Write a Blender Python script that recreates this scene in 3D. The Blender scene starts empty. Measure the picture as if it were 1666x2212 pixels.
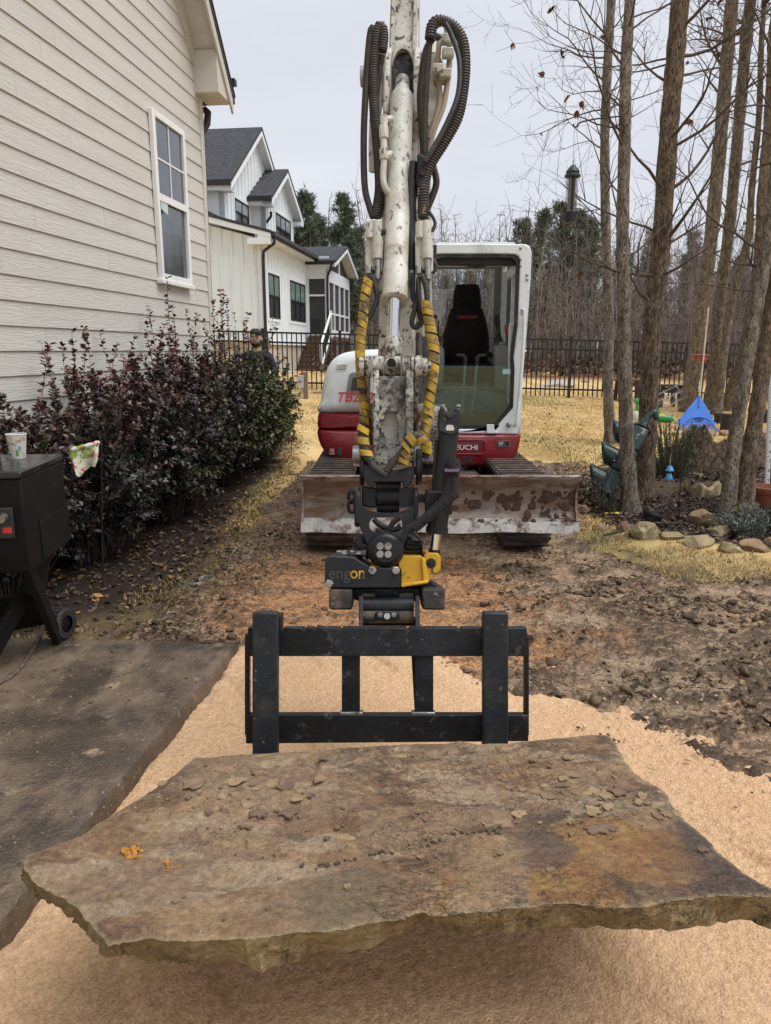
import bpy, math, random
import numpy as np
from mathutils import Vector, Matrix, geometry
random.seed(7); np.random.seed(7)
S = bpy.context.scene
COL = S.collection
# ------------------------------------------------------------ camera, sky, sun, exposure
CAM_H, PITCH, F = 1.6, math.radians(12.3), 1598.0      # focal length in photo units (photo 1666 wide)
cam = bpy.data.cameras.new('camera'); cam.sensor_fit = 'HORIZONTAL'; cam.sensor_width = 36
cam.lens = 36*F/1666; cam.clip_start = .05; cam.clip_end = 900
camo = bpy.data.objects.new('camera', cam); COL.objects.link(camo)
camo.location = (0, 0, CAM_H); camo.rotation_euler = (math.pi/2-PITCH, 0, 0)
S.camera = camo
SUN_EL, SUN_AZ = math.radians(64), math.radians(108)    # azimuth clockwise from +Y (ahead); behind the camera on the right
W = bpy.data.worlds.new('World'); S.world = W; W.use_nodes = True
nt = W.node_tree; nt.nodes.clear()
def wn(t): return nt.nodes.new(t)
wo = wn('ShaderNodeOutputWorld'); bg = wn('ShaderNodeBackground'); sky = wn('ShaderNodeTexSky')
sky.sky_type = 'NISHITA'; sky.sun_disc = False; sky.sun_elevation = SUN_EL; sky.sun_rotation = SUN_AZ
sky.air_density = 1.0; sky.dust_density = 3.0
tc = wn('ShaderNodeTexCoord'); mp = wn('ShaderNodeMapping'); mp.inputs['Scale'].default_value = (1, 1, 3.2)
nz = wn('ShaderNodeTexNoise'); nz.inputs['Scale'].default_value = 2.1; nz.inputs['Detail'].default_value = 5; nz.inputs['Roughness'].default_value = .5
rp = wn('ShaderNodeValToRGB')
rp.color_ramp.elements[0].position = .30; rp.color_ramp.elements[0].color = (6.3, 6.55, 7.35, 1)
rp.color_ramp.elements[1].position = .72; rp.color_ramp.elements[1].color = (7.9, 8.1, 8.65, 1)
mx = wn('ShaderNodeMix'); mx.data_type = 'RGBA'; mx.inputs[0].default_value = .93
nt.links.new(tc.outputs['Generated'], mp.inputs[0]); nt.links.new(mp.outputs[0], nz.inputs['Vector'])
nt.links.new(nz.outputs[0], rp.inputs[0]); nt.links.new(sky.outputs[0], mx.inputs[6]); nt.links.new(rp.outputs[0], mx.inputs[7])
nt.links.new(mx.outputs[2], bg.inputs[0]); nt.links.new(bg.outputs[0], wo.inputs[0])
bg.inputs[1].default_value = .053
sl = bpy.data.lights.new('sun', 'SUN'); sl.energy = 1.5; sl.angle = math.radians(50); sl.color = (1, .99, .97)
so = bpy.data.objects.new('sun', sl); COL.objects.link(so)
sd = Vector((math.sin(SUN_AZ)*math.cos(SUN_EL), math.cos(SUN_AZ)*math.cos(SUN_EL), math.sin(SUN_EL)))
so.rotation_euler = sd.to_track_quat('Z', 'Y').to_euler()
S.view_settings.view_transform = 'Standard'; S.view_settings.look = 'None'
S.view_settings.gamma = 1; S.view_settings.use_curve_mapping = False
S.view_settings.exposure = 1.05
# ------------------------------------------------------------ measuring helpers: photo point -> place in the world
CP = Vector((0, 0, CAM_H)); cs, sn = math.cos(PITCH), math.sin(PITCH)
def ray(x, y):
    dx, dy = (x-833)/F, (y-1106)/F
    return Vector((dx, cs-dy*sn, -sn-dy*cs))
def at(x, y, Y):
    d = ray(x, y); return CP+d*(Y/d.y)
def az(x, y, z): return CP+ray(x, y)*z
def gz(x, y, Z=0.):
    d = ray(x, y); return CP+d*((Z-CAM_H)/d.z)
def onplane(x, y, p, n):
    d = ray(x, y); return CP+d*((Vector(p)-CP).dot(n)/d.dot(n))
def sm(a, b, x):
    t = np.clip((np.asarray(x, float)-a)/(b-a), 0, 1); return t*t*(3-2*t)
def gh(X, Y):
    X = np.clip(np.asarray(X, float), -14, 14); Y = np.asarray(Y, float)
    return np.clip((Y-6)/12, 0, 1)*(.6-.025*X)+np.clip((Y-18)/12, 0, 1)*(.28+.02*X)
def gr(x, y):                       # photo point -> ground
    Z = 0.
    for _ in range(40): p = gz(x, y, Z); Z = Z*.5+.5*float(gh(p.x, p.y))
    return Vector((p.x, p.y, Z))
def G(X, Y): return Vector((X, Y, float(gh(X, Y))))
# ------------------------------------------------------------ numpy noise
def _h(ix, iy, s):
    n = (ix*374761393+iy*668265263+s*2147483647) & 0xffffffff
    n = ((n ^ (n >> 13))*1274126177) & 0xffffffff
    return ((n ^ (n >> 16)) & 0xffff)/65535.
def vn(x, y, s=0):
    x = np.asarray(x, float); y = np.asarray(y, float)
    ix = np.floor(x).astype(np.int64); iy = np.floor(y).astype(np.int64); fx = x-ix; fy = y-iy
    fx = fx*fx*fx*(fx*(fx*6-15)+10); fy = fy*fy*fy*(fy*(fy*6-15)+10)
    a = _h(ix, iy, s); b = _h(ix+1, iy, s); c = _h(ix, iy+1, s); d = _h(ix+1, iy+1, s)
    return (a+(b-a)*fx)*(1-fy)+(c+(d-c)*fx)*fy
def fbm(x, y, sc=1., o=4, s=0, rough=.5):
    t = 0.; a = 1.; n = 0.; ca, sa = .8, .6
    x = np.asarray(x, float)*sc; y = np.asarray(y, float)*sc
    for i in range(o):
        t = t+a*vn(x, y, s+i*17); n += a; a *= rough; x, y = (x*ca-y*sa)*2.03+3.1, (x*sa+y*ca)*2.03+1.7
    return t/n
def polysd(px, py, poly):           # signed distance, inside positive
    P = np.array([(p[0], p[1]) for p in poly]); d = np.full(px.shape, 1e9); ins = np.zeros(px.shape, bool)
    for i in range(len(P)):
        a = P[i]; b = P[(i+1) % len(P)]; e = b-a
        wx = px-a[0]; wy = py-a[1]; t = np.clip((wx*e[0]+wy*e[1])/max(1e-9, e@e), 0, 1)
        d = np.minimum(d, (wx-e[0]*t)**2+(wy-e[1]*t)**2)
        c = (a[1] > py) != (b[1] > py)
        with np.errstate(divide='ignore', invalid='ignore'):
            xi = a[0]+(py-a[1])*e[0]/np.where(e[1] == 0, 1e-9, e[1])
        ins ^= c & (px < xi)
    return np.where(ins, 1, -1)*np.sqrt(d)
# ------------------------------------------------------------ materials
MATS = {}
def M(name, col=(.5, .5, .5), rough=.6, metal=0., var=.14, vs=4., col2=None, bump=0., bs=40., layers=(), stretch=None,
      attr=False, spec=.5, coat=0., rvar=.12, trans=0., bdet=4, sub=0., emit=None):
    if name in MATS: return MATS[name]
    m = bpy.data.materials.new(name); m.use_nodes = True; n = m.node_tree; b = n.nodes['Principled BSDF']; L = n.links.new
    def N(t, **k):
        o = n.nodes.new(t)
        for a, v in k.items(): setattr(o, a, v)
        return o
    tc = N('ShaderNodeTexCoord'); oi = N('ShaderNodeObjectInfo')
    mu = N('ShaderNodeMath', operation='MULTIPLY'); mu.inputs[1].default_value = 37.
    ad = N('ShaderNodeVectorMath', operation='ADD'); L(oi.outputs['Random'], mu.inputs[0])
    L(tc.outputs['Object'], ad.inputs[0]); L(mu.outputs[0], ad.inputs[1]); vec = ad.outputs[0]
    def noise(sc, det=4., st=None, rg=.55):
        z = N('ShaderNodeTexNoise'); z.inputs['Scale'].default_value = sc; z.inputs['Detail'].default_value = det; z.inputs['Roughness'].default_value = rg
        if st:
            q = N('ShaderNodeMapping'); q.inputs['Scale'].default_value = st; L(vec, q.inputs[0]); L(q.outputs[0], z.inputs['Vector'])
        else: L(vec, z.inputs['Vector'])
        return z.outputs[0]
    def mrange(v, a, c, lo=0., hi=1.):
        r = N('ShaderNodeMapRange'); r.inputs[1].default_value = a; r.inputs[2].default_value = c; r.inputs[3].default_value = lo; r.inputs[4].default_value = hi
        L(v, r.inputs[0]); return r.outputs[0]
    def mix(f, a, c, mode='MIX'):
        x = N('ShaderNodeMix', data_type='RGBA', blend_type=mode)
        for s, v in ((0, f), (6, a), (7, c)):
            if isinstance(v, tuple): x.inputs[s].default_value = v if len(v) == 4 else v+(1,)
            elif isinstance(v, (int, float)): x.inputs[s].default_value = v
            else: L(v, x.inputs[s])
        return x.outputs[2]
    base = noise(vs, 5., stretch)
    f = mrange(base, .32, .68)
    if attr:
        va = N('ShaderNodeVertexColor', layer_name='Col'); g = mrange(base, .3, .7, 1-var, 1+var)
        cmb = N('ShaderNodeCombineColor'); [L(g, cmb.inputs[i]) for i in range(3)]
        c = mix(1., va.outputs[0], cmb.outputs[0], 'MULTIPLY')
    else:
        lo = tuple(v*(1-var) for v in col); hi = tuple(min(1, v*(1+var)) for v in (col2 or col))
        c = mix(f, lo, hi)
    r = mrange(noise(vs*2.3, 3.), .3, .7, max(.03, rough-rvar), min(1, rough+rvar)); met = metal; 
    for ly in layers:               # (colour, scale, threshold, softness, roughness, stretch)
        lc, lsc, th, sf = ly[:4]; lr = ly[4] if len(ly) > 4 else None; lst = ly[5] if len(ly) > 5 else None
        k = mrange(noise(lsc, 6., lst, .62), th-sf, th+sf); c = mix(k, c, lc)
        if lr is not None:
            x = N('ShaderNodeMix', data_type='FLOAT'); L(k, x.inputs[0]); L(r, x.inputs[2]); x.inputs[3].default_value = lr; r = x.outputs[0]
        if metal:
            x = N('ShaderNodeMix', data_type='FLOAT'); L(k, x.inputs[0]); x.inputs[3].default_value = 0.
            if isinstance(met, float): x.inputs[2].default_value = met
            else: L(met, x.inputs[2])
            met = x.outputs[0]
    L(c, b.inputs['Base Color']); L(r, b.inputs['Roughness'])
    if isinstance(met, (int, float)): b.inputs['Metallic'].default_value = met
    else: L(met, b.inputs['Metallic'])
    b.inputs['Specular IOR Level'].default_value = spec
    if coat: b.inputs['Coat Weight'].default_value = coat; b.inputs['Coat Roughness'].default_value = .12
    if sub: b.inputs['Subsurface Weight'].default_value = sub; b.inputs['Subsurface Radius'].default_value = (.01, .005, .003)
    if bump:
        bp = N('ShaderNodeBump'); bp.inputs['Strength'].default_value = min(1., bump); bp.inputs['Distance'].default_value = .012*max(1, bump)
        L(noise(bs, bdet, stretch, .6), bp.inputs['Height']); L(bp.outputs[0], b.inputs['Normal'])
    MATS[name] = m; return m
def glass(name, tint=(.8, .9, .87), op=.12, refl=(.9, .95, 1.), dirt=None):
    m = bpy.data.materials.new(name); m.use_nodes = True; n = m.node_tree; n.nodes.clear(); L = n.links.new
    o = n.nodes.new('ShaderNodeOutputMaterial'); t = n.nodes.new('ShaderNodeBsdfTransparent'); t.inputs[0].default_value = tint+(1,)
    g = n.nodes.new('ShaderNodeBsdfGlossy'); g.inputs[0].default_value = refl+(1,); g.inputs[1].default_value = .02
    fr = n.nodes.new('ShaderNodeFresnel'); fr.inputs[0].default_value = 1.5
    mr = n.nodes.new('ShaderNodeMapRange'); mr.inputs[3].default_value = op; L(fr.outputs[0], mr.inputs[0])
    x = n.nodes.new('ShaderNodeMixShader'); L(mr.outputs[0], x.inputs[0]); L(t.outputs[0], x.inputs[1]); L(g.outputs[0], x.inputs[2])
    out = x.outputs[0]
    if dirt:
        d = n.nodes.new('ShaderNodeBsdfDiffuse'); d.inputs[0].default_value = dirt[:3]+(1,)
        tc = n.nodes.new('ShaderNodeTexCoord'); z = n.nodes.new('ShaderNodeTexNoise'); z.inputs['Scale'].default_value = 7; z.inputs['Detail'].default_value = 8; z.inputs['Roughness'].default_value = .7
        L(tc.outputs['Object'], z.inputs['Vector'])
        r = n.nodes.new('ShaderNodeMapRange'); r.inputs[1].default_value = .4; r.inputs[2].default_value = .75; r.inputs[4].default_value = dirt[3]; L(z.outputs[0], r.inputs[0])
        y = n.nodes.new('ShaderNodeMixShader'); L(r.outputs[0], y.inputs[0]); L(out, y.inputs[1]); L(d.outputs[0], y.inputs[2]); out = y.outputs[0]
    L(out, o.inputs[0]); return m
# ------------------------------------------------------------ mesh building
ORG = {}
def tag(o, label=None, cat=None, group=None, kind=None):
    if label: o['label'] = label
    if cat: o['category'] = cat
    if group: o['group'] = group
    if kind: o['kind'] = kind
    return o
def thing(name, label, cat, loc=(0, 0, 0), group=None, rotz=0., local=False):
    o = bpy.data.objects.new(name, None); COL.objects.link(o); o.location = loc; o.rotation_euler = (0, 0, rotz)
    o.empty_display_size = .1
    tag(o, label, cat, group); ORG[o] = Vector((0, 0, 0)) if (local or rotz) else Vector(loc); return o
def basis(d, up=(0, 0, 1)):
    d = Vector(d).normalized(); up = Vector(up)
    if abs(d.dot(up)) > .98: up = Vector((0, 1, 0)) if abs(d.y) < .9 else Vector((1, 0, 0))
    x = d.cross(up).normalized(); return x, x.cross(d).normalized(), d
class MB:
    def __init__(s): s.v = []; s.f = []
    def add(s, vs, fs):
        b = len(s.v); s.v += [tuple(v) for v in vs]; s.f += [tuple(b+i for i in f) for f in fs]; return s
    def box(s, c, d, R=None):
        c = Vector(c); vs = []
        for i in range(8):
            q = Vector(((.5 if i & 1 else -.5)*d[0], (.5 if i & 2 else -.5)*d[1], (.5 if i & 4 else -.5)*d[2]))
            vs.append(c+(R @ q if R else q))
        return s.add(vs, [(0, 2, 3, 1), (4, 5, 7, 6), (0, 1, 5, 4), (2, 6, 7, 3), (0, 4, 6, 2), (1, 3, 7, 5)])
    def bb(s, x0, x1, y0, y1, z0, z1): return s.box(((x0+x1)/2, (y0+y1)/2, (z0+z1)/2), (x1-x0, y1-y0, z1-z0))
    def beam(s, a, b, w, h, up=(0, 0, 1), w2=None, h2=None):
        a = Vector(a); b = Vector(b); x, y, d = basis(b-a, up); w2 = w2 or w; h2 = h2 or h
        vs = [a+x*(i*w/2)+y*(j*h/2) for i, j in ((-1, -1), (1, -1), (1, 1), (-1, 1))]+[b+x*(i*w2/2)+y*(j*h2/2) for i, j in ((-1, -1), (1, -1), (1, 1), (-1, 1))]
        return s.add(vs, [(3, 2, 1, 0), (4, 5, 6, 7), (0, 1, 5, 4), (1, 2, 6, 5), (2, 3, 7, 6), (3, 0, 4, 7)])
    def tube(s, pts, r, n=8, cap=True, up=(0, 0, 1)):
        pts = [Vector(p) for p in pts]; m = len(pts); R = r if isinstance(r, (list, tuple)) else [r]*m
        d = (pts[1]-pts[0]).normalized(); x, y, _ = basis(d, up); vs = []; fs = []
        for i, p in enumerate(pts):
            t = (pts[min(i+1, m-1)]-pts[max(i-1, 0)])
            t = t.normalized() if t.length > 1e-9 else d
            x = (x-t*x.dot(t)).normalized(); y = t.cross(x)
            for k in range(n):
                a = 2*math.pi*k/n; vs.append(p+(x*math.cos(a)+y*math.sin(a))*R[i])
        for i in range(m-1):
            for k in range(n):
                k2 = (k+1) % n; fs.append((i*n+k, i*n+k2, (i+1)*n+k2, (i+1)*n+k))
        if cap: fs.append(tuple(range(n-1, -1, -1))); fs.append(tuple(range((m-1)*n, m*n)))
        return s.add(vs, fs)
    def cyl(s, a, b, r, n=16, r2=None): return s.tube([a, b], [r, r if r2 is None else r2], n)
    def lathe(s, prof, c=(0, 0, 0), axis=(0, 0, 1), n=24, up=(0, 1, 0)):   # prof: (radius, height)
        c = Vector(c); x, y, d = basis(axis, up); vs = []; fs = []; m = len(prof)
        for r, h in prof:
            for k in range(n):
                a = 2*math.pi*k/n; vs.append(c+d*h+(x*math.cos(a)+y*math.sin(a))*max(r, 1e-5))
        for i in range(m-1):
            for k in range(n):
                k2 = (k+1) % n; fs.append((i*n+k, i*n+k2, (i+1)*n+k2, (i+1)*n+k))
        return s.add(vs, fs)
    def prism(s, poly, w):          # closed loop of 3D points extruded by vector w
        w = Vector(w); a = [Vector(p) for p in poly]; n = len(a)
        return s.add(a+[p+w for p in a], [tuple(range(n-1, -1, -1)), tuple(range(n, 2*n))]+[(i, (i+1) % n, n+(i+1) % n, n+i) for i in range(n)])
    def ring(s, outer, inner, w):   # plate with an opening: two loops of the same length
        w = Vector(w); o = [Vector(p) for p in outer]; i_ = [Vector(p) for p in inner]; n = len(o); fs = []
        for i in range(n):
            j = (i+1) % n
            fs += [(i, n+i, n+j, j), (2*n+i, 2*n+j, 3*n+j, 3*n+i), (i, j, 2*n+j, 2*n+i), (n+i, 3*n+i, 3*n+j, n+j)]
        return s.add(o+i_+[p+w for p in o]+[p+w for p in i_], fs)
    def loft(s, loops, cap=True):
        n = len(loops[0]); vs = [p for l in loops for p in l]; fs = []
        for i in range(len(loops)-1):
            for k in range(n):
                k2 = (k+1) % n; fs.append((i*n+k, i*n+k2, (i+1)*n+k2, (i+1)*n+k))
        if cap: fs.append(tuple(range(n-1, -1, -1))); fs.append(tuple(range((len(loops)-1)*n, len(loops)*n)))
        return s.add(vs, fs)
    def ball(s, c, r, nu=12, nv=8, f=None):
        c = Vector(c); r = r if isinstance(r, (tuple, list, Vector)) else (r, r, r); vs = []; fs = []
        for i in range(nv+1):
            for k in range(nu):
                th = math.pi*i/nv; ph = 2*math.pi*k/nu; u = Vector((math.sin(th)*math.cos(ph), math.sin(th)*math.sin(ph), math.cos(th)))
                q = f(u) if f else 1.; vs.append(c+Vector((u.x*r[0], u.y*r[1], u.z*r[2]))*q)
        for i in range(nv):
            for k in range(nu): fs.append((i*nu+k, (i+1)*nu+k, (i+1)*nu+(k+1) % nu, i*nu+(k+1) % nu))
        return s.add(vs, fs)
    def mesh(s, name, org=Vector((0, 0, 0)), smooth=35):
        me = bpy.data.meshes.new(name); me.from_pydata([(v[0]-org.x, v[1]-org.y, v[2]-org.z) for v in s.v], [], s.f); me.update()
        if smooth: me.shade_smooth(); me.set_sharp_from_angle(angle=math.radians(smooth))
        return me
    def build(s, name, mat, parent=None, bevel=0., smooth=35, loc=None, seg=2, fix=True):
        org = ORG.get(parent, Vector((0, 0, 0))) if parent else (Vector(loc) if loc else Vector((0, 0, 0)))
        me = s.mesh(name, org, smooth)
        if fix:
            import bmesh
            bm = bmesh.new(); bm.from_mesh(me); bmesh.ops.recalc_face_normals(bm, faces=bm.faces); bm.to_mesh(me); bm.free()
        me.materials.append(mat); o = bpy.data.objects.new(name, me); COL.objects.link(o)
        if parent: o.parent = parent; ORG[o] = org
        else: o.location = org; ORG[o] = org
        if bevel:
            b = o.modifiers.new('bevel', 'BEVEL'); b.width = bevel; b.segments = seg; b.limit_method = 'ANGLE'; b.angle_limit = math.radians(40); b.harden_normals = False
        return o
def copy_of(src, parent=None, loc=None, rot=None, scale=None):
    c = src.copy(); COL.objects.link(c); c.parent = parent
    if loc is not None: c.location = loc
    if rot is not None: c.rotation_euler = rot
    if scale is not None: c.scale = scale
    ORG[c] = ORG.get(src, Vector((0, 0, 0))); return c
def copy_tree(o, parent=None):
    c = copy_of(o, parent)
    for ch in list(o.children): copy_tree(ch, c)
    return c
def npmesh(name, V, Fq, mat, cols=None, smooth=True, parent=None, loc=(0, 0, 0)):   # big numpy mesh, all faces same length
    V = np.asarray(V, np.float32)-np.asarray(loc, np.float32); Fq = np.asarray(Fq, np.int32); k = Fq.shape[1]
    me = bpy.data.meshes.new(name); me.vertices.add(len(V)); me.vertices.foreach_set('co', V.ravel())
    me.loops.add(Fq.size); me.loops.foreach_set('vertex_index', Fq.ravel()); me.polygons.add(len(Fq))
    me.polygons.foreach_set('loop_start', np.arange(0, Fq.size, k, dtype=np.int32)); me.update(calc_edges=True)
    if cols is not None:
        a = me.color_attributes.new('Col', 'FLOAT_COLOR', 'POINT'); c4 = np.ones((len(V), 4), np.float32); c4[:, :3] = cols; a.data.foreach_set('color', c4.ravel())
    if smooth: me.shade_smooth()
    me.materials.append(mat); o = bpy.data.objects.new(name, me); COL.objects.link(o)
    if parent: o.parent = parent
    else: o.location = loc
    ORG[o] = Vector(loc); return o
def gridfaces(ny, nx):
    i = np.arange(ny-1)[:, None]*nx+np.arange(nx-1)[None, :]; i = i.ravel()
    return np.stack([i, i+1, i+1+nx, i+nx], 1)
def spline(pts, n=10):              # Catmull-Rom through points
    P = [Vector(p) for p in pts]; P = [P[0]*2-P[1]]+P+[P[-1]*2-P[-2]]; out = []
    for i in range(1, len(P)-2):
        for k in range(n):
            t = k/n; a, b, c, d = P[i-1:i+3]
            out.append(.5*((2*b)+(c-a)*t+(2*a-5*b+4*c-d)*t*t+(3*b-a-3*c+d)*t**3))
    out.append(P[-2]); return out
def rrect(x0, x1, z0, z1, r, n=4):  # rounded rectangle in 2D; r single or 4 values (bl, br, tr, tl)
    R = r if isinstance(r, (tuple, list)) else (r,)*4; out = []
    for (cx, cz, a0, q) in ((x0+R[0], z0+R[0], 180, R[0]), (x1-R[1], z0+R[1], 270, R[1]), (x1-R[2], z1-R[2], 0, R[2]), (x0+R[3], z1-R[3], 90, R[3])):
        for k in range(n+1):
            a = math.radians(a0+90*k/n); out.append((cx+q*math.cos(a), cz+q*math.sin(a)))
    return out
def text(name, body, mat, parent, size, origin, u, v, depth=.002, shear=0., off=0., align='CENTER', sx=1.):
    c = bpy.data.curves.new(name, 'FONT'); c.body = body; c.size = 1.; c.extrude = 0; c.shear = shear; c.offset = off; c.align_x = align; c.align_y = 'CENTER'; c.resolution_u = 3
    t = bpy.data.objects.new(name, c); COL.objects.link(t); bpy.context.view_layer.update()
    me = bpy.data.meshes.new_from_object(t.evaluated_get(bpy.context.evaluated_depsgraph_get())); bpy.data.objects.remove(t)
    u = Vector(u).normalized(); v = Vector(v).normalized(); w = u.cross(v); origin = Vector(origin)-ORG.get(parent, Vector((0, 0, 0)))
    for vt in me.vertices: vt.co = origin+u*(vt.co.x*size*sx)+v*(vt.co.y*size)+w*depth
    me.name = name; me.materials.append(mat); o = bpy.data.objects.new(name, me); COL.objects.link(o); o.parent = parent; ORG[o] = ORG.get(parent, Vector((0, 0, 0))); return o
# ============================================================ the ground
def lerpc(a, b, t): t = np.asarray(t)[..., None]; return np.asarray(a)*(1-t)+np.asarray(b)*t
STRAW, STRAW2 = (.64, .46, .21), (.46, .31, .13)
MULCH, SOIL, GRN = (.045, .028, .021), (.10, .066, .042), (.17, .155, .05)
HD = .1278                                     # the houses' walls run at this slope to the view
# outlines on the ground, measured from the photograph
mud_poly = [gr(*p)[:2] for p in ((240, 1420), (330, 1345), (450, 1235), (560, 1135), (625, 1045), (655, 1000), (665, 930), (1080, 955), (1230, 965), (1290, 1020), (1262, 1100), (1240, 1152), (1300, 1195), (1480, 1250), (1666, 1262))]+[(6, 5.2), (6, 1.0), (-.9, 1.0), (-.85, 3.5), (-1.5, 3.55)]
bed_poly = [gr(*p)[:2] for p in ((1262, 1105), (1335, 1140), (1480, 1165), (1666, 1190))]+[(7, 6.3), (7, 9.8)]+[gr(*p)[:2] for p in ((1640, 990), (1480, 975), (1300, 1010))]
hedge_poly = [(-4, 2.6), (-2.05, 4.1)]+[gr(*p)[:2] for p in ((330, 1290), (480, 1150), (600, 1010), (628, 950))]+[(-1.6, 12), (-5, 12)]
sand_poly = [(-1.5, .6), (-1.02, 3.0), (-.90, 3.8), (-.74, 3.78)]+[gr(*p)[:2] for p in ((560, 1398), (700, 1402), (900, 1408), (985, 1415), (1010, 1450), (1150, 1487), (1240, 1505), (1300, 1535), (1335, 1515), (1400, 1540), (1440, 1575), (1540, 1600), (1590, 1645), (1666, 1660))]+[(3.2, 2.1), (3.2, .4)]
patio_poly = [(-.775, 3.66), (-1.2, .5), (-4.6, .5), (-3.3, 3.78)]
xs = np.unique(np.concatenate([np.linspace(-9, 10, 190), -np.geomspace(9, 420, 26), np.geomspace(10, 420, 26)]))
ys = np.unique(np.concatenate([np.linspace(-2, 20, 215), -np.geomspace(2, 60, 10), np.geomspace(20, 600, 40)]))
X, Y = np.meshgrid(xs, ys); sh = X.shape
near = np.exp(-np.maximum(0, Y-14)/10)
sd_m = polysd(X, Y, mud_poly); sd_s = polysd(X, Y, sand_poly); sd_b = polysd(X, Y, bed_poly); sd_h = polysd(X, Y, hedge_poly)
n1 = fbm(X, Y, 1.3, 4, 3); n2 = fbm(X, Y, .35, 3, 9); n3 = fbm(X, Y, 6., 3, 5)
Z = gh(X, Y)+(n1-.5)*.05*near+(n3-.5)*.018*near
Z -= .13*sm(.0, .25, np.maximum(sd_m, sd_s))
Z -= .25*((X < -.6) & (Y < 3.7) & (Y > -3))
C = lerpc(STRAW2, STRAW, sm(.3, .65, n1*.6+n3*.4))
C = lerpc(C, (.20, .19, .06), .55*sm(.6, .8, n2)*sm(9, 14, Y))
C = lerpc(C, (.17, .115, .07), sm(.62, .7, n3)*.4)
verge = sm(-.9, -.1, sd_m)*sm(8.5, 7, Y)
C = lerpc(C, GRN, verge*sm(.35, .6, n1)*.7)
C = lerpc(C, SOIL, verge*sm(.45, .62, n3)*.75)
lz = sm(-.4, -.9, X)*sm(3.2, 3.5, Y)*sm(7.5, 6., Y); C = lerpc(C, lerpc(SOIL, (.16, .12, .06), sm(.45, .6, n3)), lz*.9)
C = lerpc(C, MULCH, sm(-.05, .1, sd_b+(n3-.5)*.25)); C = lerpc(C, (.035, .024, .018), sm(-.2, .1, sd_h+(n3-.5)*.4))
disturbed = np.exp(-(((X-2.5)/1.2)**2+((Y-8.2)/.55)**2))          # ploughed-up lawn right of the machine
k_ = sm(.30, .5, disturbed+(n3-.5)*.7); C = lerpc(C, (.085, .056, .035), k_*.9); Z += k_*.05*(n3)
C = lerpc(C, (.10, .085, .05), sm(32, 45, Y)); C = lerpc(C, (.13, .055, .03), sm(23, 26, Y)*sm(0, 4, X)*sm(.5, .6, n2+.12))
m_lawn = M('dormant_lawn', rough=.95, var=.28, vs=26, attr=True, bump=1., bs=90, spec=.15)
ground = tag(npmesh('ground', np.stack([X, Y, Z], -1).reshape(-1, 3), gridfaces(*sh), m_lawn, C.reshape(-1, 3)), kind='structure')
# ---- churned clay and mud
xs = np.arange(-2.7, 5.2, .017); ys = np.arange(2.3, 9.6, .019); X, Y = np.meshgrid(xs, ys)
sd = polysd(X, Y, mud_poly)+(fbm(X, Y, 2.2, 4, 31)-.5)*.45
big = fbm(X, Y, 1.1, 3, 41); mid = fbm(X*1.0, Y*1.6, 5.5, 5, 42, .6); fine = fbm(X, Y*1.5, 19, 4, 43, .68); vf = fbm(X, Y, 52, 2, 44)
track = np.exp(-((X+.46)/.24)**2)+np.exp(-((X-1.14)/.24)**2)
right = sm(.55, 1.25, X+.12*(Y-4)); clod = sm(.50, .62, mid*.75+big*.35-.07+.10*right-.10*track)
clod = np.maximum(clod, sm(.50, .60, mid)*right*sm(2.7, 3.4, Y)*sm(5.9, 4.6, Y)*sm(2.4, 1.6, X-.25*(Y-4)))
smear = sm(.50, .56, fbm(X*1.4+Y*.5, Y*2.2, 2.3, 3, 46))
bark = np.abs(fbm(X*.9, Y*3.2, 9, 3, 47)-.5)*2
Z = gh(X, Y)+.005+.02*(big-.5)+clod*(.006+.026*mid*fine*1.6)+(fine-.5)*.034*(.2+clod)+(vf-.5)*.030*clod-.012*sm(.16, .0, bark)*(1-clod)
Z -= .30*sm(.05, -.35, sd)
Z -= .12*sm(.10, .22, polysd(X, Y, sand_poly))
ORA, TAN, GRY, BRN, DRK = (.60, .285, .115), (.47, .31, .19), (.37, .27, .185), (.185, .122, .078), (.095, .064, .043)
orange = np.exp(-((X+.05)/.95)**2)*sm(6.2, 5.2, Y)*sm(3.2, 3.7, Y)
orange = sm(.28, .55, orange*1.05+(mid-.5)*.9+(big-.5)*.8)
C = lerpc(TAN, GRY, sm(.4, .6, big)); C = lerpc(C, ORA, orange*.9); C = lerpc(C, (.20, .135, .085), sm(.46, .6, fine)*.7*(1-.5*orange))
C = lerpc(C, (.11, .07, .045), sm(.2, .03, bark)*.8)
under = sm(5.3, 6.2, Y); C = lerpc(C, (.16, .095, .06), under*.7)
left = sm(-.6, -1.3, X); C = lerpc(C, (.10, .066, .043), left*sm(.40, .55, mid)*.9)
C = lerpc(C, lerpc(BRN, DRK, sm(.38, .6, fine)), clod*(1-.45*orange)); C = lerpc(C, (.40, .29, .19), smear*(1-clod)*.75*right)
m_mud = M('churned_clay', rough=.8, var=.5, vs=55, attr=True, bump=2.4, bs=60, spec=.3, rvar=.18, bdet=8, layers=(((.075, .050, .032), 38, .605, .045, .9, (1, 1.8, 1)), ((.42, .295, .185), 20, .59, .05, .7, (1, 2.2, 1)), ((.055, .036, .024), 90, .635, .04, .9)))
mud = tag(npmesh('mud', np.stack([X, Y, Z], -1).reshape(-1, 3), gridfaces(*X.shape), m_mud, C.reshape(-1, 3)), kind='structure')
mudZ = (xs.copy(), ys.copy(), Z.copy())
def mud_h(x, y):
    i = int(np.clip(np.searchsorted(mudZ[1], y), 0, len(mudZ[1])-1)); j = int(np.clip(np.searchsorted(mudZ[0], x), 0, len(mudZ[0])-1))
    return max(float(mudZ[2][i, j]), float(gh(x, y))-.02)
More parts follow.
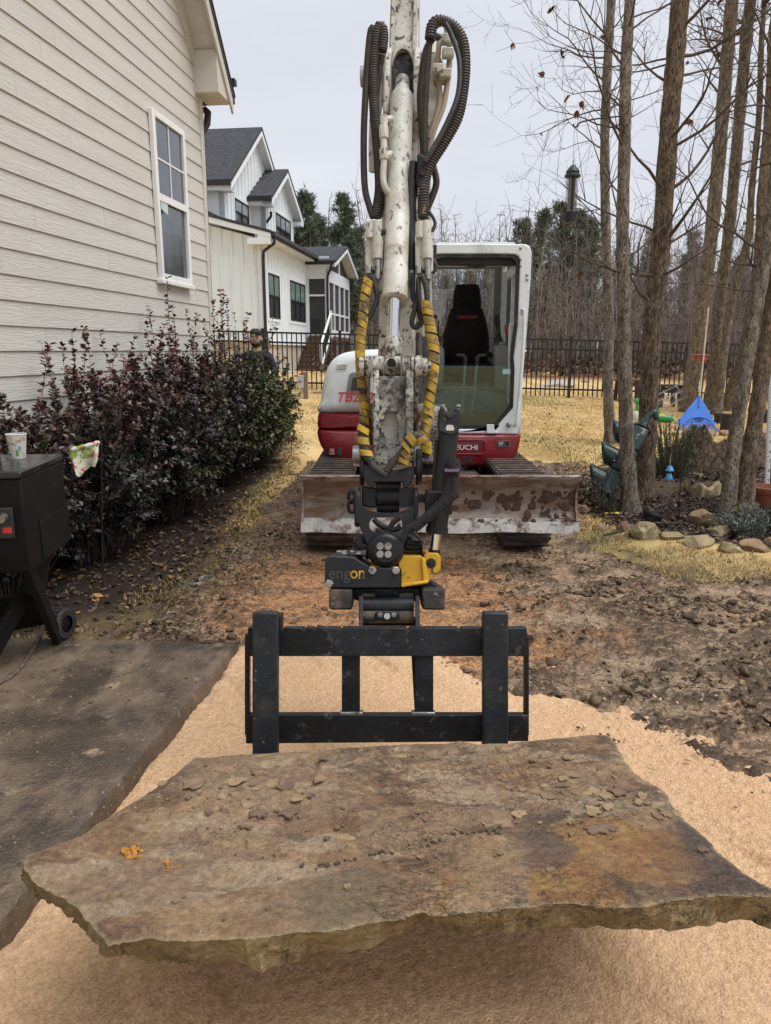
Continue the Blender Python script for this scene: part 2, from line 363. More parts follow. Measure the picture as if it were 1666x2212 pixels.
# ---- screened sand bed
xs = np.arange(-1.5, 3.2, .0085); ys = np.arange(1.25, 4.15, .0095); X, Y = np.meshgrid(xs, ys)
edge = (fbm(X, Y, 3.0, 4, 61)-.5)*.22+(fbm(X, Y, 22, 3, 62)-.5)*.13*sm(.3, 1.2, X)
sd = polysd(X, Y, sand_poly)+edge
un = fbm(X, Y, 1.4, 3, 64); gr1 = fbm(X, Y, 60, 3, 65, .7); gr2 = fbm(X, Y, 85, 2, 66)
a_ = math.radians(38); q = (X*math.cos(a_)+Y*math.sin(a_))
rk = vn(q*9+fbm(X, Y, 2, 3, 70)*1.3, X*.0+3.3, 68)                  # marks left by the screed
rake = sm(.62, .9, rk)*sm(.30, .5, fbm(X, Y, 1.2, 2, 69))
Z = .012+.022*(un-.5)+(gr1-.5)*.007*(.6+1.2*sm(.4, 1.4, X))+(gr2-.5)*.011*(.8+.8*sm(.4, 1.4, X))+rake*.024
Z += .018*np.exp(-((X-(-.80-HD*(3.4-Y)))/.05)**2)*sm(.45, .7, fbm(X, Y, 9, 3, 71))
Z -= .16*sm(.06, -.10, sd)
C = lerpc((.74, .475, .275), (.94, .63, .375), sm(.3, .7, gr1*.5+gr2*.5)); C = lerpc(C, (.76, .49, .285), sm(.45, .7, un)*.5)
C = lerpc(C, (.20, .14, .09), sm(.03, -.05, sd)*.7*sm(.35, .6, gr1))
m_sand = M('screened_sand', rough=.95, var=.2, vs=110, attr=True, bump=1.6, bs=130, spec=.15, bdet=8, layers=(((.50, .31, .175), 105, .63, .05, .95), ((.95, .70, .46), 120, .63, .04, .95)))
sand = tag(npmesh('sand_bed', np.stack([X, Y, Z], -1).reshape(-1, 3), gridfaces(*X.shape), m_sand, C.reshape(-1, 3)), kind='structure')
# ---- wet concrete patio with rounded edge
loops = []
base = [Vector((p[0], p[1], 0)) for p in patio_poly]
def inset(poly, d, z):
    n = len(poly); out = []
    for i in range(n):
        a, b, c = poly[i-1], poly[i], poly[(i+1) % n]; e1 = (b-a).normalized(); e2 = (c-b).normalized()
        nn = Vector((e1.y+e2.y, -e1.x-e2.x, 0)).normalized(); s_ = max(.35, Vector((e1.y, -e1.x, 0)).dot(nn)); out.append(Vector((b.x, b.y, z))+nn*(d/s_))
    return out
def dense(poly, st=.06):
    out = []
    for i in range(len(poly)):
        a, b = poly[i], poly[(i+1) % len(poly)]; k = max(1, int((b-a).length/st)); out += [a.lerp(b, t/k) for t in range(k)]
    return out
mb = MB()
ls = []
for d, z in ((.012, -.2), (.0, .03), (.003, .065), (.012, .088), (.028, .099), (.06, .103), (.12, .103)):
    lp = dense(inset(base, d, z)); ls.append(lp)
k = min(len(l) for l in ls)
def resamp(poly, n):
    L = [0.]
    for i in range(len(poly)): L.append(L[-1]+(poly[(i+1) % len(poly)]-poly[i]).length)
    out = []; j = 0
    for q in range(n):
        t = L[-1]*q/n
        while L[j+1] < t: j += 1
        out.append(poly[j].lerp(poly[(j+1) % len(poly)], (t-L[j])/max(1e-9, L[j+1]-L[j])))
    return out
ls = [dense(inset(base, d, z), .05) for d, z in ((.012, -.2), (.0, .03), (.003, .065), (.006, .09), (.014, .1), (.05, .103))]
n_ = len(ls[0]); ls = [resamp(inset(base, d, z), n_) for d, z in ((.004, -.2), (.0, .03), (.0, .088), (.004, .098), (.011, .1035), (.05, .104))]
for li, l in enumerate(ls):
    for p in l:
        w = float(fbm(p.x, p.y, 7, 3, 80))-.5; p.x += w*.006*(li > 0); p.z += (float(fbm(p.x, p.y, 3, 2, 81))-.5)*.006*(li > 0)
mb.loft(ls)
m_conc = M('wet_concrete', (.108, .076, .050), .34, var=.3, vs=4.5, col2=(.150, .108, .072), bump=.9, bs=75, rvar=.24,
           layers=(((.052, .040, .030), 1.5, .50, .10, .22, (1, 1.6, 1)), ((.21, .15, .10), 2.2, .565, .09, .6, (1.6, 1, 1)), ((.34, .24, .155), 7, .655, .05, .8), ((.05, .038, .029), 19, .63, .04, .5), ((.36, .26, .17), 45, .66, .03, .8)))
patio = tag(mb.build('patio', m_conc, smooth=60), kind='structure')
# ============================================================ houses
HROT = -math.atan(HD)
m_side = M('beige_siding', (.575, .55, .50), .62, var=.05, vs=3, bump=.55, bs=30, stretch=(1, .22, 3.2), spec=.25, rvar=.05, layers=(((.51, .485, .435), 1.2, .66, .12),))
m_trim = M('beige_trim', (.55, .525, .47), .6, var=.07, vs=6, bump=.1, bs=60, spec=.25, layers=(((.40, .33, .25), 9, .67, .05),))
m_white = M('white_board', (.80, .85, .875), .6, var=.05, vs=2, spec=.25, layers=(((.72, .76, .78), 2, .64, .1),))
m_vinyl = M('white_vinyl', (.78, .77, .75), .4, var=.03, layers=(((.45, .42, .38), 14, .70, .05),))
m_blk = M('black_metal', (.018, .016, .016), .45, var=.2, vs=8)
m_shin = M('dark_shingle', (.050, .052, .058), .9, var=.5, vs=5, bump=.8, bs=16, stretch=(1.2, 1.2, 6), spec=.2, layers=(((.10, .10, .112), 9, .56, .06, .9, (1.5, 1.5, 6)),))
m_pane = M('dark_window_glass', (.035, .04, .05), .04, var=.3, vs=1.5, rvar=.01, spec=.9, coat=.6)
m_shade = M('drawn_green_shade', (.17, .26, .235), .25, var=.15, vs=2, rvar=.02, spec=.6)
m_skyp = M('painted_sky_reflection', (.34, .38, .43), .08, var=.2, vs=1.2, rvar=.01, spec=.8)  # pale sky reflection painted into the colour of the gables' upper panes
m_screen = M('dark_porch_screen', (.052, .048, .052), .7, var=.15, vs=2)
m_found = M('render_foundation', (.50, .45, .38), .9, var=.12, vs=3, bump=.2, bs=40, layers=(((.50, .30, .17), 1.2, .62, .15),))
m_deck = M('brown_deck_board', (.15, .085, .052), .7, var=.2, vs=6, stretch=(1, 6, 6))
def window(par, x, u0, u1, z0, z1, cols=1, fr=.05, mframe=None, muntin=None, split=True, upper_pane=None, trim=None, proud=.03, sash=.03):
    """sash window in a wall plane of constant local x, facing +x"""
    mframe = mframe or m_vinyl
    w = bpy.data.objects.new('window', None); COL.objects.link(w); w.parent = par; ORG[w] = ORG[par]
    def rect(a, b, c, d, xx): return [(xx, a, c), (xx, b, c), (xx, b, d), (xx, a, d)]
    if trim: MB().ring(rect(u0-trim, u1+trim, z0-trim, z1+trim, x), rect(u0, u1, z0, z1, x), (proud*.7, 0, 0)).build('window_casing', m_white, w)
    MB().ring(rect(u0, u1, z0, z1, x), rect(u0+fr, u1-fr, z0+fr, z1-fr, x), (proud, 0, 0)).build('window_frame', mframe, w, bevel=.006)
    cw = (u1-u0)/cols
    for c in range(cols):
        a, b = u0+c*cw+(fr if c == 0 else fr*.5), u0+(c+1)*cw-(fr if c == cols-1 else fr*.5)
        if c: MB().bb(x+.002, x+proud*.9, a-fr, a, z0+fr, z1-fr).build('mullion', mframe, w)
        zm = (z0+z1)/2
        segs = ((z0+fr, zm), (zm, z1-fr)) if split else ((z0+fr, z1-fr),)
        for k, (c0, c1) in enumerate(segs):
            p = x+proud*(.45 if k else .25)
            MB().add([(p, a, c0), (p, b, c0), (p, b, c1), (p, a, c1)], [(0, 1, 2, 3)]).build('pane', (upper_pane if (upper_pane and k) else m_pane), w, smooth=0)
            if k: MB().bb(p, x+proud*.95, a, b, zm-sash/2, zm+sash/2).build('meeting_rail', mframe, w)
            if muntin and k:
                MB().bb(p+.001, p+.008, (a+b)/2-.009, (a+b)/2+.009, c0, c1).build('muntin', m_vinyl, w)
                MB().bb(p+.0015, p+.009, a, b, (c0+c1)/2-.009, (c0+c1)/2+.009).build('muntin', m_vinyl, w)
    return w
# ---- beige lap-sided house on the left
HB = thing('beige_house', 'beige lap-sided house wall filling the left, with one white window', 'house', (-3.41, 0, 0), rotz=HROT)
UC = 9.62
def rake_z(u): return 4.74+1.105*(UC-u)
exps = .178
def lapboard(name, u0, u1, zb, trap=0.):
    t, b = .006, .019
    ub = u1+trap
    return MB().add([(0, u0, zb), (b, u0, zb), (t, u0, zb+exps+.02), (0, u0, zb+exps+.02), (0, ub, zb), (b, ub, zb), (t, u1, zb+exps+.02), (0, u1, zb+exps+.02)],
                    [(0, 1, 2, 3), (7, 6, 5, 4), (0, 4, 5, 1), (1, 5, 6, 2), (2, 6, 7, 3), (3, 7, 4, 0)]).build(name, m_side, HB, smooth=0)
rs = random.Random(3)
wall_boards = 0
for k in range(-7, 37):
    zb = 1.6+k*exps
    ue = UC-.06 if zb+exps < 4.74 else UC-(zb+exps-4.74)/1.105+.03
    u = -2.5; st = -2.5-rs.uniform(0, 3.0); edges = [u]
    while st < ue-.5:
        st += 3.66
        if st > u+.3 and st < ue-.4: edges.append(st)
    edges.append(ue)
    for a, b in zip(edges[:-1], edges[1:]):
        if b-a > .05: lapboard('siding_board', a, b-.003, zb)
MB().bb(-.25, -.004, -2.5, UC, -.1, 4.9).build('wall_core', m_trim, HB)
MB().add([(-.004, -2.5, 4.9), (-.004, UC-.14, 4.9), (-.004, -2.5, 13)], [(0, 1, 2)]).build('gable_core', m_trim, HB, smooth=0)
MB().bb(-.02, .03, -2.5, UC, -.2, .36).build('foundation', m_found, HB)
MB().bb(-.12, .028, UC-.075, UC+.028, .3, 4.66).build('corner_board', m_trim, HB, bevel=.004)
# frieze along the rake, soffit, fascia and the boxed eave return
def rakebeam(x0, x1, off0, off1, name, mat, ulo=UC+.02, uhi=2.0):
    mb = MB(); return mb.loft([[(x, u, rake_z(u)+o) for x, o in ((x0, off0), (x1, off0), (x1, off1), (x0, off1))] for u in (ulo, uhi)]).build(name, mat, HB, bevel=.004)
rakebeam(.002, .034, -.17, .02, 'rake_frieze', m_trim)
rakebeam(.0, .045, -.05, .03, 'rake_moulding', m_trim)
rakebeam(.03, .30, .03, .055, 'rake_soffit', m_trim, UC-.05)
rakebeam(.298, .325, -.06, .17, 'rake_fascia', m_trim, UC+.26)
rakebeam(.30, .345, .171, .20, 'drip_edge', m_blk, UC+.30)
rakebeam(-6, .335, .10, .169, 'roof', m_shin, UC+.30)
MB().add([(-6, 4.0, rake_z(4)+.15), (.33, 4.0, rake_z(4)+.15), (.33, -3, rake_z(4)-7.6), (-6, -3, rake_z(4)-7.6)], [(0, 1, 2, 3)]).build('roof_slope', m_shin, HB, smooth=0)
bx_ = MB(); zt0, zt1 = rake_z(UC-.19)+.0, rake_z(UC+.27)-.02
bx_.loft([[(.0, u, 4.50), (.30, u, 4.50), (.30, u, z), (.0, u, z)] for u, z in ((UC-.19, zt0), (UC+.27, 4.62))]).build('eave_return', m_trim, HB, bevel=.006)
gt = MB().prism([(.345, UC+.28, 4.80), (.345, UC+.37, 4.80), (.345, UC+.38, 4.73), (.345, UC+.29, 4.70)], (-6, 0, 0)).build('gutter', m_blk, HB, bevel=.005)
ds = MB().tube([(-.02, UC+.2, 4.44), (.03, UC+.18, 4.40), (.035, UC+.12, 4.26), (-.035, UC+.085, 4.12), (-.035, UC+.085, .25)], .043, 8).build('downspout', m_blk, HB)
window(HB, .019, 8.10, 8.93, 2.33, 3.96, fr=.062, muntin=True, proud=.05, sash=.07)
MB().bb(.015, .085, 8.07, 8.96, 2.285, 2.33).build('window_sill', m_vinyl, HB, bevel=.006)
MB().add([(.06, 8.19, 3.17), (.06, 8.36, 3.17), (.06, 8.36, 3.0), (.06, 8.19, 3.03)], [(0, 1, 2, 3)]).build('window_sticker', M('mint_sticker', (.55, .66, .58), .5), HB, smooth=0)
# ---- white board-and-batten farmhouse beyond the fence
HW = thing('white_farmhouse', 'white board-and-batten farmhouse with black windows and dark shingle roofs', 'house', (-6.97, 0, 0), rotz=HROT)
def wall(name, poly, ext, mat=m_white): return MB().prism(poly, ext).build(name, mat, HW, smooth=0)
g0 = .80
wall('wall', [(0, 24.45, 1.86), (0, 30.6, 1.86), (0, 30.6, 5.2), (0, 24.45, 5.2)], (-.2, 0, 0))
wall('wall', [(-.001, 24.45, 1.86), (-9, 24.45, 1.86), (-9, 24.45, 7.3), (-.001, 24.45, 5.0)], (0, .2, 0))
wall('foundation', [(-.05, 24.5, g0-.6), (-.05, 30.6, g0-.6), (-.05, 30.6, 1.86), (-.05, 24.5, 1.86)], (-.2, 0, 0), m_found)
wall('foundation', [(-.06, 24.52, g0-.6), (-9, 24.52, g0-.6), (-9, 24.52, 1.86), (-.06, 24.52, 1.86)], (0, .2, 0), m_found)
def battens(x, us, z0, ztop, skip=()):
    for u in us:
        z1 = ztop(u)
        segs = [(z0, z1)]
        for (a, b, c, d) in skip:
            if a-.05 < u < b+.05: segs = [s for q in segs for s in ((q[0], min(q[1], c)), (max(q[0], d), q[1])) if s[1]-s[0] > .05]
        for s in segs: MB().bb(x, x+.04, u-.03, u+.03, s[0], s[1]).build('batten', m_white, HW, smooth=0)
wA, wB3 = (24.93, 26.42, 2.55, 4.16), (27.68, 30.2, 2.57, 4.18)
battens(0, [24.75+.39*i for i in range(15)], 1.86, lambda u: 4.98, (wA, wB3))
for i in range(10):
    xx = -.28-.34*i; MB().bb(xx-.03, xx+.03, 24.405, 24.449, 1.86, 5.0-xx*.255).build('batten', m_white, HW, smooth=0)
for xx in (-.03,): MB().bb(xx-.08, xx+.03, 24.41, 24.448, 1.86, 4.98).build('corner_board', m_white, HW)
MB().bb(.001, .028, 24.46, 24.6, 1.86, 4.98).build('corner_board', m_white, HW)
MB().bb(.001, .035, 24.46, 30.5, 1.80, 1.94).build('water_table', m_white, HW)
window(HW, .0, 25.01, 26.35, 2.65, 4.06, cols=2, fr=.05, mframe=m_blk, upper_pane=m_shade, trim=.1, proud=.05, sash=.06)
window(HW, .0, 27.77, 30.1, 2.67, 4.08, cols=3, fr=.05, mframe=m_blk, upper_pane=m_shade, trim=.1, proud=.05, sash=.06)
# low roof of the ground floor
MB().loft([[(.42, u, 5.12), (.42, u, 5.2), (-2.1, u, 5.86), (-2.1, u, 5.78)] for u in (24.1, 36)]).build('low_roof', m_shin, HW, smooth=0)
MB().loft([[(.40, u, 4.99), (.40, u, 5.115), (-2.1, u, 5.775), (-2.1, u, 5.60)] for u in (24.12, 24.45)]).build('rake_fascia', m_white, HW, smooth=0)
MB().loft([[(.40, u, 4.96), (.40, u, 5.115), (-.01, u, 5.21), (-.01, u, 4.96)] for u in (24.13, 30.45)]).build('soffit', m_white, HW, smooth=0)
MB().bb(-.35, .38, 24.125, 24.46, 4.80, 4.985).build('eave_return', m_white, HW, bevel=.01)
MB().prism([(.405, 24.14, 5.15), (.52, 24.14, 5.17), (.53, 24.14, 5.06), (.43, 24.14, 5.0)], (0, 6.35, 0)).build('gutter', m_blk, HW, smooth=0)
MB().tube([(.46, 24.3, 5.02), (.46, 24.32, 4.85), (.10, 24.36, 4.62), (.07, 24.38, 4.45), (.07, 24.38, .9)], .05, 8).build('downspout', m_blk, HW)
fl = MB().ball((-.02, 24.36, 4.72), .05).build('floodlight', m_vinyl, HW)
# upper storey: big gable (plane x=-1.8) and the small one in front (x=-1.0)
def gable(x, ul, ur, ze, zr, over, name, xb, win, cols, zbase):
    um = (ul+ur)/2; s = (zr-ze)/(um-ul); so_ = over*s
    wall('gable_wall', [(x, ul, zbase), (x, ur, zbase), (x, ur, ze), (x, um, zr), (x, ul, ze)], (-.2, 0, 0))
    wall('side_wall', [(x-.01, ul, zbase), (xb, ul, zbase), (xb, ul, ze+.1), (x-.01, ul, ze+.1)], (0, .2, 0))
    battens(x, [ul+.2+.4*i for i in range(int((ur-ul)/.4))], zbase, lambda u: zr-abs(u-um)*s-.05, (win,))
    for sg in (-1, 1):
        ue = um+sg*(um-ul+over); zo = ze-so_
        MB().loft([[(xx, um, zr+.10), (xx, ue, zo+.10), (xx, ue, zo+.20), (xx, um, zr+.20)] for xx in (x+.36, xb)]).build('roof_slope', m_shin, HW, smooth=0)
        MB().loft([[(xx, um, zr-.10), (xx, ue, zo-.12), (xx, ue, zo+.095), (xx, um, zr+.095)] for xx in (x+.30, x+.345)]).build('rake_fascia', m_white, HW, smooth=0)
        MB().loft([[(xx, um, zr+.0), (xx, ue, zo+.0), (xx, ue, zo+.09), (xx, um, zr+.09)] for xx in (x, x+.299)]).build('rake_soffit', m_white, HW, smooth=0)
        MB().bb(x-.0, x+.34, min(ue, ue-sg*.4), max(ue, ue-sg*.4), zo-.14, zo+.02).build('eave_return', m_white, HW, smooth=0)
    MB().bb(xb, x+.34, ul-over, ul-.0, ze-so_-.12, ze-so_+.05).build('eave_soffit', m_white, HW, smooth=0)
    MB().bb(xb, x+.36, ul-over-.12, ul-over-.005, ze-so_+.02, ze-so_+.15).build('gutter', m_blk, HW, smooth=0)
    window(HW, x, win[0]+.1, win[1]-.1, win[2]+.1, win[3]-.1, cols=cols, fr=.05, mframe=m_blk, upper_pane=m_skyp, trim=.1, proud=.05, sash=.06)
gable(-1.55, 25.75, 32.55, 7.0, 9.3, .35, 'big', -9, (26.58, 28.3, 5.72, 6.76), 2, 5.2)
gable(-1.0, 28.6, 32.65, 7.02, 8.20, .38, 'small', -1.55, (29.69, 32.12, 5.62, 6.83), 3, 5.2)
MB().tube([(-.78, 28.5, 6.5), (-.8, 28.55, 6.35), (-1.1, 28.75, 6.1), (-1.15, 28.75, 5.4)], .05, 8).build('downspout', m_blk, HW)
MB().loft([[(-1.55, 24.3, 5.72), (-1.55, 24.3, 5.8), (-9, 24.3, 8.1), (-9, 24.3, 8.0)], [(-1.55, 25.75, 5.74), (-1.55, 25.75, 5.82), (-9, 25.75, 8.2), (-9, 25.75, 8.1)]]).build('low_roof', m_shin, HW, smooth=0)
# screened porch with its own gable, door and stair
px1, pu0, pu1 = .87, 30.6, 35.3
MB().ring([(0, pu0, 2.2), (px1, pu0, 2.2), (px1, pu0, 5.2), (0, pu0, 5.2)], [(.07, pu0, 2.26), (px1-.16, pu0, 2.26), (px1-.16, pu0, 4.36), (.07, pu0, 4.36)], (0, .1, 0)).build('porch_wall', m_white, HW, smooth=0)
MB().add([(.07, pu0+.05, 2.26), (px1-.16, pu0+.05, 2.26), (px1-.16, pu0+.05, 4.36), (.07, pu0+.05, 4.36)], [(0, 1, 2, 3)]).build('screen_door', m_screen, HW, smooth=0)
MB().bb(.07, px1-.16, pu0-.01, pu0+.04, 3.70, 3.77).build('transom_bar', m_white, HW)
MB().bb(.0, px1, pu0-.02, pu0, 4.44, 4.52).build('trim_band', m_white, HW)
MB().add([(.12, pu0+.045, 2.26), (.5, pu0+.045, 2.26), (.5, pu0+.045, 2.85), (.12, pu0+.045, 2.85)], [(0, 1, 2, 3)]).build('kick_panel', m_blk, HW, smooth=0)
xs_ = px1
MB().bb(xs_-.1, xs_, pu0, pu1, 2.15, 2.42).build('skirt_board', m_white, HW)
MB().bb(xs_-.1, xs_, pu0, pu1, 4.25, 4.72).build('porch_header', m_white, HW)
for k in range(5):
    u = pu0+.05+k*(pu1-pu0-.1)/4 if k else pu0+.06
    MB().bb(xs_-.11, xs_+.002, u-.06, u+.06, 2.42, 4.25).build('porch_post', m_white, HW)
MB().bb(xs_-.09, xs_-.01, pu0, pu1, 3.02, 3.10).build('mid_rail', m_white, HW)
for k in range(4):
    a = pu0+.1+k*(pu1-pu0-.1)/4; b = a+(pu1-pu0-.1)/4-.1
    for c, d in ((2.42, 3.02), (3.10, 4.25)): MB().add([(xs_-.05, a, c), (xs_-.05, b, c), (xs_-.05, b, d), (xs_-.05, a, d)], [(0, 1, 2, 3)]).build('porch_screen', m_screen, HW, smooth=0)
um = (pu0+pu1)/2
for a, b in ((pu0+.12, um-.08), (um+.08, pu1-.12)):
    MB().add([(xs_-.05, a, 4.72), (xs_-.05, b, 4.72), (xs_-.05, max(a, min(b, um)), 5.55) if a < um-.5 and b < um else (xs_-.05, b, 4.78), (xs_-.05, a, 4.80) if b < um else (xs_-.05, a, 5.55)], [(0, 1, 2, 3)]).build('porch_screen', m_screen, HW, smooth=0)
MB().bb(xs_-.09, xs_, um-.07, um+.07, 4.72, 5.7).build('porch_post', m_white, HW)
for sg in (-1, 1):
    ue = um+sg*(um-pu0+.35); s_ = .32; zo, zr = 5.08-.11, 5.78
    zo = zr-(um-pu0+.35)*s_
    MB().loft([[(x, um, zr), (x, ue, zo), (x, ue, zo+.09), (x, um, zr+.09)] for x in (xs_+.36, -2.2)]).build('porch_roof', m_shin, HW, smooth=0)
    MB().loft([[(x, um, zr-.16), (x, ue, zo-.16), (x, ue, zo-.005), (x, um, zr-.005)] for x in (xs_+.30, xs_+.345)]).build('rake_fascia', m_white, HW, smooth=0)
    MB().loft([[(x, um, zr-.08), (x, ue, zo-.08), (x, ue, zo-.006), (x, um, zr-.006)] for x in (0, xs_+.299)]).build('rake_soffit', m_white, HW, smooth=0)
MB().bb(-.3, xs_+.3, pu0-.42, pu0-.35, 4.86, 4.99).build('gutter', m_blk, HW)
MB().bb(-.3, xs_+.28, pu0-.35, pu0, 4.80, 4.9).build('eave_soffit', m_white, HW)
MB().tube([(xs_+.2, pu0-.4, 4.86), (xs_+.16, pu0-.36, 4.7), (xs_-.02, pu0-.1, 4.45), (xs_-.04, pu0-.07, 4.2), (xs_-.04, pu0-.07, .9)], .045, 8).build('downspout', m_blk, HW)
MB().bb(0, xs_, pu0, pu1, 2.0, 2.18).build('porch_floor', m_deck, HW)
for u in (pu0+.15, pu0+1.5, um+.6, pu1-.15): MB().bb(xs_-.16, xs_-.02, u-.07, u+.07, .4, 2.0).build('deck_post', m_deck, HW)
ns = 8
for i in range(ns):
    u1 = 30.58-.25*i; z = 2.12-.17*i; a, b = .02-.0*i, .80+.03*i
    MB().bb(a, b, u1-.29, u1, z-.035, z).build('stair_tread', m_deck, HW)
    MB().bb(a, b, u1-.262, u1-.235, z-.17, z-.036).build('stair_riser', m_deck, HW)
for x in (-.02, .92):
    MB().beam((x, 30.55, 2.02), (x, 28.45, .66), .04, .26).build('stair_stringer', m_deck, HW)
MB().beam((.97, 30.5, 3.08), (.97, 28.45, 1.78), .07, .07).build('handrail', m_white, HW)
MB().beam((.97, 30.5, 2.32), (.97, 28.45, .98), .06, .06).build('bottom_rail', m_white, HW)
for u, z in ((30.45, 2.1), (28.5, .75)): MB().bb(.93, 1.01, u-.04, u+.04, z, z+1.05).build('newel_post', m_white, HW)
for i in range(10):
    t = (i+.5)/10; MB().cyl((.97, 28.5+2*t, 1.0+1.3*t), (.97, 28.5+2*t, 1.8+1.27*t), .012, 6).build('baluster', m_blk, HW)
pad = MB().bb(-5.9, -3.2, 26.2, 29.6, .7, .86).build('landing_pad', M('pale_concrete', (.42, .40, .37), .9, var=.1, vs=3)); tag(pad, kind='structure')
# ---- white brick house farther back
HT = thing('white_brick_house', 'white brick house with dark gable roof glimpsed behind the porch', 'house', (-2.7, 46, .85), rotz=-.1)
m_wb = M('painted_brick', (.70, .70, .70), .8, var=.08, vs=10, bump=.3, bs=30, stretch=(4, 4, 14))
MB().prism([(-3.2, 0, -1), (3.2, 0, -1), (3.2, 0, 2.4), (0, 0, 5.3), (-3.2, 0, 2.4)], (0, 9, 0)).build('wall', m_wb, HT, smooth=0)
for sg in (-1, 1):
    MB().loft([[(0, y, 5.32), (sg*3.6, y, 2.05), (sg*3.6, y, 2.2), (0, y, 5.5)] for y in (-.4, 9.3)]).build('roof_slope', m_shin, HT, smooth=0)
    MB().loft([[(0, y, 5.05), (sg*3.6, y, 1.8), (sg*3.6, y, 2.04), (0, y, 5.31)] for y in (-.39, -.3)]).build('rake_fascia', m_white, HT, smooth=0)
for x in (-1.9,):
    fr_ = MB().ring([(x, -.03, 1.2), (x+.9, -.03, 1.2), (x+.9, -.03, 2.6), (x, -.03, 2.6)], [(x+.07, -.03, 1.27), (x+.83, -.03, 1.27), (x+.83, -.03, 2.53), (x+.07, -.03, 2.53)], (0, .1, 0)).build('window_frame', m_blk, HT)
    MB().add([(x+.07, -.015, 1.27), (x+.83, -.015, 1.27), (x+.83, -.015, 2.53), (x+.07, -.015, 2.53)], [(0, 1, 2, 3)]).build('pane', m_pane, HT, smooth=0)
MB().cyl((1.2, 2.5, 4.0), (1.2, 2.5, 5.4), .12, 10).build('vent_pipe', m_blk, HT)
HF = thing('grey_roof_house', 'pale house with grey roof glimpsed through the trees at the right edge', 'house', (27.5, 52, .4), rotz=.2)
MB().prism([(-6, 0, -1), (6, 0, -1), (6, 0, 3.0), (-6, 0, 3.0)], (0, 8, 0)).build('wall', m_wb, HF, smooth=0)
MB().prism([(-6.4, -.4, 3.0), (6.4, -.4, 3.0), (6.4, 4, 6.6), (-6.4, 4, 6.6)], (0, .05, .15)).build('roof_slope', M('grey_shingle', (.17, .17, .18), .9, var=.2, vs=10), HF, smooth=0)
for x in (-4, -1, 2.5):
    MB().bb(x, x+1., -.05, .0, .9, 2.3).build('window', m_pane, HF)
# ============================================================ black picket fence
m_fence = M('black_fence_paint', (.014, .0135, .013), .4, var=.2, vs=10)
FE = thing('picket_fence', 'black metal picket fence running behind the excavator and trees', 'fence', (0, 18, .6))
def fz(x): return float(gh(x, 18.))
pk = None; x = -6.6; n = 0
post_at = []
xx = at(570, 800, 18).x
while xx > -7: xx -= 1.83
while xx < 13: post_at.append(xx); xx += 1.83
for p in post_at:
    o = MB().bb(p-.032, p+.032, 17.968, 18.032, fz(p)-.1, fz(p)+1.42).build('post', m_fence, FE, smooth=0)
    MB().bb(p-.038, p+.038, 17.962, 18.038, fz(p)+1.42, fz(p)+1.445).build('post_cap', m_fence, o, smooth=0)
pkm = MB().bb(-.013, .013, 17.987, 18.013, .64, 1.97).build('picket', m_fence, FE, smooth=0)
first = True
for a, b in zip(post_at[:-1], post_at[1:]):
    for h in (1.355, 1.13, .20): MB().beam((a, 18, fz(a)+h), (b, 18, fz(b)+h), .034, .042).build('rail', m_fence, FE, smooth=0)
    for i in range(1, 16):
        p = a+(b-a)*i/16
        if first: o = pkm; first = False
        else: o = copy_of(pkm, FE)
        o.location = (p, 0, fz(p)-.6)
# ============================================================ excavator
EX = thing('excavator', 'white and red compact excavator facing the viewer, arm reaching forward', 'excavator', (.37, 7.3, 0))
MUD1, MUD2 = (.17, .11, .07), (.075, .05, .035)
m_cream = M('chipped_cream_paint', (.53, .52, .465), .45, var=.12, vs=6, bump=.15, bs=60, layers=(((.37, .345, .29), 8, .58, .09), ((.13, .11, .09), 42, .615, .03, .8, (1, 1, .55)), ((.21, .15, .10), 15, .655, .03, .8)))
m_armp = M('scuffed_cream_arm', (.50, .48, .42), .5, var=.16, vs=5, bump=.25, bs=50, layers=(((.33, .295, .24), 6, .56, .10), ((.07, .058, .048), 34, .585, .03, .8, (1, 1, .6)), ((.20, .14, .09), 11, .64, .04, .85)))
m_grease = M('greasy_cream_link', (.44, .42, .37), .45, var=.2, vs=8, bump=.4, bs=40, layers=(((.028, .024, .021), 5, .56, .10, .35), ((.035, .03, .026), 48, .53, .05, .4), ((.17, .12, .085), 36, .62, .03, .8)))
m_whitep = M('white_machine_paint', (.77, .825, .83), .32, var=.05, vs=2, coat=.3, layers=(((.30, .29, .26), 36, .69, .02, .7), ((.47, .48, .45), 4, .62, .1)))
m_red = M('dark_red_machine_paint', (.225, .015, .022), .36, var=.14, vs=3, coat=.25, layers=(((.33, .10, .085), 5, .66, .08, .55), ((.07, .02, .018), 40, .69, .02, .7)))
m_blackp = M('black_machine_paint', (.011, .0115, .013), .5, spec=.3, var=.25, vs=6, bump=.1, bs=70, layers=(((.075, .072, .068), 12, .64, .05, .6), ((.16, .14, .11), 30, .70, .02, .8)))
m_rub = M('black_rubber', (.022, .021, .021), .7, var=.3, vs=10, layers=(((.10, .08, .06), 9, .62, .08, .9),))
m_hose = M('black_hose', (.026, .024, .023), .55, var=.3, vs=20, layers=(((.09, .075, .06), 14, .63, .06, .8),))
m_chrome = M('chrome_rod', (.72, .73, .76), .09, 1., var=.04, vs=3, rvar=.03)
m_steel = M('dull_steel', (.36, .35, .34), .42, 1., var=.2, vs=12, layers=(((.08, .06, .05), 22, .60, .05, .8),))
m_ywrap = M('yellow_spiral_wrap', (.56, .36, .022), .55, var=.18, vs=9, layers=(((.10, .075, .038), 18, .53, .07, .75), ((.28, .18, .035), 6, .52, .1)))
m_track = M('muddy_track', (.045, .042, .040), .75, var=.3, vs=9, layers=((MUD1, 6, .55, .10, .9), ((.25, .20, .15), 20, .66, .04, .9)))
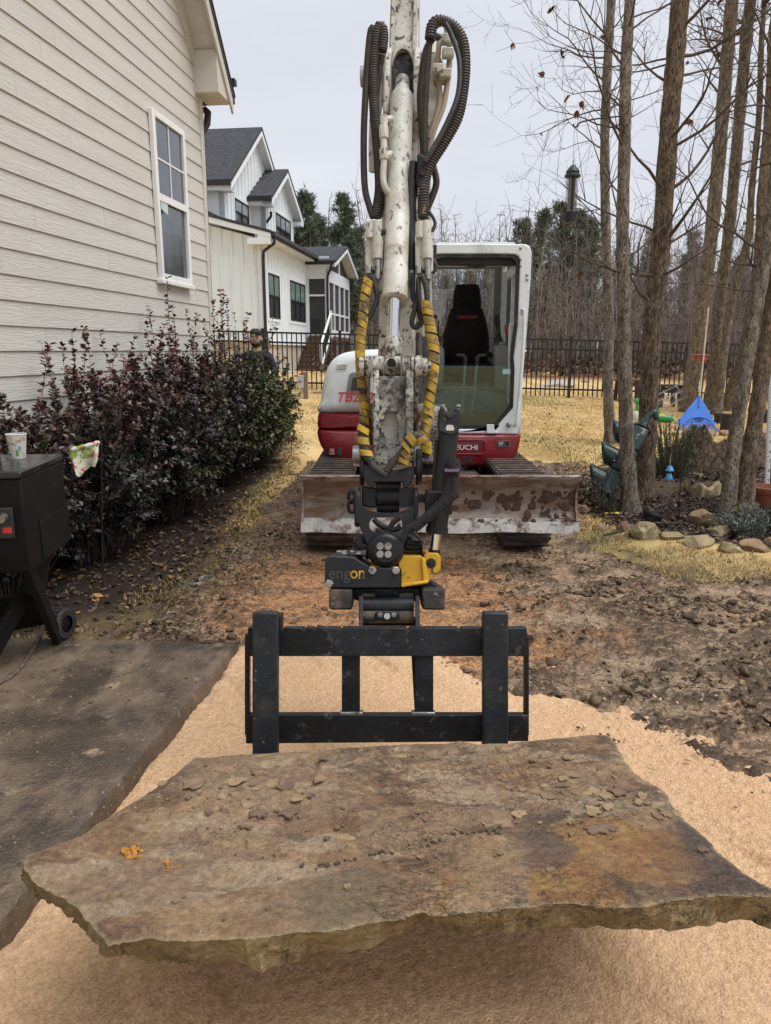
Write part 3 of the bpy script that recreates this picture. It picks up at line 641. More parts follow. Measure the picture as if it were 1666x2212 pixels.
m_seat = M('black_seat_cover', (.012, .011, .011), .9, var=.25, vs=9, spec=.15)
m_grey = M('grey_plastic', (.23, .23, .23), .55, var=.1)
m_dgrey = M('dark_interior', (.045, .047, .05), .7, var=.2)
m_ltr_w = M('white_lettering', (.75, .74, .73), .5, var=.05); m_ltr_r = M('red_lettering', (.62, .05, .06), .5, var=.05)
Zp = lambda y, Y: at(833, y, Y).z
def P2(x, y, Y): return at(x, y, Y)
# ---- dozer blade
mt = M('worn_blade_steel', (.20, .17, .15), .55, .35, var=.3, vs=4, bump=.35, bs=40, layers=(((.135, .066, .036), 3.2, .50, .12, .85, (1, 1, 2.2)), ((.34, .30, .27), 5, .54, .10, .45, (.5, 1, 2)), ((.10, .062, .04), 9, .64, .05, .9), ((.045, .03, .022), 3.6, .685, .03, .9)))
bl = bpy.data.objects.new('dozer_blade', None); COL.objects.link(bl); bl.parent = EX; ORG[bl] = ORG[EX]
prof = [(5.19, .725), (5.205, .70), (5.25, .66), (5.285, .60), (5.295, .53), (5.28, .46), (5.245, .405)]
x0, x1 = -.607, 1.392; nx = 60
loops = []
for i in range(nx+1):
    x = x0+(x1-x0)*i/nx; lp = []
    for j, (y, z) in enumerate(prof): lp.append((x, y+.006*math.sin(i*.9+j)*(.4), z+(.004*math.sin(i*1.7) if j == 0 else 0)))
    loops.append(lp+[(x, y+.03, z) for y, z in reversed(prof)])
MB().loft(loops).build('moldboard', mt, bl, smooth=50)
MB().cyl((x0, 5.215, .715), (x1, 5.215, .715), .018, 10).build('top_edge', mt, bl)
m_edge = M('bare_cutting_edge', (.46, .45, .43), .5, .3, var=.25, vs=7, bump=.4, bs=50, layers=(((.11, .07, .05), 8, .56, .06, .9), ((.16, .12, .09), 20, .62, .04, .9)))
MB().loft([[(x, 5.25, .412), (x, 5.195, .385), (x, 5.175, .318+.005*math.sin(x*9)), (x, 5.20, .318), (x, 5.225, .38), (x, 5.27, .40)] for x in np.linspace(x0-.004, x1+.004, 30)]).build('cutting_edge', m_edge, bl)
for x in (x0, x1-.014): MB().prism([(x, 5.19, .73), (x, 5.31, .67), (x, 5.33, .53), (x, 5.29, .42), (x, 5.20, .40), (x, 5.245, .47), (x, 5.27, .56), (x, 5.235, .66)], (.014, 0, 0)).build('end_plate', mt, bl)
MB().bb(x0+.1, x1-.1, 5.325, 5.39, .44, .62).build('back_beam', m_track, bl, bevel=.01)
for x in (0.02, .72): MB().beam((x, 5.38, .48), (x, 6.5, .42), .1, .14).build('push_arm', m_track, bl, bevel=.01)
rb = random.Random(11); clump = []
m_clod = M('dark_mud_clod', MUD2, .9, var=.4, vs=20, bump=.6, bs=60, layers=(((.26, .11, .04), 8, .60, .06),))
def clodmesh(name, seed, sub=1):
    import bmesh
    bm = bmesh.new(); bmesh.ops.create_icosphere(bm, subdivisions=sub, radius=1.); r = random.Random(seed)
    for v in bm.verts:
        n = v.co.copy(); q = .72+.5*r.random(); v.co = n*q
    me = bpy.data.meshes.new(name); bm.to_mesh(me); bm.free(); me.materials.append(m_clod); return me
clods = [clodmesh('mud_clod', s, 2) for s in range(5)]
for (cx, cy, r) in ((1328, 0, 0),)*0+tuple((rb.gauss(1100, 65), rb.gauss(1085, 18), rb.uniform(.008, .026)) for _ in range(46))+tuple((rb.uniform(1150, 1245), rb.uniform(1060, 1135), rb.uniform(.006, .02)) for _ in range(26))+((1184, 1072, .03), (1222, 1096, .034), (1236, 1068, .03), (985, 1072, .022), (985, 1100, .022), (1040, 1130, .03)):
    if not 995 < cx < 1246 and cx > 1000: continue
    p = P2(cx, min(cy, 1142), 5.285 if cy < 1112 else 5.21); c = bpy.data.objects.new('mud_clump', rb.choice(clods)); COL.objects.link(c); c.parent = bl
    c.location = p-ORG[bl]+Vector((0, .0, 0)); c.scale = (r*rb.uniform(.9, 1.9), r*.45, r*rb.uniform(.8, 1.5)); c.rotation_euler = (0, rb.random()*6, 0)
# ---- tracks
def oval(n, R, y0, y1, zc):
    out = []; L = (y1-y0)*2+2*math.pi*R
    for i in range(n):
        t = L*i/n
        if t < y1-y0: out.append((y0+t, zc+R, 0.))
        elif t < y1-y0+math.pi*R: a = (t-(y1-y0))/R; out.append((y1+R*math.sin(a), zc+R*math.cos(a), -a))
        elif t < 2*(y1-y0)+math.pi*R: out.append((y1-(t-(y1-y0)-math.pi*R), zc-R, math.pi))
        else: a = (t-2*(y1-y0)-math.pi*R)/R; out.append((y0-R*math.sin(a), zc-R*math.cos(a), math.pi-a))
    return out
lugm = None
for cx in (-.45, 1.14):
    tr = bpy.data.objects.new('track', None); COL.objects.link(tr); tr.parent = EX; ORG[tr] = ORG[EX]
    R = .275; y0, y1 = 5.98, 8.0
    o_ = [(cx-.19, y, z) for y, z, _ in oval(72, R, y0, y1, .31)]; i_ = [(cx-.19, y, z) for y, z, _ in oval(72, R-.035, y0, y1, .31)]
    MB().ring(o_, i_, (.38, 0, 0)).build('track_belt', m_track, tr, smooth=50)
    for y in (y0, y1): MB().lathe([(.0, -.12), (.19, -.12), (.225, -.08), (.225, .08), (.19, .12), (0, .12)], (cx, y, .31), (1, 0, 0), 24).build('track_wheel', m_track, tr)
    for y in (6.4, 6.8, 7.2, 7.6): MB().cyl((cx-.12, y, .14), (cx+.12, y, .14), .09, 14).build('track_roller', m_track, tr)
    MB().bb(cx-.09, cx+.09, y0+.05, y1-.1, .2, .43).build('track_frame', m_track, tr, bevel=.02)
    for k, (y, z, a) in enumerate(oval(46, R+.012, y0, y1, .31)):
        if lugm is None:
            lugm = MB().box((0, 0, 0), (.37, .045, .03)).build('track_lug', m_track, tr, fix=True); lugm.location = Vector((0, 0, 0)); lo = lugm
            lugme = MB().box((0, 0, 0), (.37, .045, .03)).mesh('track_lug', smooth=0); lugme.materials.append(m_track); lugm.data = lugme
        else: lo = copy_of(lugm, tr)
        lo.location = Vector((cx, y, z))-ORG[tr]; lo.rotation_euler = (a, 0, 0)
MB().bb(-.2, .88, 6.2, 8.1, .25, .48).build('undercarriage', m_track, EX, bevel=.03)
MB().cyl((.37, 7.25, .48), (.37, 7.25, .60), .45, 32).build('slew_ring', m_track, EX)
# ---- upper structure
def shell(name, outline, ys, mat, bevel=0., smooth=40):   # outline in photo units at Y=7; ys = list of (Y, inset)
    base = [at(x, y, 7.0) for x, y in outline]; c = sum(base, Vector())/len(base); ls = []
    for Y, ins in ys:
        l = []
        for p in base:
            d = c-p; l.append((p.x+d.x/d.length*ins, Y, p.z+d.z/d.length*ins))
        ls.append(l)
    return MB().loft(ls).build(name, mat, EX, bevel=bevel, smooth=smooth)
def smoothloop(pts, n=3):
    P = [Vector((p[0], p[1], 0)) for p in pts]; m = len(P); out = []
    for i in range(m):
        a, b, c, d = P[i-1], P[i], P[(i+1) % m], P[(i+2) % m]
        for k in range(n):
            t = k/n; q = .5*((2*b)+(c-a)*t+(2*a-5*b+4*c-d)*t*t+(3*b-a-3*c+d)*t**3); out.append((q.x, q.y))
    return out
EYS = [(6.965, .10), (6.975, .06), (7.0, .025), (7.05, .0), (8.5, 0.), (8.75, .05), (8.9, .16)]
shell('engine_hood', smoothloop([(690, 892), (692, 868), (697, 832), (704, 803), (716, 780), (736, 765), (764, 758), (800, 755), (850, 754), (868, 758), (870, 800), (870, 880), (860, 892), (780, 892)]), EYS, m_whitep)
shell('upper_skirt', smoothloop([(689, 893), (686, 910), (687, 922), (700, 926), (800, 927), (868, 927), (872, 915), (870, 895), (800, 894), (700, 892)], 2), [(6.97, .05), (6.985, .02), (7.02, 0), (8.6, 0), (8.85, .08)], m_red)
shell('lower_skirt', smoothloop([(686, 928), (687, 945), (694, 965), (708, 982), (728, 993), (752, 1000), (800, 1003), (868, 1003), (874, 990), (874, 940), (868, 929), (800, 928), (700, 927)], 2), [(6.97, .05), (6.985, .02), (7.02, 0), (8.6, 0), (8.85, .08)], m_red)
shell('cab_skirt', smoothloop([(920, 938), (918, 960), (920, 985), (924, 1003), (960, 1007), (1040, 1008), (1078, 1007), (1098, 1000), (1115, 983), (1122, 962), (1124, 940), (1110, 937), (1000, 936)], 3), [(6.96, .05), (6.975, .02), (7.01, 0), (8.6, 0), (8.8, .08)], m_red)
MB().bb(-.5, 1.1, 7.1, 8.7, .50, 1.0).build('turntable_deck', m_dgrey, EX, bevel=.02)
MB().bb(.14, .50, 6.75, 7.3, .55, 1.05).build('boom_mount', m_dgrey, EX, bevel=.02)
def fr2(pts, Y): return [at(x, y, Y) for x, y in pts]
# lamp recess, plates, lettering on the hood
MB().prism(fr2([(748, 850), (755, 808), (762, 804), (800, 804), (800, 850)], 6.948), (0, .05, 0)).build('lamp_recess', m_grey, EX, bevel=.006)
MB().prism(fr2([(758, 842), (763, 815), (800, 815), (800, 842)], 6.938), (0, .03, 0)).build('work_lamp', M('dark_lamp_glass', (.03, .025, .022), .15), EX, bevel=.004)
MB().prism(fr2([(727, 797), (728, 787), (750, 787), (748, 797)], 6.955), (0, .03, 0)).build('bolt_plate', m_cream, EX)
text('model_lettering', 'TB260', m_ltr_r, EX, .125, at(765, 859, 6.945), (1, 0, 0), (0, 0, 1), depth=.0, shear=.25, off=.02, sx=1.0)
MB().prism(fr2([(752, 950), (752, 932), (766, 932), (766, 950)], 6.955), (0, .02, 0)).build('tow_eye', m_dgrey, EX, bevel=.004) if False else None
MB().prism(fr2([(711, 982), (711, 970), (722, 970), (722, 982)], 6.952), (0, .03, 0)).build('decal', M('faded_decal', (.45, .40, .33), .7, layers=(((.2, .05, .05), 30, .5, .1),)), EX)
MB().prism(fr2([(729, 975), (731, 968), (737, 968), (739, 975), (739, 984), (729, 984)], 6.950), (0, .03, 0)).build('latch', m_dgrey, EX, bevel=.003)
# cab-side skirt: raised panel, lettering, data plate, vent
rp_o = [(x, y) for x, y in rrect(925, 1051, -983, -949, 8)]; rp_i = [(x, y) for x, y in rrect(929, 1047, -979, -953, 6)]
MB().ring(fr2([(x, -y) for x, y in rp_o], 6.945), fr2([(x, -y) for x, y in rp_i], 6.945), (0, .012, 0)).build('panel_rim', m_red, EX, bevel=.003)
text('maker_lettering', 'TAKEUCHI', m_ltr_w, EX, .066, at(992, 967, 6.95), (1, 0, 0), (0, 0, 1), depth=0, off=.012, sx=1.13)
dp = MB().prism(fr2([(1073, 965), (1073, 952), (1101, 952), (1101, 965)], 6.95), (0, .01, 0)).build('data_plate', m_steel, EX)
MB().prism(fr2([(1074.2, 964), (1074.2, 953), (1100, 953), (1100, 964)], 6.947), (0, .004, 0)).build('plate_face', m_blackp, dp)
for i in range(3): MB().prism(fr2([(1077, 956+2.8*i), (1077, 955+2.8*i), (1089-2*i, 955+2.8*i), (1089-2*i, 956+2.8*i)], 6.946), (0, .001, 0)).build('plate_print', m_ltr_w, dp)
for i in range(3):
    for k in range(2): MB().prism(fr2([(1001+10*k, 989.5+4*i), (1001+10*k, 987+4*i), (1009.5+10*k, 987+4*i), (1009.5+10*k, 989.5+4*i)], 6.949), (0, .02, 0)).build('vent_slot', m_dgrey, EX)
# ---- cab
cb = bpy.data.objects.new('cab', None); COL.objects.link(cb); cb.parent = EX; ORG[cb] = ORG[EX]
YF, YB = 6.98, 8.45
outer = [(922, 938), (922, 760), (921, 560), (921, 527), (960, 526), (1040, 526), (1110, 527), (1136, 527), (1146, 533), (1149, 545), (1147, 600), (1140, 700), (1131, 800), (1124, 880), (1120, 938), (1050, 937), (990, 937), (950, 938)]
inner = [(928, 927), (928, 760), (928, 600), (928, 549), (960, 548), (1040, 548), (1095, 548), (1113, 549), (1121, 553), (1124, 563), (1122, 620), (1119, 700), (1110, 772), (1112, 800), (1109, 880), (1085, 908), (1070, 927), (960, 927)]
for nm, sh_, mat_, w_ in (('front_frame', 0, m_whitep, .09),):
    MB().ring(fr2(outer, YF), fr2(inner, YF), (0, w_, 0)).build(nm, mat_, cb, bevel=.01)
in2 = [(928, 922), (933, 760), (933, 600), (935, 560), (960, 556), (1040, 556), (1085, 556), (1105, 557), (1113, 562), (1116, 570), (1115, 620), (1112, 700), (1103, 772), (1105, 800), (1103, 876), (1080, 902), (1064, 921), (960, 922)]
MB().ring(fr2(inner, YF+.012), fr2(in2, YF+.012), (0, .05, 0)).build('window_seal', m_rub, cb, bevel=.004)
Xr = at(1149, 560, YF).x
# roof, far pillars and rear frame
zt = at(1000, 526, YF).z; zb = at(1000, 937, YF).z; xl = at(922, 560, YF).x
MB().loft([[(x, y, z) for x, z in rrect(xl, Xr, zt-.05, zt+.0, (.01, .01, .03, .03), 4)] for y in (YF+.09, YB)]).build('roof', m_whitep, cb)
MB().loft([[(x, y, z) for x, z in rrect(xl+.1, Xr-.12, zt, zt+.04, .015)] for y in (YF+.2, YB-.15)]).build('roof_hump', m_whitep, cb)
MB().bb(xl+.03, Xr-.05, YF+.095, YF+.22, zt-.17, zt-.06).build('blind_box', m_dgrey, cb, bevel=.01)
for (xa, xb_, ya, yb) in ((Xr-.055, Xr-.005, YB-.10, YB), (xl, xl+.05, YB-.10, YB), (Xr-.045, Xr-.006, 7.72, 7.80)):
    MB().bb(xa, xb_, ya, yb, zb, zt-.05).build('cab_pillar', m_whitep, cb, bevel=.01)
rear = lambda a: [(xl+a, YB-.04, zb+.95 if a > .02 else zb), (Xr-a, YB-.04, zb+.95 if a > .02 else zb), (Xr-a, YB-.04, zt-.04-a), (xl+a, YB-.04, zt-.04-a)]
MB().ring(rear(.01), [(xl+.03, YB-.04, zb+.70), (Xr-.13, YB-.04, zb+.70), (Xr-.13, YB-.04, zt-.07), (xl+.03, YB-.04, zt-.07)], (0, .03, 0)).build('rear_frame', m_grey, cb)
gl_clear = glass('clear_cab_glass', (.86, .93, .92), .05); gl_green = glass('green_tinted_glass', (.74, .86, .85), .04, (.5, .58, .6), dirt=(.22, .27, .26, .08))
MB().add([(xl+.03, YB-.02, zb+.70), (Xr-.13, YB-.02, zb+.70), (Xr-.13, YB-.02, zt-.07), (xl+.03, YB-.02, zt-.07)], [(0, 1, 2, 3)]).build('rear_glass', gl_clear, cb, smooth=0)
MB().ring([(Xr-.02, y, z) for y, z in ((YF+.1, zb), (YB-.1, zb), (YB-.1, zt-.12), (YF+.1, zt-.12))], [(Xr-.02, y, z) for y, z in ((YF+.16, zb+.28), (YB-.2, zb+.5), (YB-.2, zt-.2), (YF+.16, zt-.2))], (-.03, 0, 0)).build('door_frame', m_whitep, cb, bevel=.008)
MB().add([(Xr-.03, YF+.16, zb+.28), (Xr-.03, YB-.2, zb+.5), (Xr-.03, YB-.2, zt-.2), (Xr-.03, YF+.16, zt-.2)], [(0, 1, 2, 3)]).build('door_glass', gl_clear, cb, smooth=0)
MB().bb(xl+.0, xl+.03, YF+.1, YB-.1, zb, zb+.75).build('side_panel', m_dgrey, cb)
MB().prism(fr2([(930, 924), (931, 790), (1104, 791), (1106, 878), (1083, 905), (1068, 924)], YF+.028), (0, .005, 0)).build('lower_front_glass', gl_green, cb, smooth=0)
for pts in ([(1086, 808), (1086, 797), (1103, 797), (1103, 808)], [(932, 812), (932, 797), (947, 797), (947, 812)]):
    MB().prism(fr2(pts, YF+.02), (0, .004, 0)).build('glass_sticker', M('pale_cyan_sticker', (.30, .55, .52), .5, var=.05), cb, smooth=0)
MB().tube(spline([at(1126, 680, YF-.03), at(1129, 668, YF-.06), at(1133, 682, YF-.06), at(1130, 760, YF-.06), at(1122, 860, YF-.06), at(1115, 915, YF-.06), at(1110, 918, YF-.02)], 6), .016, 8).build('grab_handle', m_whitep, cb)
MB().tube(spline([at(1111, 703, YF+.2), at(1106, 698, YF+.2), at(1102, 710, YF+.2), at(1100, 790, YF+.2), at(1097, 870, YF+.2)], 5), .013, 8).build('inner_handle', m_whitep, cb)
for p, q in ((1126, 536), (1126, 560), (1126, 574), (1140, 594), (1140, 604)): MB().ball(at(p-1, q, YF-.003), .013, 10, 6).build('bolt', m_steel, cb)
MB().ball(at(1099, 918, YF-.01), .024, 12, 8).build('bolt', m_steel, cb)
MB().prism(fr2([(1052, 936), (1052, 917), (1068, 917), (1068, 926), (1075, 936)], YF-.02), (0, .03, 0)).build('glass_clamp', m_whitep, cb, bevel=.004)
MB().prism(fr2([(935, 930), (935, 919), (947, 919), (947, 930)], YF-.02), (0, .03, 0)).build('glass_clamp', m_whitep, cb, bevel=.004)
MB().ball(at(1030, 566, 7.35), (.16, .12, .05), 14, 8).build('interior_lamp', m_dgrey, cb)
wl = MB().loft([[at(x, y, Y_) for x, y in rrect(917, 936, 528, 556, 4)] for Y_ in (6.60, 6.75)]).build('front_work_lamp', m_rub, cb, bevel=.004)
# interior
MB().bb(xl+.03, Xr-.04, YF+.09, YB-.06, zb-.0, zb+.06).build('cab_floor', m_dgrey, cb)
MB().bb(xl+.08, Xr-.1, 7.5, 8.3, zb+.06, zb+.42).build('seat_pedestal', M('slate_blue_panel', (.13, .19, .22), .6, var=.15), cb, bevel=.02)
MB().bb(xl+.05, Xr-.06, 8.22, 8.40, zb+.06, zb+.68).build('rear_shelf', m_dgrey, cb, bevel=.02)
st_ = bpy.data.objects.new('operator_seat', None); COL.objects.link(st_); st_.parent = EX; ORG[st_] = ORG[EX]
def slab(name, rows, yc, th, par, mat, lean=0.):   # rows: (y_photo, x_left, x_right); photo units at Y=7.85
    ls = []
    for (py, xa, xb_, t) in rows:
        a = at(xa, py, 7.85); b = at(xb_, py, 7.85); cx_, w, z = (a.x+b.x)/2, (b.x-a.x)/2, a.z; l = []
        for k in range(16):
            an = 2*math.pi*k/16; c_, s_ = math.cos(an), math.sin(an)
            l.append((cx_+w*math.copysign(abs(c_)**.55, c_), yc+lean*(z-1.6)+th*t*math.copysign(abs(s_)**.7, s_), z))
        ls.append(l)
    return MB().loft(ls).build(name, mat, par, smooth=60)
slab('backrest', [(790, 968, 1050, .7), (783, 962, 1056, 1), (750, 958, 1060, 1.15), (725, 958, 1060, 1.15), (700, 966, 1056, 1.05), (680, 971, 1051, 1), (667, 976, 1047, .9), (661, 983, 1040, .7), (657, 990, 1034, .4)], 7.95, .075, st_, m_seat, .1)
slab('headrest', [(664, 985, 1040, .5), (661, 981, 1044, .9), (645, 981, 1044, 1), (622, 985, 1041, 1), (614, 988, 1039, .8), (611, 992, 1034, .4)], 7.95, .06, st_, m_seat, .1)
slab('cushion', [(812, 955, 1062, .9), (803, 950, 1066, 1), (790, 950, 1066, 1), (785, 956, 1060, .9)], 7.72, .26, st_, m_seat)
text('seat_lettering', 'TAKEUCHI', M('dim_red_lettering', (.35, .045, .035), .7), st_, .041, at(1009, 685, 7.87), (1, 0, 0), (0, -.1, 1), depth=.0, off=.012, sx=1.05)
for xa in (963, 1055):
    MB().beam(at(xa, 765, 7.95), at(xa, 765, 7.6), .05, .06).build('armrest', m_seat, st_, bevel=.015)
def console(px, name):
    a = at(px, 790, 7.6)
    MB().loft([[(a.x+dx_*w, 7.62+dy_*d, z) for dx_, dy_ in ((-1, -1), (1, -1), (1, 1), (-1, 1))] for z, w, d in ((a.z-.25, .06, .16), (a.z+.05, .075, .18), (a.z+.16, .07, .16), (a.z+.20, .05, .12))]).build(name, m_grey, cb, bevel=.02)
console(1080, 'control_console'); console(942, 'control_console')
for px in (1078, 944):
    b0 = at(px, 740, 7.6)
    j = MB().lathe([(.0, 0), (.05, 0), (.045, .02), (.038, .03), (.042, .04), (.03, .055), (.033, .065), (.022, .085), (.0, .09)], b0, (-.1, 0, 1), 16).build('joystick', m_rub, cb)
    MB().tube([b0+Vector((0, 0, .08)), b0+Vector((-.012, 0, .14)), b0+Vector((-.02, 0, .2)), b0+Vector((-.03, 0, .235)), b0+Vector((-.025, -.01, .27))], [.02, .024, .03, .034, .022], 12).build('grip', m_rub, j)
lv = MB().tube([at(1096, 760, 7.6), at(1097, 735, 7.6), at(1095, 718, 7.6)], .006, 6).build('safety_lever', m_dgrey, cb)
MB().tube([at(1095, 722, 7.6), at(1094, 712, 7.6), at(1093, 702, 7.6)], [.012, .017, .014], 8).build('red_grip', M('red_plastic', (.55, .03, .02), .4), lv)
for sg, pts in ((-1, [(997, 895), (1001, 850), (1004, 800), (1005, 781)]), (1, [(1017, 892), (1024, 850), (1029, 800), (1031, 781)])):
    q = MB().tube([at(x, y, 7.28) for x, y in pts], .012, 8).build('travel_lever', M('pale_steel_rod', (.30, .33, .34), .4, .3), cb)
    a = at(*pts[-1], 7.28); MB().tube([a+Vector((0, 0, -.03)), a+Vector((0, 0, .035)), a+Vector((sg*.02, 0, .055)), a+Vector((sg*.085, -.0, .06))], [.019, .021, .02, .016], 10).build('lever_grip', m_rub, q)
for x, y, w, h in ((940, 712, .05, .11), (936, 752, .07, .06), (945, 775, .05, .05)): MB().box(at(x, y, 7.5), (w*1.6, .06, h*1.6)).build('monitor', m_dgrey, cb, bevel=.01)
MB().box(at(940, 700, 7.45), (.05, .005, .1)).build('screen_panel', m_grey, cb)
MB().box(at(1095, 745, 7.95), (.12, .3, .05)).build('side_shelf', m_grey, cb, bevel=.01)
MB().box(at(1040, 840, 7.3), (.05, .03, .03)).build('pedal', m_dgrey, cb)
# ============================================================ boom, arm and hoses
def grp(name, par):
    o = bpy.data.objects.new(name, None); COL.objects.link(o); o.parent = par; ORG[o] = ORG[par]; return o
def coil(path, R, wire, pitch, n=5):           # spring guard round a hose
    pts = [Vector(p) for p in path]; L = [0.]
    for a, b in zip(pts[:-1], pts[1:]): L.append(L[-1]+(b-a).length)
    tot = L[-1]; turns = tot/pitch; steps = int(turns*9); out = []; x = None; j = 0
    for i in range(steps+1):
        t = tot*i/steps
        while j < len(L)-2 and L[j+1] < t: j += 1
        f = (t-L[j])/max(1e-9, L[j+1]-L[j]); p = pts[j].lerp(pts[j+1], f); d = (pts[min(j+2, len(pts)-1)]-pts[max(j-1, 0)]).normalized()
        if x is None: x = basis(d)[0]
        x = (x-d*x.dot(d)).normalized(); y = d.cross(x); a = 2*math.pi*turns*i/steps
        out.append(p+(x*math.cos(a)+y*math.sin(a))*R)
    return MB().tube(out, wire, n)
m_coil = M('hose_spring_guard', (.10, .088, .078), .5, .3, var=.3, vs=20)
def hose(par, pts, r, spring=None, n=8, mat=None, name='hose'):
    sp = spline(pts, n); h = MB().tube(sp, r, 10).build(name, mat or m_hose, par, smooth=60)
    if spring: coil(sp, r*1.12, r*.17, spring).build('spring_guard', m_coil, h, smooth=60, fix=False)
    return h
def wrapped(par, pts, r, seg=.03, gap=.004, seed=0):
    """hose inside a yellow spiral wrap: each turn a short sleeve, slanted"""
    sp = spline(pts, 12); core = MB().tube(sp, r*.80, 10).build('wrapped_hose', m_hose, par, smooth=60); rr = random.Random(seed)
    L = [0.]
    for a, b in zip(sp[:-1], sp[1:]): L.append(L[-1]+(b-a).length)
    def pt(t):
        t = min(max(t, 0), L[-1]-1e-6); j = max(k for k in range(len(L)-1) if L[k] <= t); return sp[j].lerp(sp[j+1], (t-L[j])/(L[j+1]-L[j]))
    t = 0.
    while t < L[-1]-seg*.6:
        s_ = seg*rr.uniform(.8, 1.2); a, b = pt(t), pt(t+s_); x, y, d = basis(b-a, (0, 1, 0)); q = r*rr.uniform(.97, 1.06); vs = []; n = 14; sl = rr.uniform(.25, .5)*r
        for (c, rad) in ((a, q), (b, q), (b, q-.003), (a, q-.003)):
            for k in range(n):
                an = 2*math.pi*k/n; vs.append(c+(x*math.cos(an)+y*math.sin(an))*rad+d*sl*math.cos(an))
        fs = [(i*n+k, i*n+(k+1) % n, ((i+1) % 4)*n+(k+1) % n, ((i+1) % 4)*n+k) for i in range(4) for k in range(n)]
        MB().add(vs, fs).build('spiral_wrap', m_ywrap, core); t += s_+gap*rr.uniform(.3, 2.4)
    return core
# ---- boom, in its own vertical plane swung slightly toward the viewer's left
B0, B1 = Vector((.30, 6.62, .98)), Vector((.083, 3.82, 2.78))
bd = Vector((B1.x-B0.x, B1.y-B0.y, 0)).normalized(); bs_ = Vector((bd.y, -bd.x, 0))
def BP(s, z, t=0.): return Vector((B0.x, B0.y, 0))+bd*(s*.945)+bs_*t+Vector((0, 0, z))
bm_ = grp('boom', EX)
cl = [(0, .98, .26), (.35, 1.45, .34), (.8, 2.05, .40), (1.2, 2.46, .42), (1.7, 2.70, .36), (2.4, 2.83, .28), (2.97, 2.86, .22)]
ls = []
for i, (s, z, h) in enumerate(cl):
    a = cl[max(0, i-1)]; b = cl[min(len(cl)-1, i+1)]; t = Vector((b[0]-a[0], b[1]-a[1])).normalized(); nn = Vector((-t.y, t.x)); w = .105 if i > 1 else .12
    ls.append([BP(s+nn.x*h*.5*q, z+nn.y*h*.5*q, w*e) for q, e in ((-1, -1), (-1, 1), (1, 1), (1, -1))])
MB().loft(ls).build('boom_box', m_armp, bm_, bevel=.012)
for e in (-1, 1): MB().prism([BP(s, z, e*.125) for s, z in ((2.80, 3.02), (3.05, 2.99), (3.12, 2.86), (3.05, 2.74), (2.78, 2.72))], bs_*(e*.03)).build('boom_ear', m_armp, bm_, bevel=.008)
MB().cyl(BP(2.97, 2.86, -.20), BP(2.97, 2.86, .20), .045, 18).build('boom_pin', m_steel, bm_)
MB().cyl(BP(.28, .78, 0), BP(1.15, 2.10, 0), .062, 18).build('boom_cylinder', m_armp, bm_)
MB().bb(.26, .54, 6.45, 6.95, .62, 1.12).build('swing_bracket', m_grease, bm_, bevel=.03)
# ---- arm (dipper)
am = grp('arm', EX)
At = az(851, 985, 3.04)                                     # pin at the tip
A_dir = (az(874, 60, 3.38)-At).normalized()                 # from tip upward
side = Vector((1, -.06, 0)).normalized(); fwd = A_dir.cross(side).normalized()
if fwd.y > 0: fwd = -fwd
def AP(t, x=0., f=0.): return At+A_dir*t+side*x+fwd*f      # t along arm, x across, f toward the viewer
ls = []
for t, w, f0, f1 in ((-.06, .07, -.05, .02), (.05, .074, -.10, .045), (.6, .074, -.17, .05), (1.2, .075, -.20, .05), (1.55, .074, -.22, .045), (1.9, .066, -.2, .04), (2.75, .062, -.12, .03)):
    ls.append([AP(t, -w, f0), AP(t, w, f0), AP(t, w, f1), AP(t, -w, f1)])
MB().loft(ls).build('arm_box', m_armp, am, bevel=.008)
for e in (-1, 1):                                            # rails on the face and cheek plates round the cylinder foot
    MB().loft([[AP(t, e*.050-.010, f), AP(t, e*.050+.010, f), AP(t, e*.050+.010, f+.022), AP(t, e*.050-.010, f+.022)] for t, f in ((1.80, .04), (2.75, .03))]).build('arm_rail', m_armp, am, bevel=.004)
    MB().prism([AP(t, e*.050, f) for t, f in ((1.44, .03), (1.48, .13), (1.66, .15), (1.80, .11), (1.88, .04), (1.8, .0), (1.44, .0))], side*(e*.028)).build('cylinder_bracket', m_armp, am, bevel=.008)
m_recshadow = M('recess_shadow_black', (.010, .009, .008), .8, var=.4, vs=14, layers=(((.12, .1, .085), 20, .62, .05, .8),))
rec = [AP(1.40, -.047, .046), AP(1.40, .047, .046)]+[AP(1.76+.085*math.sin(a), .047*math.cos(a), .043) for a in np.linspace(0, math.pi, 13)]
MB().prism(rec, fwd*.006).build('recess_shadow_plate', m_recshadow, am)  # shadow of a recess put on as a thin black arch plate
rim_o = [AP(1.76+.105*math.sin(a), .060*math.cos(a), .04) for a in np.linspace(0, math.pi, 13)]; rim_i = [AP(1.76+.082*math.sin(a), .045*math.cos(a), .04) for a in np.linspace(0, math.pi, 13)]
MB().loft([rim_o, [p+fwd*.03 for p in rim_o], [p+fwd*.03 for p in rim_i], rim_i], cap=False).build('recess_rim', m_armp, am, smooth=60, fix=False) if False else MB().add([*rim_o, *[p+fwd*.03 for p in rim_o], *[p+fwd*.03 for p in rim_i], *rim_i], [(r*13+k, r*13+k+1, ((r+1) % 4)*13+k+1, ((r+1) % 4)*13+k) for r in range(4) for k in range(12)]).build('recess_rim', m_armp, am, smooth=60)
for t, x in ((1.70, .088),): MB().cyl(AP(t, x-.008, .11), AP(t, x+.02, .11), .020, 6).build('pin_bolt', m_cream, am)
MB().prism([AP(1.46, .079, .12), AP(1.72, .079, .14), AP(1.76, .079, .08), AP(1.70, .079, .03), AP(1.44, .079, .05)], side*.022).build('pin_keeper', m_cream, am, bevel=.006)
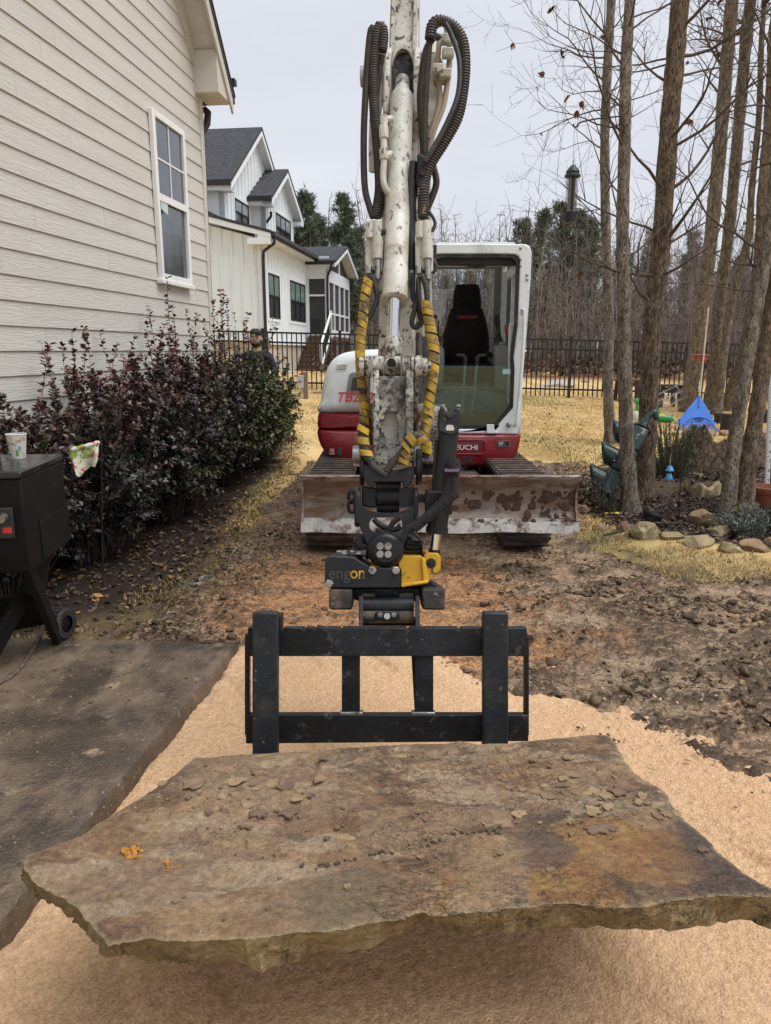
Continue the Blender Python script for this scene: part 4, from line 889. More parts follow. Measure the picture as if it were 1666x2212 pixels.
# side hose manifolds at the boom head
for e, nm in ((-1, 'hose_bracket'), (1, 'hose_bracket')):
    MB().prism([AP(t, e*.115, f) for t, f in ((1.30, -.02), (1.4, .03), (1.75, .04), (1.88, -.02), (1.75, -.1), (1.35, -.1))], side*(e*.03)).build(nm, m_armp, am, bevel=.008)
# ---- bucket cylinder
bc = grp('bucket_cylinder', EX)
c0, c1, c2 = az(869, 190, 3.17), az(852.5, 645, 2.92), az(849, 760, 2.90)
ax = (c1-c0).normalized(); Lc = (c1-c0).length
MB().lathe([(0, 0), (.030, 0), (.032, .02), (.039, .028), (.044, .036), (.046, .042), (.0495, .05), (.0495, Lc-.22), (.0505, Lc-.218), (.0505, Lc-.21), (.0495, Lc-.208), (.0495, Lc-.135), (.0505, Lc-.133), (.0505, Lc-.02), (.049, Lc), (.03, Lc), (0, Lc)], c0, ax, 32).build('barrel', m_cream, bc, smooth=30)
MB().cyl(c0-ax*.05, c0+ax*.02, .030, 16).build('barrel_foot', m_grease, bc, bevel=.004)
MB().lathe([(.0, 0), (.046, 0), (.0515, .006), (.0515, .03), (.046, .034), (.026, .034)], c1-ax*.03, ax, 24).build('gland', m_cream, bc)
MB().cyl(c1, c2, .0245, 24).build('rod', m_chrome, bc)
MB().lathe([(.0, 0), (.036, 0), (.038, .006), (.038, .07), (.03, .09), (0, .1)], c2-ax*.05, ax, 20).build('rod_eye', m_grease, bc)
for (pp, r_) in (([(822, 300), (828, 288)], .02), ([(822, 265), (838, 262)], .013)): pass
mbp = MB(); mbp.tube(spline([az(843, 420, 3.02), az(832, 405, 3.0), az(828, 380, 3.0), az(830, 345, 3.0)], 6), .013, 10); mbp.build('feed_pipe', m_cream, bc)
for y0_, y1_, r_ in ((345, 322, .019), (322, 300, .014), (300, 272, .020), (272, 250, .016)): MB().cyl(az(830, y0_, 3.0), az(829, y1_, 3.0), r_, 8 if r_ > .018 else 12).build('pipe_fitting', m_cream, bc, bevel=.002)
MB().cyl(az(831, 258, 3.0), az(846, 256, 3.02), .013, 10).build('pipe_fitting', m_cream, bc)
MB().cyl(az(831, 336, 3.0), az(846, 334, 3.02), .016, 10).build('pipe_fitting', m_cream, bc)
MB().cyl(az(829, 408, 3.06), az(829, 420, 3.06), .01, 8).build('pipe_fitting', m_cream, bc)
MB().cyl(az(901, 380, 3.08), az(903, 392, 3.08), .016, 10).build('pipe_fitting', m_cream, bc)
# ---- bucket linkage: top pin, H-link, side links
lk = grp('bucket_link', EX); zl = 2.86
def barrel(y, z, segs, name, mat, par, n=24):
    for xa, xb, r in segs:
        a, b = az(xa, y, z), az(xb, y, z); MB().lathe([(0, 0), (r*.93, 0), (r, .003), (r, (b-a).length-.003), (r*.93, (b-a).length), (0, (b-a).length)], a, b-a, n).build(name, mat, par)
barrel(792, zl, [(776, 787, .040), (787, 791, .026), (791, 803, .044), (805, 829, .041), (830, 866, .040), (868, 886, .041), (887, 894, .046), (895, 912, .042), (912, 923, .033), (923, 931, .022)], 'link_pin', m_grease, lk)
MB().cyl(az(846, 783, 2.80), az(846, 783, 2.84), .017, 12).build('grease_nipple', m_blackp, lk, bevel=.003)
hl = []; hi_ = []
for k in range(24):
    a = 2*math.pi*k/24; hi_.append((844+17*math.cos(a), 921-33*math.sin(a)))
    q = max(abs(math.cos(a)), abs(math.sin(a))); hl.append((844+34*math.cos(a)/q, (908-96*math.sin(a)/q)))
MB().ring([az(x, y, 2.83) for x, y in hl], [az(x, y, 2.83) for x, y in hi_], Vector((0, .022, 0))).build('link_web', m_grease, lk, bevel=.003)
MB().prism([az(x, y, 2.865) for x, y in ((815, 960), (815, 880), (873, 880), (873, 960))], (0, .01, 0)).build('link_back', m_armp, lk)
for xa, xb in ((806, 819), (876, 893)):
    MB().loft([[az(xa, y, z0), az(xb, y, z0), az(xb, y, z1), az(xa, y, z1)] for y, z0, z1 in ((800, 2.80, 2.90), (830, 2.775, 2.90), (900, 2.775, 2.90), (1000, 2.775, 2.90))]).build('link_rail', m_grease, lk, bevel=.005)
for xa, xb in ((788, 800), (893, 904)):
    MB().loft([[az(xa, y, z0), az(xb, y, z0), az(xb, y, z1), az(xa, y, z1)] for y, z0, z1 in ((795, 2.87, 2.93), (840, 2.90, 2.96), (895, 2.94, 3.02))]).build('side_link', m_grease, lk, bevel=.008)
barrel(890, 2.98, [(781, 790, .035), (790, 806, .042), (892, 905, .042), (905, 918, .034), (918, 924, .02)], 'arm_pin', m_grease, lk)
barrel(985, 2.97, [(762, 779, .042), (895, 912, .042)], 'tip_pin', m_steel, lk)
# ---- hoses, upper loops
hs = grp('hose_set', EX)
Zh = 3.05
def hp(l, z=Zh): return [az(x, y, z if len(q) == 0 else q[0]) for x, y, *q in l]
hose(hs, hp([(806, 470), (798, 445), (788, 400), (786, 300), (790, 200), (795, 120), (801, 68), (808, 62), (814, 90)]), .0115, .0075)
hose(hs, hp([(810, 470), (816, 440), (820, 395), (814, 300), (808, 230), (806, 160), (810, 100), (817, 60), (826, 58), (829, 80), (826, 110)]), .0165, .0105)
hose(hs, hp([(817, 470), (824, 445), (824, 380), (818, 300), (812, 220), (818, 160), (824, 120)], 3.10), .0125, .0085)
hose(hs, hp([(912, 468), (920, 440), (921, 360), (917, 300), (920, 200), (925, 130), (928, 90), (936, 62), (950, 48)], 3.02), .0115, .0085)
hose(hs, hp([(908, 462), (918, 380), (912, 280), (908, 200), (918, 120), (930, 90), (943, 78), (950, 82)], 3.12), .012, .0085)
hose(hs, hp([(914, 470), (916, 400), (930, 355), (958, 310), (988, 255), (1000, 200), (1005, 140), (1000, 90), (985, 62), (967, 48), (948, 44), (934, 55), (929, 85)], 3.0), .0185, .0115)
hose(hs, hp([(918, 350), (935, 322), (968, 260), (990, 200), (992, 130), (975, 75), (962, 50)], 2.96), .010, None)
hose(hs, hp([(923, 450), (932, 430), (943, 395), (936, 360), (928, 340)], 3.1), .012, .0075)
hose(hs, hp([(900, 505), (893, 470), (892, 430), (905, 400), (910, 380)], 3.05), .013, .0075)
MB().box(az(1003, 131, 3.0), (.022, .04, .012)).build('hose_tie', m_rub, hs)
for pts in ([(965, 60), (972, 120), (960, 220), (938, 280), (925, 330)], [(950, 80), (945, 150), (950, 220), (928, 300)]):
    MB().tube(spline(hp([(x, y) for x, y in pts], 3.2), 6), .013, 8).build('steel_pipe', M('tan_pipe', (.33, .27, .20), .5, var=.2), hs)
for cx_, cy_ in ((818, 75), (822, 110), (966, 85), (968, 115), (946, 150), (962, 160)):
    MB().box(az(cx_, cy_, 3.16), (.05, .05, .035)).build('hose_clamp', m_cream, hs, bevel=.005)
MB().loft([[az(x, y, z) for x, y in ((796, 110), (822, 90), (828, 200), (818, 330), (804, 200))] for z in (3.20, 3.24)]).build('manifold_plate', m_armp, hs)
MB().loft([[az(x, y, z) for x, y in ((912, 130), (945, 110), (960, 140), (955, 190), (930, 330), (915, 250))] for z in (3.20, 3.24)]).build('manifold_plate', m_armp, hs)
# valve blocks half way down, both sides
for blk in ([(789, 513, 828, 595)], [(897, 513, 936, 595)]):
    x0_, y0_, x1_, y1_ = blk[0]
    v = MB().loft([[az(x, y, z) for x, y in ((x0_, y1_-22), (x0_, y0_+6), (x0_+10, y0_), (x1_-6, y0_), (x1_, y0_+8), (x1_, y1_-10), (x1_-8, y1_-4))] for z in (2.96, 3.04)]).build('valve_block', m_cream, hs, bevel=.006)
    for dx, ya, yb, r_ in ((10, 480, 515, .017), (24, 478, 512, .019), (26, 512, 560, .021), (8, 575, 592, .014), (27, 560, 580, .013), (28, 575, 604, .012)):
        MB().cyl(az(x0_+dx, ya, 2.95), az(x0_+dx, yb, 2.95), r_, 6 if r_ == .014 else 14).build('fitting', m_steel if r_ < .015 else m_cream, v, bevel=.002)
    MB().box(az(x0_+30, 560, 3.09), (.06, .07, .11)).build('bracket', m_rub, v, bevel=.006)
# black connector box on the right
q = MB().loft([[az(x, y, z) for x, y in ((901, 335), (908, 330), (921, 338), (922, 405), (917, 412), (900, 402))] for z in (2.98, 3.06)]).build('control_valve', m_blackp, hs, bevel=.01)
MB().cyl(az(913, 371, 2.965), az(913, 371, 3.0), .013, 12).build('port', m_rub, q)
for dx in (0, 8): MB().cyl(az(906+dx, 404, 3.0), az(906+dx, 424, 3.0), .008, 8).build('connector', m_steel, q)
for pts in ([(906, 424), (908, 440), (912, 470)], [(914, 424), (915, 445), (917, 475)], [(925, 455), (936, 470), (940, 485), (934, 500)]): hose(hs, hp(pts, 3.0), .007)
MB().cyl(az(917, 447, 2.985), az(914, 460, 2.985), .006, 8).build('yellow_tag', m_ywrap, hs)
# dark band along the arm and lower loops
hose(hs, hp([(893, 350), (888, 450), (889, 590)], 3.02), .017); hose(hs, hp([(889, 585), (889, 612), (891, 640)], 3.0), .013, mat=m_steel)
hose(hs, hp([(904, 605), (902, 640), (893, 680), (890, 697), (897, 707), (908, 700), (912, 680), (902, 650)], 2.97), .0105)
hose(hs, hp([(904, 600), (906, 640), (913, 672), (920, 690)], 2.95), .010)
hose(hs, hp([(893, 590), (892, 640), (903, 660), (909, 690), (925, 700)], 2.98), .010)
hose(hs, hp([(912, 595), (920, 620), (924, 655)], 2.94), .011); hose(hs, hp([(805, 600), (815, 640), (806, 670), (795, 690)], 2.94), .011)
hose(hs, hp([(800, 596), (800, 610), (793, 640)], 2.95), .011); hose(hs, hp([(820, 508), (829, 500), (838, 506)], 2.98), .011); hose(hs, hp([(934, 590), (942, 575), (935, 560)], 3.05), .008, .006)
hose(hs, hp([(796, 880), (798, 930), (800, 962)], 2.96), .012); hose(hs, hp([(912, 730), (915, 790), (910, 850), (905, 900)], 3.3), .03, mat=m_rub)
hose(hs, hp([(905, 720), (903, 800), (900, 870), (898, 940)], 3.05), .011); hose(hs, hp([(909, 730), (906, 820), (908, 880)], 3.1), .010)
# yellow wrapped hoses
wrapped(hs, hp([(796, 604), (789, 640), (785, 680), (780, 730), (778, 770), (782, 820), (785, 850)], 2.90), .0195, .030, seed=1)
wrapped(hs, hp([(784, 850), (788, 880), (786, 905), (789, 925)], 2.92), .019, .026, seed=2)
wrapped(hs, hp([(786, 922), (783, 942), (786, 962), (792, 982), (800, 995)], 2.72), .023, .026, .010, seed=3)
wrapped(hs, hp([(921, 652), (925, 680), (932, 715), (938, 760), (937, 800), (929, 850), (923, 900), (917, 935), (912, 950)], 2.90), .0215, .030, seed=4)
wrapped(hs, hp([(919, 955), (908, 945), (895, 943), (884, 955), (876, 972)], 2.70), .0225, .026, .010, seed=5)
wrapped(hs, hp([(920, 950), (921, 975), (918, 990)], 2.82), .021, .026, seed=7)
hose(hs, hp([(876, 970), (862, 985), (848, 1000), (835, 1018)], 2.72), .0125, .009); hose(hs, hp([(796, 990), (806, 1006), (820, 1018), (836, 1026)], 2.72), .0125, .009)
wrapped(hs, hp([(881, 978), (874, 990), (872, 1003)], 2.71), .021, .022, seed=6)
# ============================================================ tiltrotator and its tilt cylinder
TR = thing('tiltrotator', 'black and yellow tiltrotator coupler hanging from the excavator arm', 'coupler', az(832, 1230, 2.85))
m_tblk = M('satin_black_steel', (.0135, .0145, .017), .45, spec=.35, var=.2, vs=5, bump=.08, bs=60, layers=(((.07, .07, .072), 9, .66, .06, .6), ((.14, .11, .08), 34, .70, .02, .9)))
m_yel = M('scratched_yellow_paint', (.62, .34, .012), .45, var=.12, vs=5, bump=.12, bs=50, layers=(((.045, .035, .025), 11, .66, .03, .7), ((.32, .19, .03), 26, .645, .03, .7)))
m_rust = M('rusty_black_steel', (.035, .030, .026), .7, var=.3, vs=8, bump=.3, bs=50, layers=(((.20, .155, .11), 7, .55, .10, .9), ((.28, .245, .20), 22, .64, .04, .9)))
K = lambda cx, cy: (623.6+.3906*cx, 949+.3906*cy)
def kp(pts, z): return [az(*K(*p), z) for p in pts]
def plate(name, pts, z, th, mat, par=TR, bevel=.005): return MB().prism(kp(pts, z), Vector((0, th*cs, -th*sn))).build(name, mat, par, bevel=bevel)
plate('hitch_plate', [(408, 128), (430, 140), (470, 158), (520, 168), (560, 171), (600, 168), (650, 158), (690, 142), (700, 150), (697, 205), (672, 250), (642, 272), (636, 262), (634, 236), (474, 236), (472, 262), (462, 268), (430, 240), (410, 205)], 2.72, .05, m_tblk)
def ear(pts, za, zb_, w, name='hitch_ear'):       # plate lying in a vertical plane along the view; pts: (cy, z)
    x, w = pts[0], w
    return None
for xa, xb in ((392, 418), (702, 738)):
    lp = []; cx0 = (xa+xb)/2
    for k in range(20):
        a = 2*math.pi*k/20; lp.append((150+105*math.sin(a)*(1.0 if math.sin(a) > 0 else .95), 2.80+.09*math.cos(a)))
    MB().prism([az(*K(xa, cy), z) for cy, z in lp], az(*K(xb, 150), 2.8)-az(*K(xa, 150), 2.8)).build('hitch_ear', m_tblk, TR, bevel=.008)
for xa, xb in ((364, 398), (690, 717)):
    lp = [(285, 2.84), (265, 2.78), (275, 2.72), (310, 2.70), (470, 2.70), (485, 2.73), (480, 2.86), (400, 2.88)]
    MB().prism([az(*K(xa, cy), z) for cy, z in lp], az(*K(xb, 380), 2.8)-az(*K(xa, 380), 2.8)).build('tilt_ear', m_tblk, TR, bevel=.008)
MB().prism(kp([(405, 250), (425, 262), (488, 268), (488, 380), (405, 372)], 2.76), Vector((0, .08, -.015))).build('hitch_block', m_tblk, TR, bevel=.006)
MB().prism(kp([(612, 268), (690, 262), (692, 250), (692, 372), (612, 380)], 2.76), Vector((0, .08, -.015))).build('hitch_block', m_tblk, TR, bevel=.006)
MB().cyl(az(*K(488, 320), 2.79), az(*K(612, 320), 2.79), .038, 20).build('cross_tube', m_blackp, TR)
MB().cyl(az(*K(488, 372), 2.80), az(*K(612, 372), 2.80), .028, 18).build('cross_tube', m_blackp, TR)
MB().cyl(az(*K(480, 258), 2.78), az(*K(620, 258), 2.78), .02, 14).build('cross_tube', m_blackp, TR)
# lower front plate with a slotted hole, running down to the round bearing
N = 48; outer_ = []; hole = []
front_pts = smoothloop([(398, 366), (430, 385), (470, 398), (545, 408), (625, 398), (660, 385), (690, 366), (694, 420), (688, 470), (655, 545), (618, 620), (590, 668), (560, 684), (537, 688), (510, 684), (482, 668), (456, 620), (420, 545), (392, 480), (390, 420)], 4)
V2 = [Vector((x, y, 0)) for x, y in front_pts]; V2 = resamp(V2, N)
hc = resamp([Vector((x, y, 0)) for x, y in rrect(445, 629, 432, 515, 40, 6)], N)
# align start points
k0 = min(range(N), key=lambda k: (hc[k]-Vector((445, 470, 0))).length); hc = hc[k0:]+hc[:k0]
if sum((hc[i].x*hc[(i+1) % N].y-hc[(i+1) % N].x*hc[i].y) for i in range(N))*sum((V2[i].x*V2[(i+1) % N].y-V2[(i+1) % N].x*V2[i].y) for i in range(N)) < 0: hc.reverse()
cH = Vector((537, 473, 0)); ang = lambda p: math.atan2(p.y-cH.y, p.x-cH.x)
k1 = min(range(N), key=lambda k: abs(ang(V2[k])-ang(hc[0])) if abs(ang(V2[k])-ang(hc[0])) < 3 else 9); V2 = V2[k1:]+V2[:k1]
MB().ring([az(*K(p.x, p.y), 2.70) for p in V2], [az(*K(p.x, p.y), 2.70) for p in hc], Vector((0, .03*cs, -.03*sn))).build('front_plate', m_tblk, TR, bevel=.004)
fdir = Vector((0, -cs, sn))
cB = az(*K(537, 607), 2.73)
MB().lathe([(.135, -.06), (.14, -.05), (.14, .02), (.13, .03)], cB, fdir, 8).build('bearing_shell', m_blackp, TR) if False else None
MB().lathe([(.0, -.1), (.066, -.1), (.068, .035), (.062, .05), (.058, .06), (.048, .066), (.046, .075), (.044, .078), (0, .078)], cB, fdir, 32).build('bearing_housing', m_tblk, TR)
for dx, dy in ((-31, -17), (13, -17), (-31, 27), (13, 27)):
    MB().lathe([(.0, 0), (.0135, 0), (.0135, .005), (.012, .007), (.0, .0072)], az(*K(537+dx, 609+dy), 2.652), fdir, 16).build('bearing_bolt', m_steel, TR)
# hoses seen through the slot and around
for pts in ([(470, 440), (500, 470), (540, 490), (575, 505)], [(610, 435), (580, 460), (560, 490), (540, 505)], [(480, 505), (530, 512), (590, 500), (620, 480)]):
    MB().tube(spline([az(*K(*p), 2.78) for p in pts], 6), .011, 8).build('hose', m_hose, TR, smooth=60)
for pts in ([(650, 590), (690, 600), (730, 595)], [(655, 570), (690, 575), (725, 580)], [(630, 620), (680, 625), (730, 620)], [(380, 560), (395, 600), (430, 620), (445, 660)], [(370, 600), (400, 640), (440, 600)], [(395, 530), (400, 580), (425, 600)]):
    MB().tube(spline([az(*K(*p), 2.82) for p in pts], 6), .012, 8).build('hose', m_hose, TR, smooth=60)
MB().prism(kp([(700, 525), (742, 570), (742, 670), (735, 670), (735, 575), (695, 535)], 2.78), Vector((0, .06, 0))).build('guard_plate', m_tblk, TR, bevel=.002)
MB().prism(kp([(360, 560), (400, 530), (680, 530), (735, 580), (735, 660), (360, 650)], 2.87), Vector((0, .10, -.02))).build('rotor_core', m_blackp, TR, bevel=.01)
# rotor body: black cover at the left, yellow casting at the right
cov = MB().prism(kp([(203, 672), (212, 655), (228, 648), (362, 653), (382, 668), (445, 702), (452, 708), (608, 713), (616, 720), (621, 815), (614, 822), (222, 822), (205, 800), (199, 770)], 2.66), Vector((0, .20, -.043))).build('rotor_cover', m_tblk, TR, bevel=.008)
for cx, cy in ((225, 798), (463, 726), (593, 726)): MB().lathe([(.0, 0), (.0155, 0), (.0155, .004), (.0125, .006), (.0125, .014), (0, .015)], az(*K(cx, cy), 2.659), fdir, 6).build('cover_bolt', m_steel, TR)
upv = Vector((0, sn, cs))
text('worn_lettering', 'engc', M('worn_dark_lettering', (.045, .045, .047), .5), TR, .062, az(*K(300, 742), 2.648), (1, 0, 0), upv, off=.008, sx=.9)
text('lettering', 'on', m_yel, TR, .062, az(*K(382, 741), 2.648), (1, 0, 0), upv, off=.008, sx=.85)
ring_y = MB().prism(kp([(606, 650), (622, 643), (738, 645), (747, 690), (752, 640), (766, 627), (828, 630), (841, 650), (842, 718), (826, 741), (786, 743), (783, 780), (770, 795), (700, 806), (622, 819), (620, 720), (608, 712)], 2.70), Vector((0, .18, -.04))).build('rotor_casting', m_yel, TR, bevel=.012)
MB().prism(kp([(735, 655), (752, 655), (762, 700), (772, 760), (770, 795), (745, 798)], 2.685), Vector((0, .03, -.005))).build('casting_rib', m_yel, TR, bevel=.004)
MB().prism(kp([(622, 800), (700, 790), (775, 780), (772, 798), (700, 808), (622, 821)], 2.675), Vector((0, .03, -.005))).build('casting_flange', m_yel, TR, bevel=.004)
MB().prism(kp([(450, 700), (606, 706), (606, 713), (452, 708)], 2.69), Vector((0, .2, -.04))).build('casting_edge', m_yel, TR)
MB().prism(kp([(792, 705), (798, 705), (798, 742), (792, 742)], 2.695), Vector((0, .01, 0))).build('split_line', m_blackp, TR)
MB().lathe([(.0, 0), (.018, 0), (.018, .004), (.008, .006), (0, .006)], az(*K(788, 685), 2.70), fdir, 20).build('pivot_cap', m_tblk, TR)
for xa, xb in ((270, 425),): MB().cyl(az(*K(xa, 630), 2.78), az(*K(xb, 632), 2.78), .012, 6).build('hydraulic_line', m_steel, TR)
for xa in (280, 355, 415): MB().box(az(*K(xa, 628), 2.76), (.02, .02, .016)).build('line_fitting', m_steel, TR, bevel=.002)
# quick coupler below
for xa, xb, m_ in ((222, 352, m_rust), (738, 867, m_rust)): MB().prism(kp([(xa, 828), (xb, 828), (xb, 945), (xa+8, 945), (xa, 930)], 2.66), Vector((0, .14, -.03))).build('jaw_block', m_, TR, bevel=.008)
plate('coupler_skirt', [(215, 822), (785, 820), (865, 828), (780, 785), (700, 800)], 2.74, .12, m_blackp)
plate('coupler_body', [(355, 822), (735, 822), (735, 885), (695, 900), (400, 900), (355, 885)], 2.74, .10, m_blackp)
for xa, xb in ((400, 480), (610, 692)): plate('coupler_jaw', [(xa, 850), (xb, 850), (xb, 895), (xa, 895)], 2.70, .06, m_rust)
for cx, cy in ((505, 882), (547, 882), (375, 845), (708, 845), (590, 850)): MB().lathe([(0, 0), (.012, 0), (.012, .008), (0, .009)], az(*K(cx, cy), 2.735), fdir, 12).build('coupler_bolt', m_blackp, TR)
MB().cyl(az(*K(400, 922), 2.70), az(*K(692, 922), 2.70), .034, 20).build('coupler_pin', m_tblk, TR)
MB().cyl(az(*K(400, 980), 2.68), az(*K(692, 980), 2.68), .024, 18).build('coupler_pin', m_rust, TR)
plate('latch_plate', [(478, 958), (612, 958), (612, 1000), (478, 1000)], 2.645, .02, m_tblk)
MB().lathe([(0, 0), (.011, 0), (.011, .003), (0, .003)], az(*K(545, 978), 2.645), fdir, 14).build('latch_eye', m_cream, TR)
for cx in (507, 583): MB().lathe([(0, 0), (.009, 0), (.009, .004), (0, .005)], az(*K(cx, 970), 2.645), fdir, 10).build('coupler_bolt', m_steel, TR)
# tilt cylinder on the right, with its clevis and sleeved hoses
tcg = grp('tilt_cylinder', TR)
ctop, cbot = az(972, 915, 2.70), az(936, 1215, 2.76); ad_ = (cbot-ctop).normalized()
def onc(y): t = (y-915)/300.; return ctop.lerp(cbot, t)
cl_pts = [(950, 880), (962, 879), (964, 892), (982, 893), (983, 881), (996, 882), (996, 900), (991, 936), (975, 941), (949, 932), (947, 910)]
hN = 30; co = resamp([Vector((x, y, 0)) for x, y in cl_pts], hN)
MB().prism([az(x, y, 2.66) for x, y in cl_pts], Vector((0, .07, -.015))).build('clevis', m_tblk, tcg, bevel=.006)
for dx, dy in ((-12, -7), (12, -7), (-11, 6), (11, 6)): MB().lathe([(0, 0), (.006, 0), (.006, .001), (0, .001)], az(972+dx, 900+dy, 2.6585), fdir, 10).build('bolt_hole', m_rub, tcg)
MB().lathe([(0, 0), (.014, 0), (.012, .01), (0, .011)], az(972, 897, 2.66), fdir, 12).build('clevis_pin', m_rub, tcg)
for px in (956, 990): MB().cyl(az(px, 879, 2.69), az(px, 874, 2.69), .010, 8).build('clevis_bolt', m_steel, tcg)
MB().prism([az(x, y, 2.657) for x, y in ((963, 926), (966, 918), (978, 918), (982, 925), (980, 930), (966, 930))], Vector((0, .004, 0))).build('clevis_slot', m_cream, tcg)
MB().cyl(onc(930), onc(1140), .038, 20).build('tilt_barrel', m_tblk, tcg)
MB().cyl(onc(1138), onc(1150), .042, 20).build('tilt_gland', m_tblk, tcg)
MB().cyl(onc(1150), onc(1192), .0175, 20).build('tilt_rod', m_chrome, tcg)
MB().cyl(onc(1186), onc(1200), .022, 14).build('rod_end', m_tblk, tcg)
MB().cyl(az(982, 936, 2.70), az(978, 1000, 2.71), .012, 8).build('side_tube', m_tblk, tcg)
MB().beam(az(945, 950, 2.73), az(940, 1060, 2.74), .02, .06).build('side_bar', m_tblk, tcg)
for pts, r_ in (([(978, 1003), (980, 1040), (972, 1075), (950, 1095), (920, 1120), (893, 1142)], .019), ([(968, 1010), (968, 1050), (958, 1080), (935, 1105), (905, 1130), (880, 1145)], .017), ([(977, 1000), (978, 1012), (977, 1025)], .028)):
    MB().tube(spline([az(x, y, 2.64) for x, y in pts], 8), r_, 12).build('sleeved_hose', M('black_fabric_sleeve', (.010, .010, .0105), .85, var=.3, vs=18, bump=.9, bs=28), tcg, smooth=60)
MB().box(az(976, 1016, 2.615), (.05, .02, .008)).build('purple_tie', M('purple_tie', (.16, .10, .26), .6), tcg)
MB().box(az(948, 1084, 2.72), (.10, .05, .09)).build('hose_bracket', m_tblk, tcg, bevel=.008)
MB().beam(az(905, 1076, 2.74), az(945, 1078, 2.74), .02, .03).build('bracket_arm', m_tblk, tcg)
ch = grp('lifting_shackle', TR)
for cy, r_ in ((1073, .022), (1094, .024)):
    MB().tube([az(760, cy, 2.74)+Vector((.55*r_*math.cos(a), 0, r_*math.sin(a))) for a in np.linspace(0, 2*math.pi, 17)], .0065, 8).build('chain_link', m_tblk, ch)
# ============================================================ pallet fork frame
PF = thing('pallet_fork', 'black steel pallet fork frame carrying the stone slab', 'pallet fork', az(836, 1600, 2.58))
m_fork = M('worn_black_steel', (.010, .0112, .0135), .5, spec=.3, var=.3, vs=5, bump=.2, bs=60, layers=(((.026, .030, .036), 4, .60, .10, .5), ((.055, .052, .048), 20, .63, .03, .6, (1, .4, 1)), ((.20, .185, .165), 70, .70, .014, .7)))
m_frk2 = M('blue_black_fork_steel', (.018, .0215, .027), .5, spec=.35, var=.25, vs=5, bump=.2, bs=60, layers=(((.045, .042, .037), 8, .60, .06, .7), ((.12, .105, .08), 40, .665, .02, .8)))
tiltF = math.radians(8)
def FPz(y): return 2.52+(y-1357)/250.*(-.0)+.0
def fp(x, y, d=0.):                                # a point on the frame's front face plane, d metres behind it
    n_ = Vector((0, -math.cos(tiltF), math.sin(tiltF))); p0 = az(836, 1480, 2.56); p = onplane(x, y, p0, n_); return p-n_*d
fn = Vector((0, math.cos(tiltF), -math.sin(tiltF)))
top = [(535, 1418), (535, 1357)]; 
xk = 535; rn = random.Random(4)
for a, b in ((608, 614), (655, 661), (678, 684), (735, 740), (879, 884), (990, 996), (1038, 1042)): top += [(a, 1357), (a, 1361), (b, 1361), (b, 1357)]
top += [(1139, 1357), (1139, 1418)]
MB().prism([fp(x, y) for x, y in top], fn*.035).build('top_bar', m_fork, PF, bevel=.003)
MB().prism([fp(x, y) for x, y in ((531, 1607), (531, 1545), (1142, 1545), (1142, 1602))], fn*.035).build('bottom_bar', m_fork, PF, bevel=.003)
for xa, xb in ((738, 777), (897, 937)): MB().prism([fp(x, y, .012) for x, y in ((xa, 1550), (xa, 1415), (xb, 1415), (xb, 1550))], fn*.045).build('upright', m_fork, PF, bevel=.003)
MB().prism([fp(x, y, .03) for x, y in ((897, 1545), (890, 1418), (897, 1418), (903, 1545))], fn*.05).build('gusset', m_fork, PF)
for xa in (528, 1134): MB().prism([fp(x, y, .005) for x, y in ((xa, 1590), (xa, 1372), (xa+10, 1372), (xa+10, 1590))], fn*.03).build('side_bar', m_fork, PF, bevel=.003)
for xa, xb in ((738, 780), (893, 937)): MB().prism([fp(x, y, .004) for x, y in ((xa-4, 1548), (xa-4, 1540), (xb+4, 1540), (xb+4, 1548))], fn*.03).build('weld_bead', m_steel, PF, bevel=.003)
for xa in (775, 897):                              # lugs up to the quick coupler
    lug = [az(xa, 1362, 2.56), az(xa, 1290, 2.60), az(xa, 1286, 2.68), az(xa, 1300, 2.78), az(xa, 1362, 2.74)]
    MB().prism(lug, (.016, 0, 0)).build('coupler_lug', m_frk2, PF, bevel=.003)
MB().prism([az(x, y, 2.70) for x, y in ((783, 1352), (783, 1338), (897, 1338), (897, 1352))], (0, .03, 0)).build('lug_brace', m_blackp, PF)
stone_n = Vector((0, math.sin(tiltF)*1.0, math.cos(tiltF))).normalized(); stone_p = gz(836, 1615, .385)
tine_dir = Vector((0, -math.cos(tiltF), math.sin(tiltF)))
for xa, xb, y1 in ((550, 604, 1640), (1040, 1094, 1625)):
    fk = grp('fork', PF)
    MB().prism([fp(x, y, -.045) for x, y in ((xa, y1+20), (xa, 1322), (xa+3, 1318), (xb-3, 1318), (xb, 1322), (xb, y1+20))], fn*.042).build('shank', m_frk2, fk, bevel=.005)
    MB().prism([fp(x, y, .0) for x, y in ((xa+6, 1375), (xa+6, 1330), (xb+4, 1330), (xb+4, 1375))], fn*.06).build('top_hook', m_fork, fk, bevel=.004)
    a = fp((xa+xb)/2, y1+14, -.024); a = a-stone_n*((a-stone_p).dot(stone_n)+.128)
    MB().beam(a, a+tine_dir*.80, .086, .04, w2=.07, h2=.012).build('tine', m_fork, fk, bevel=.004)
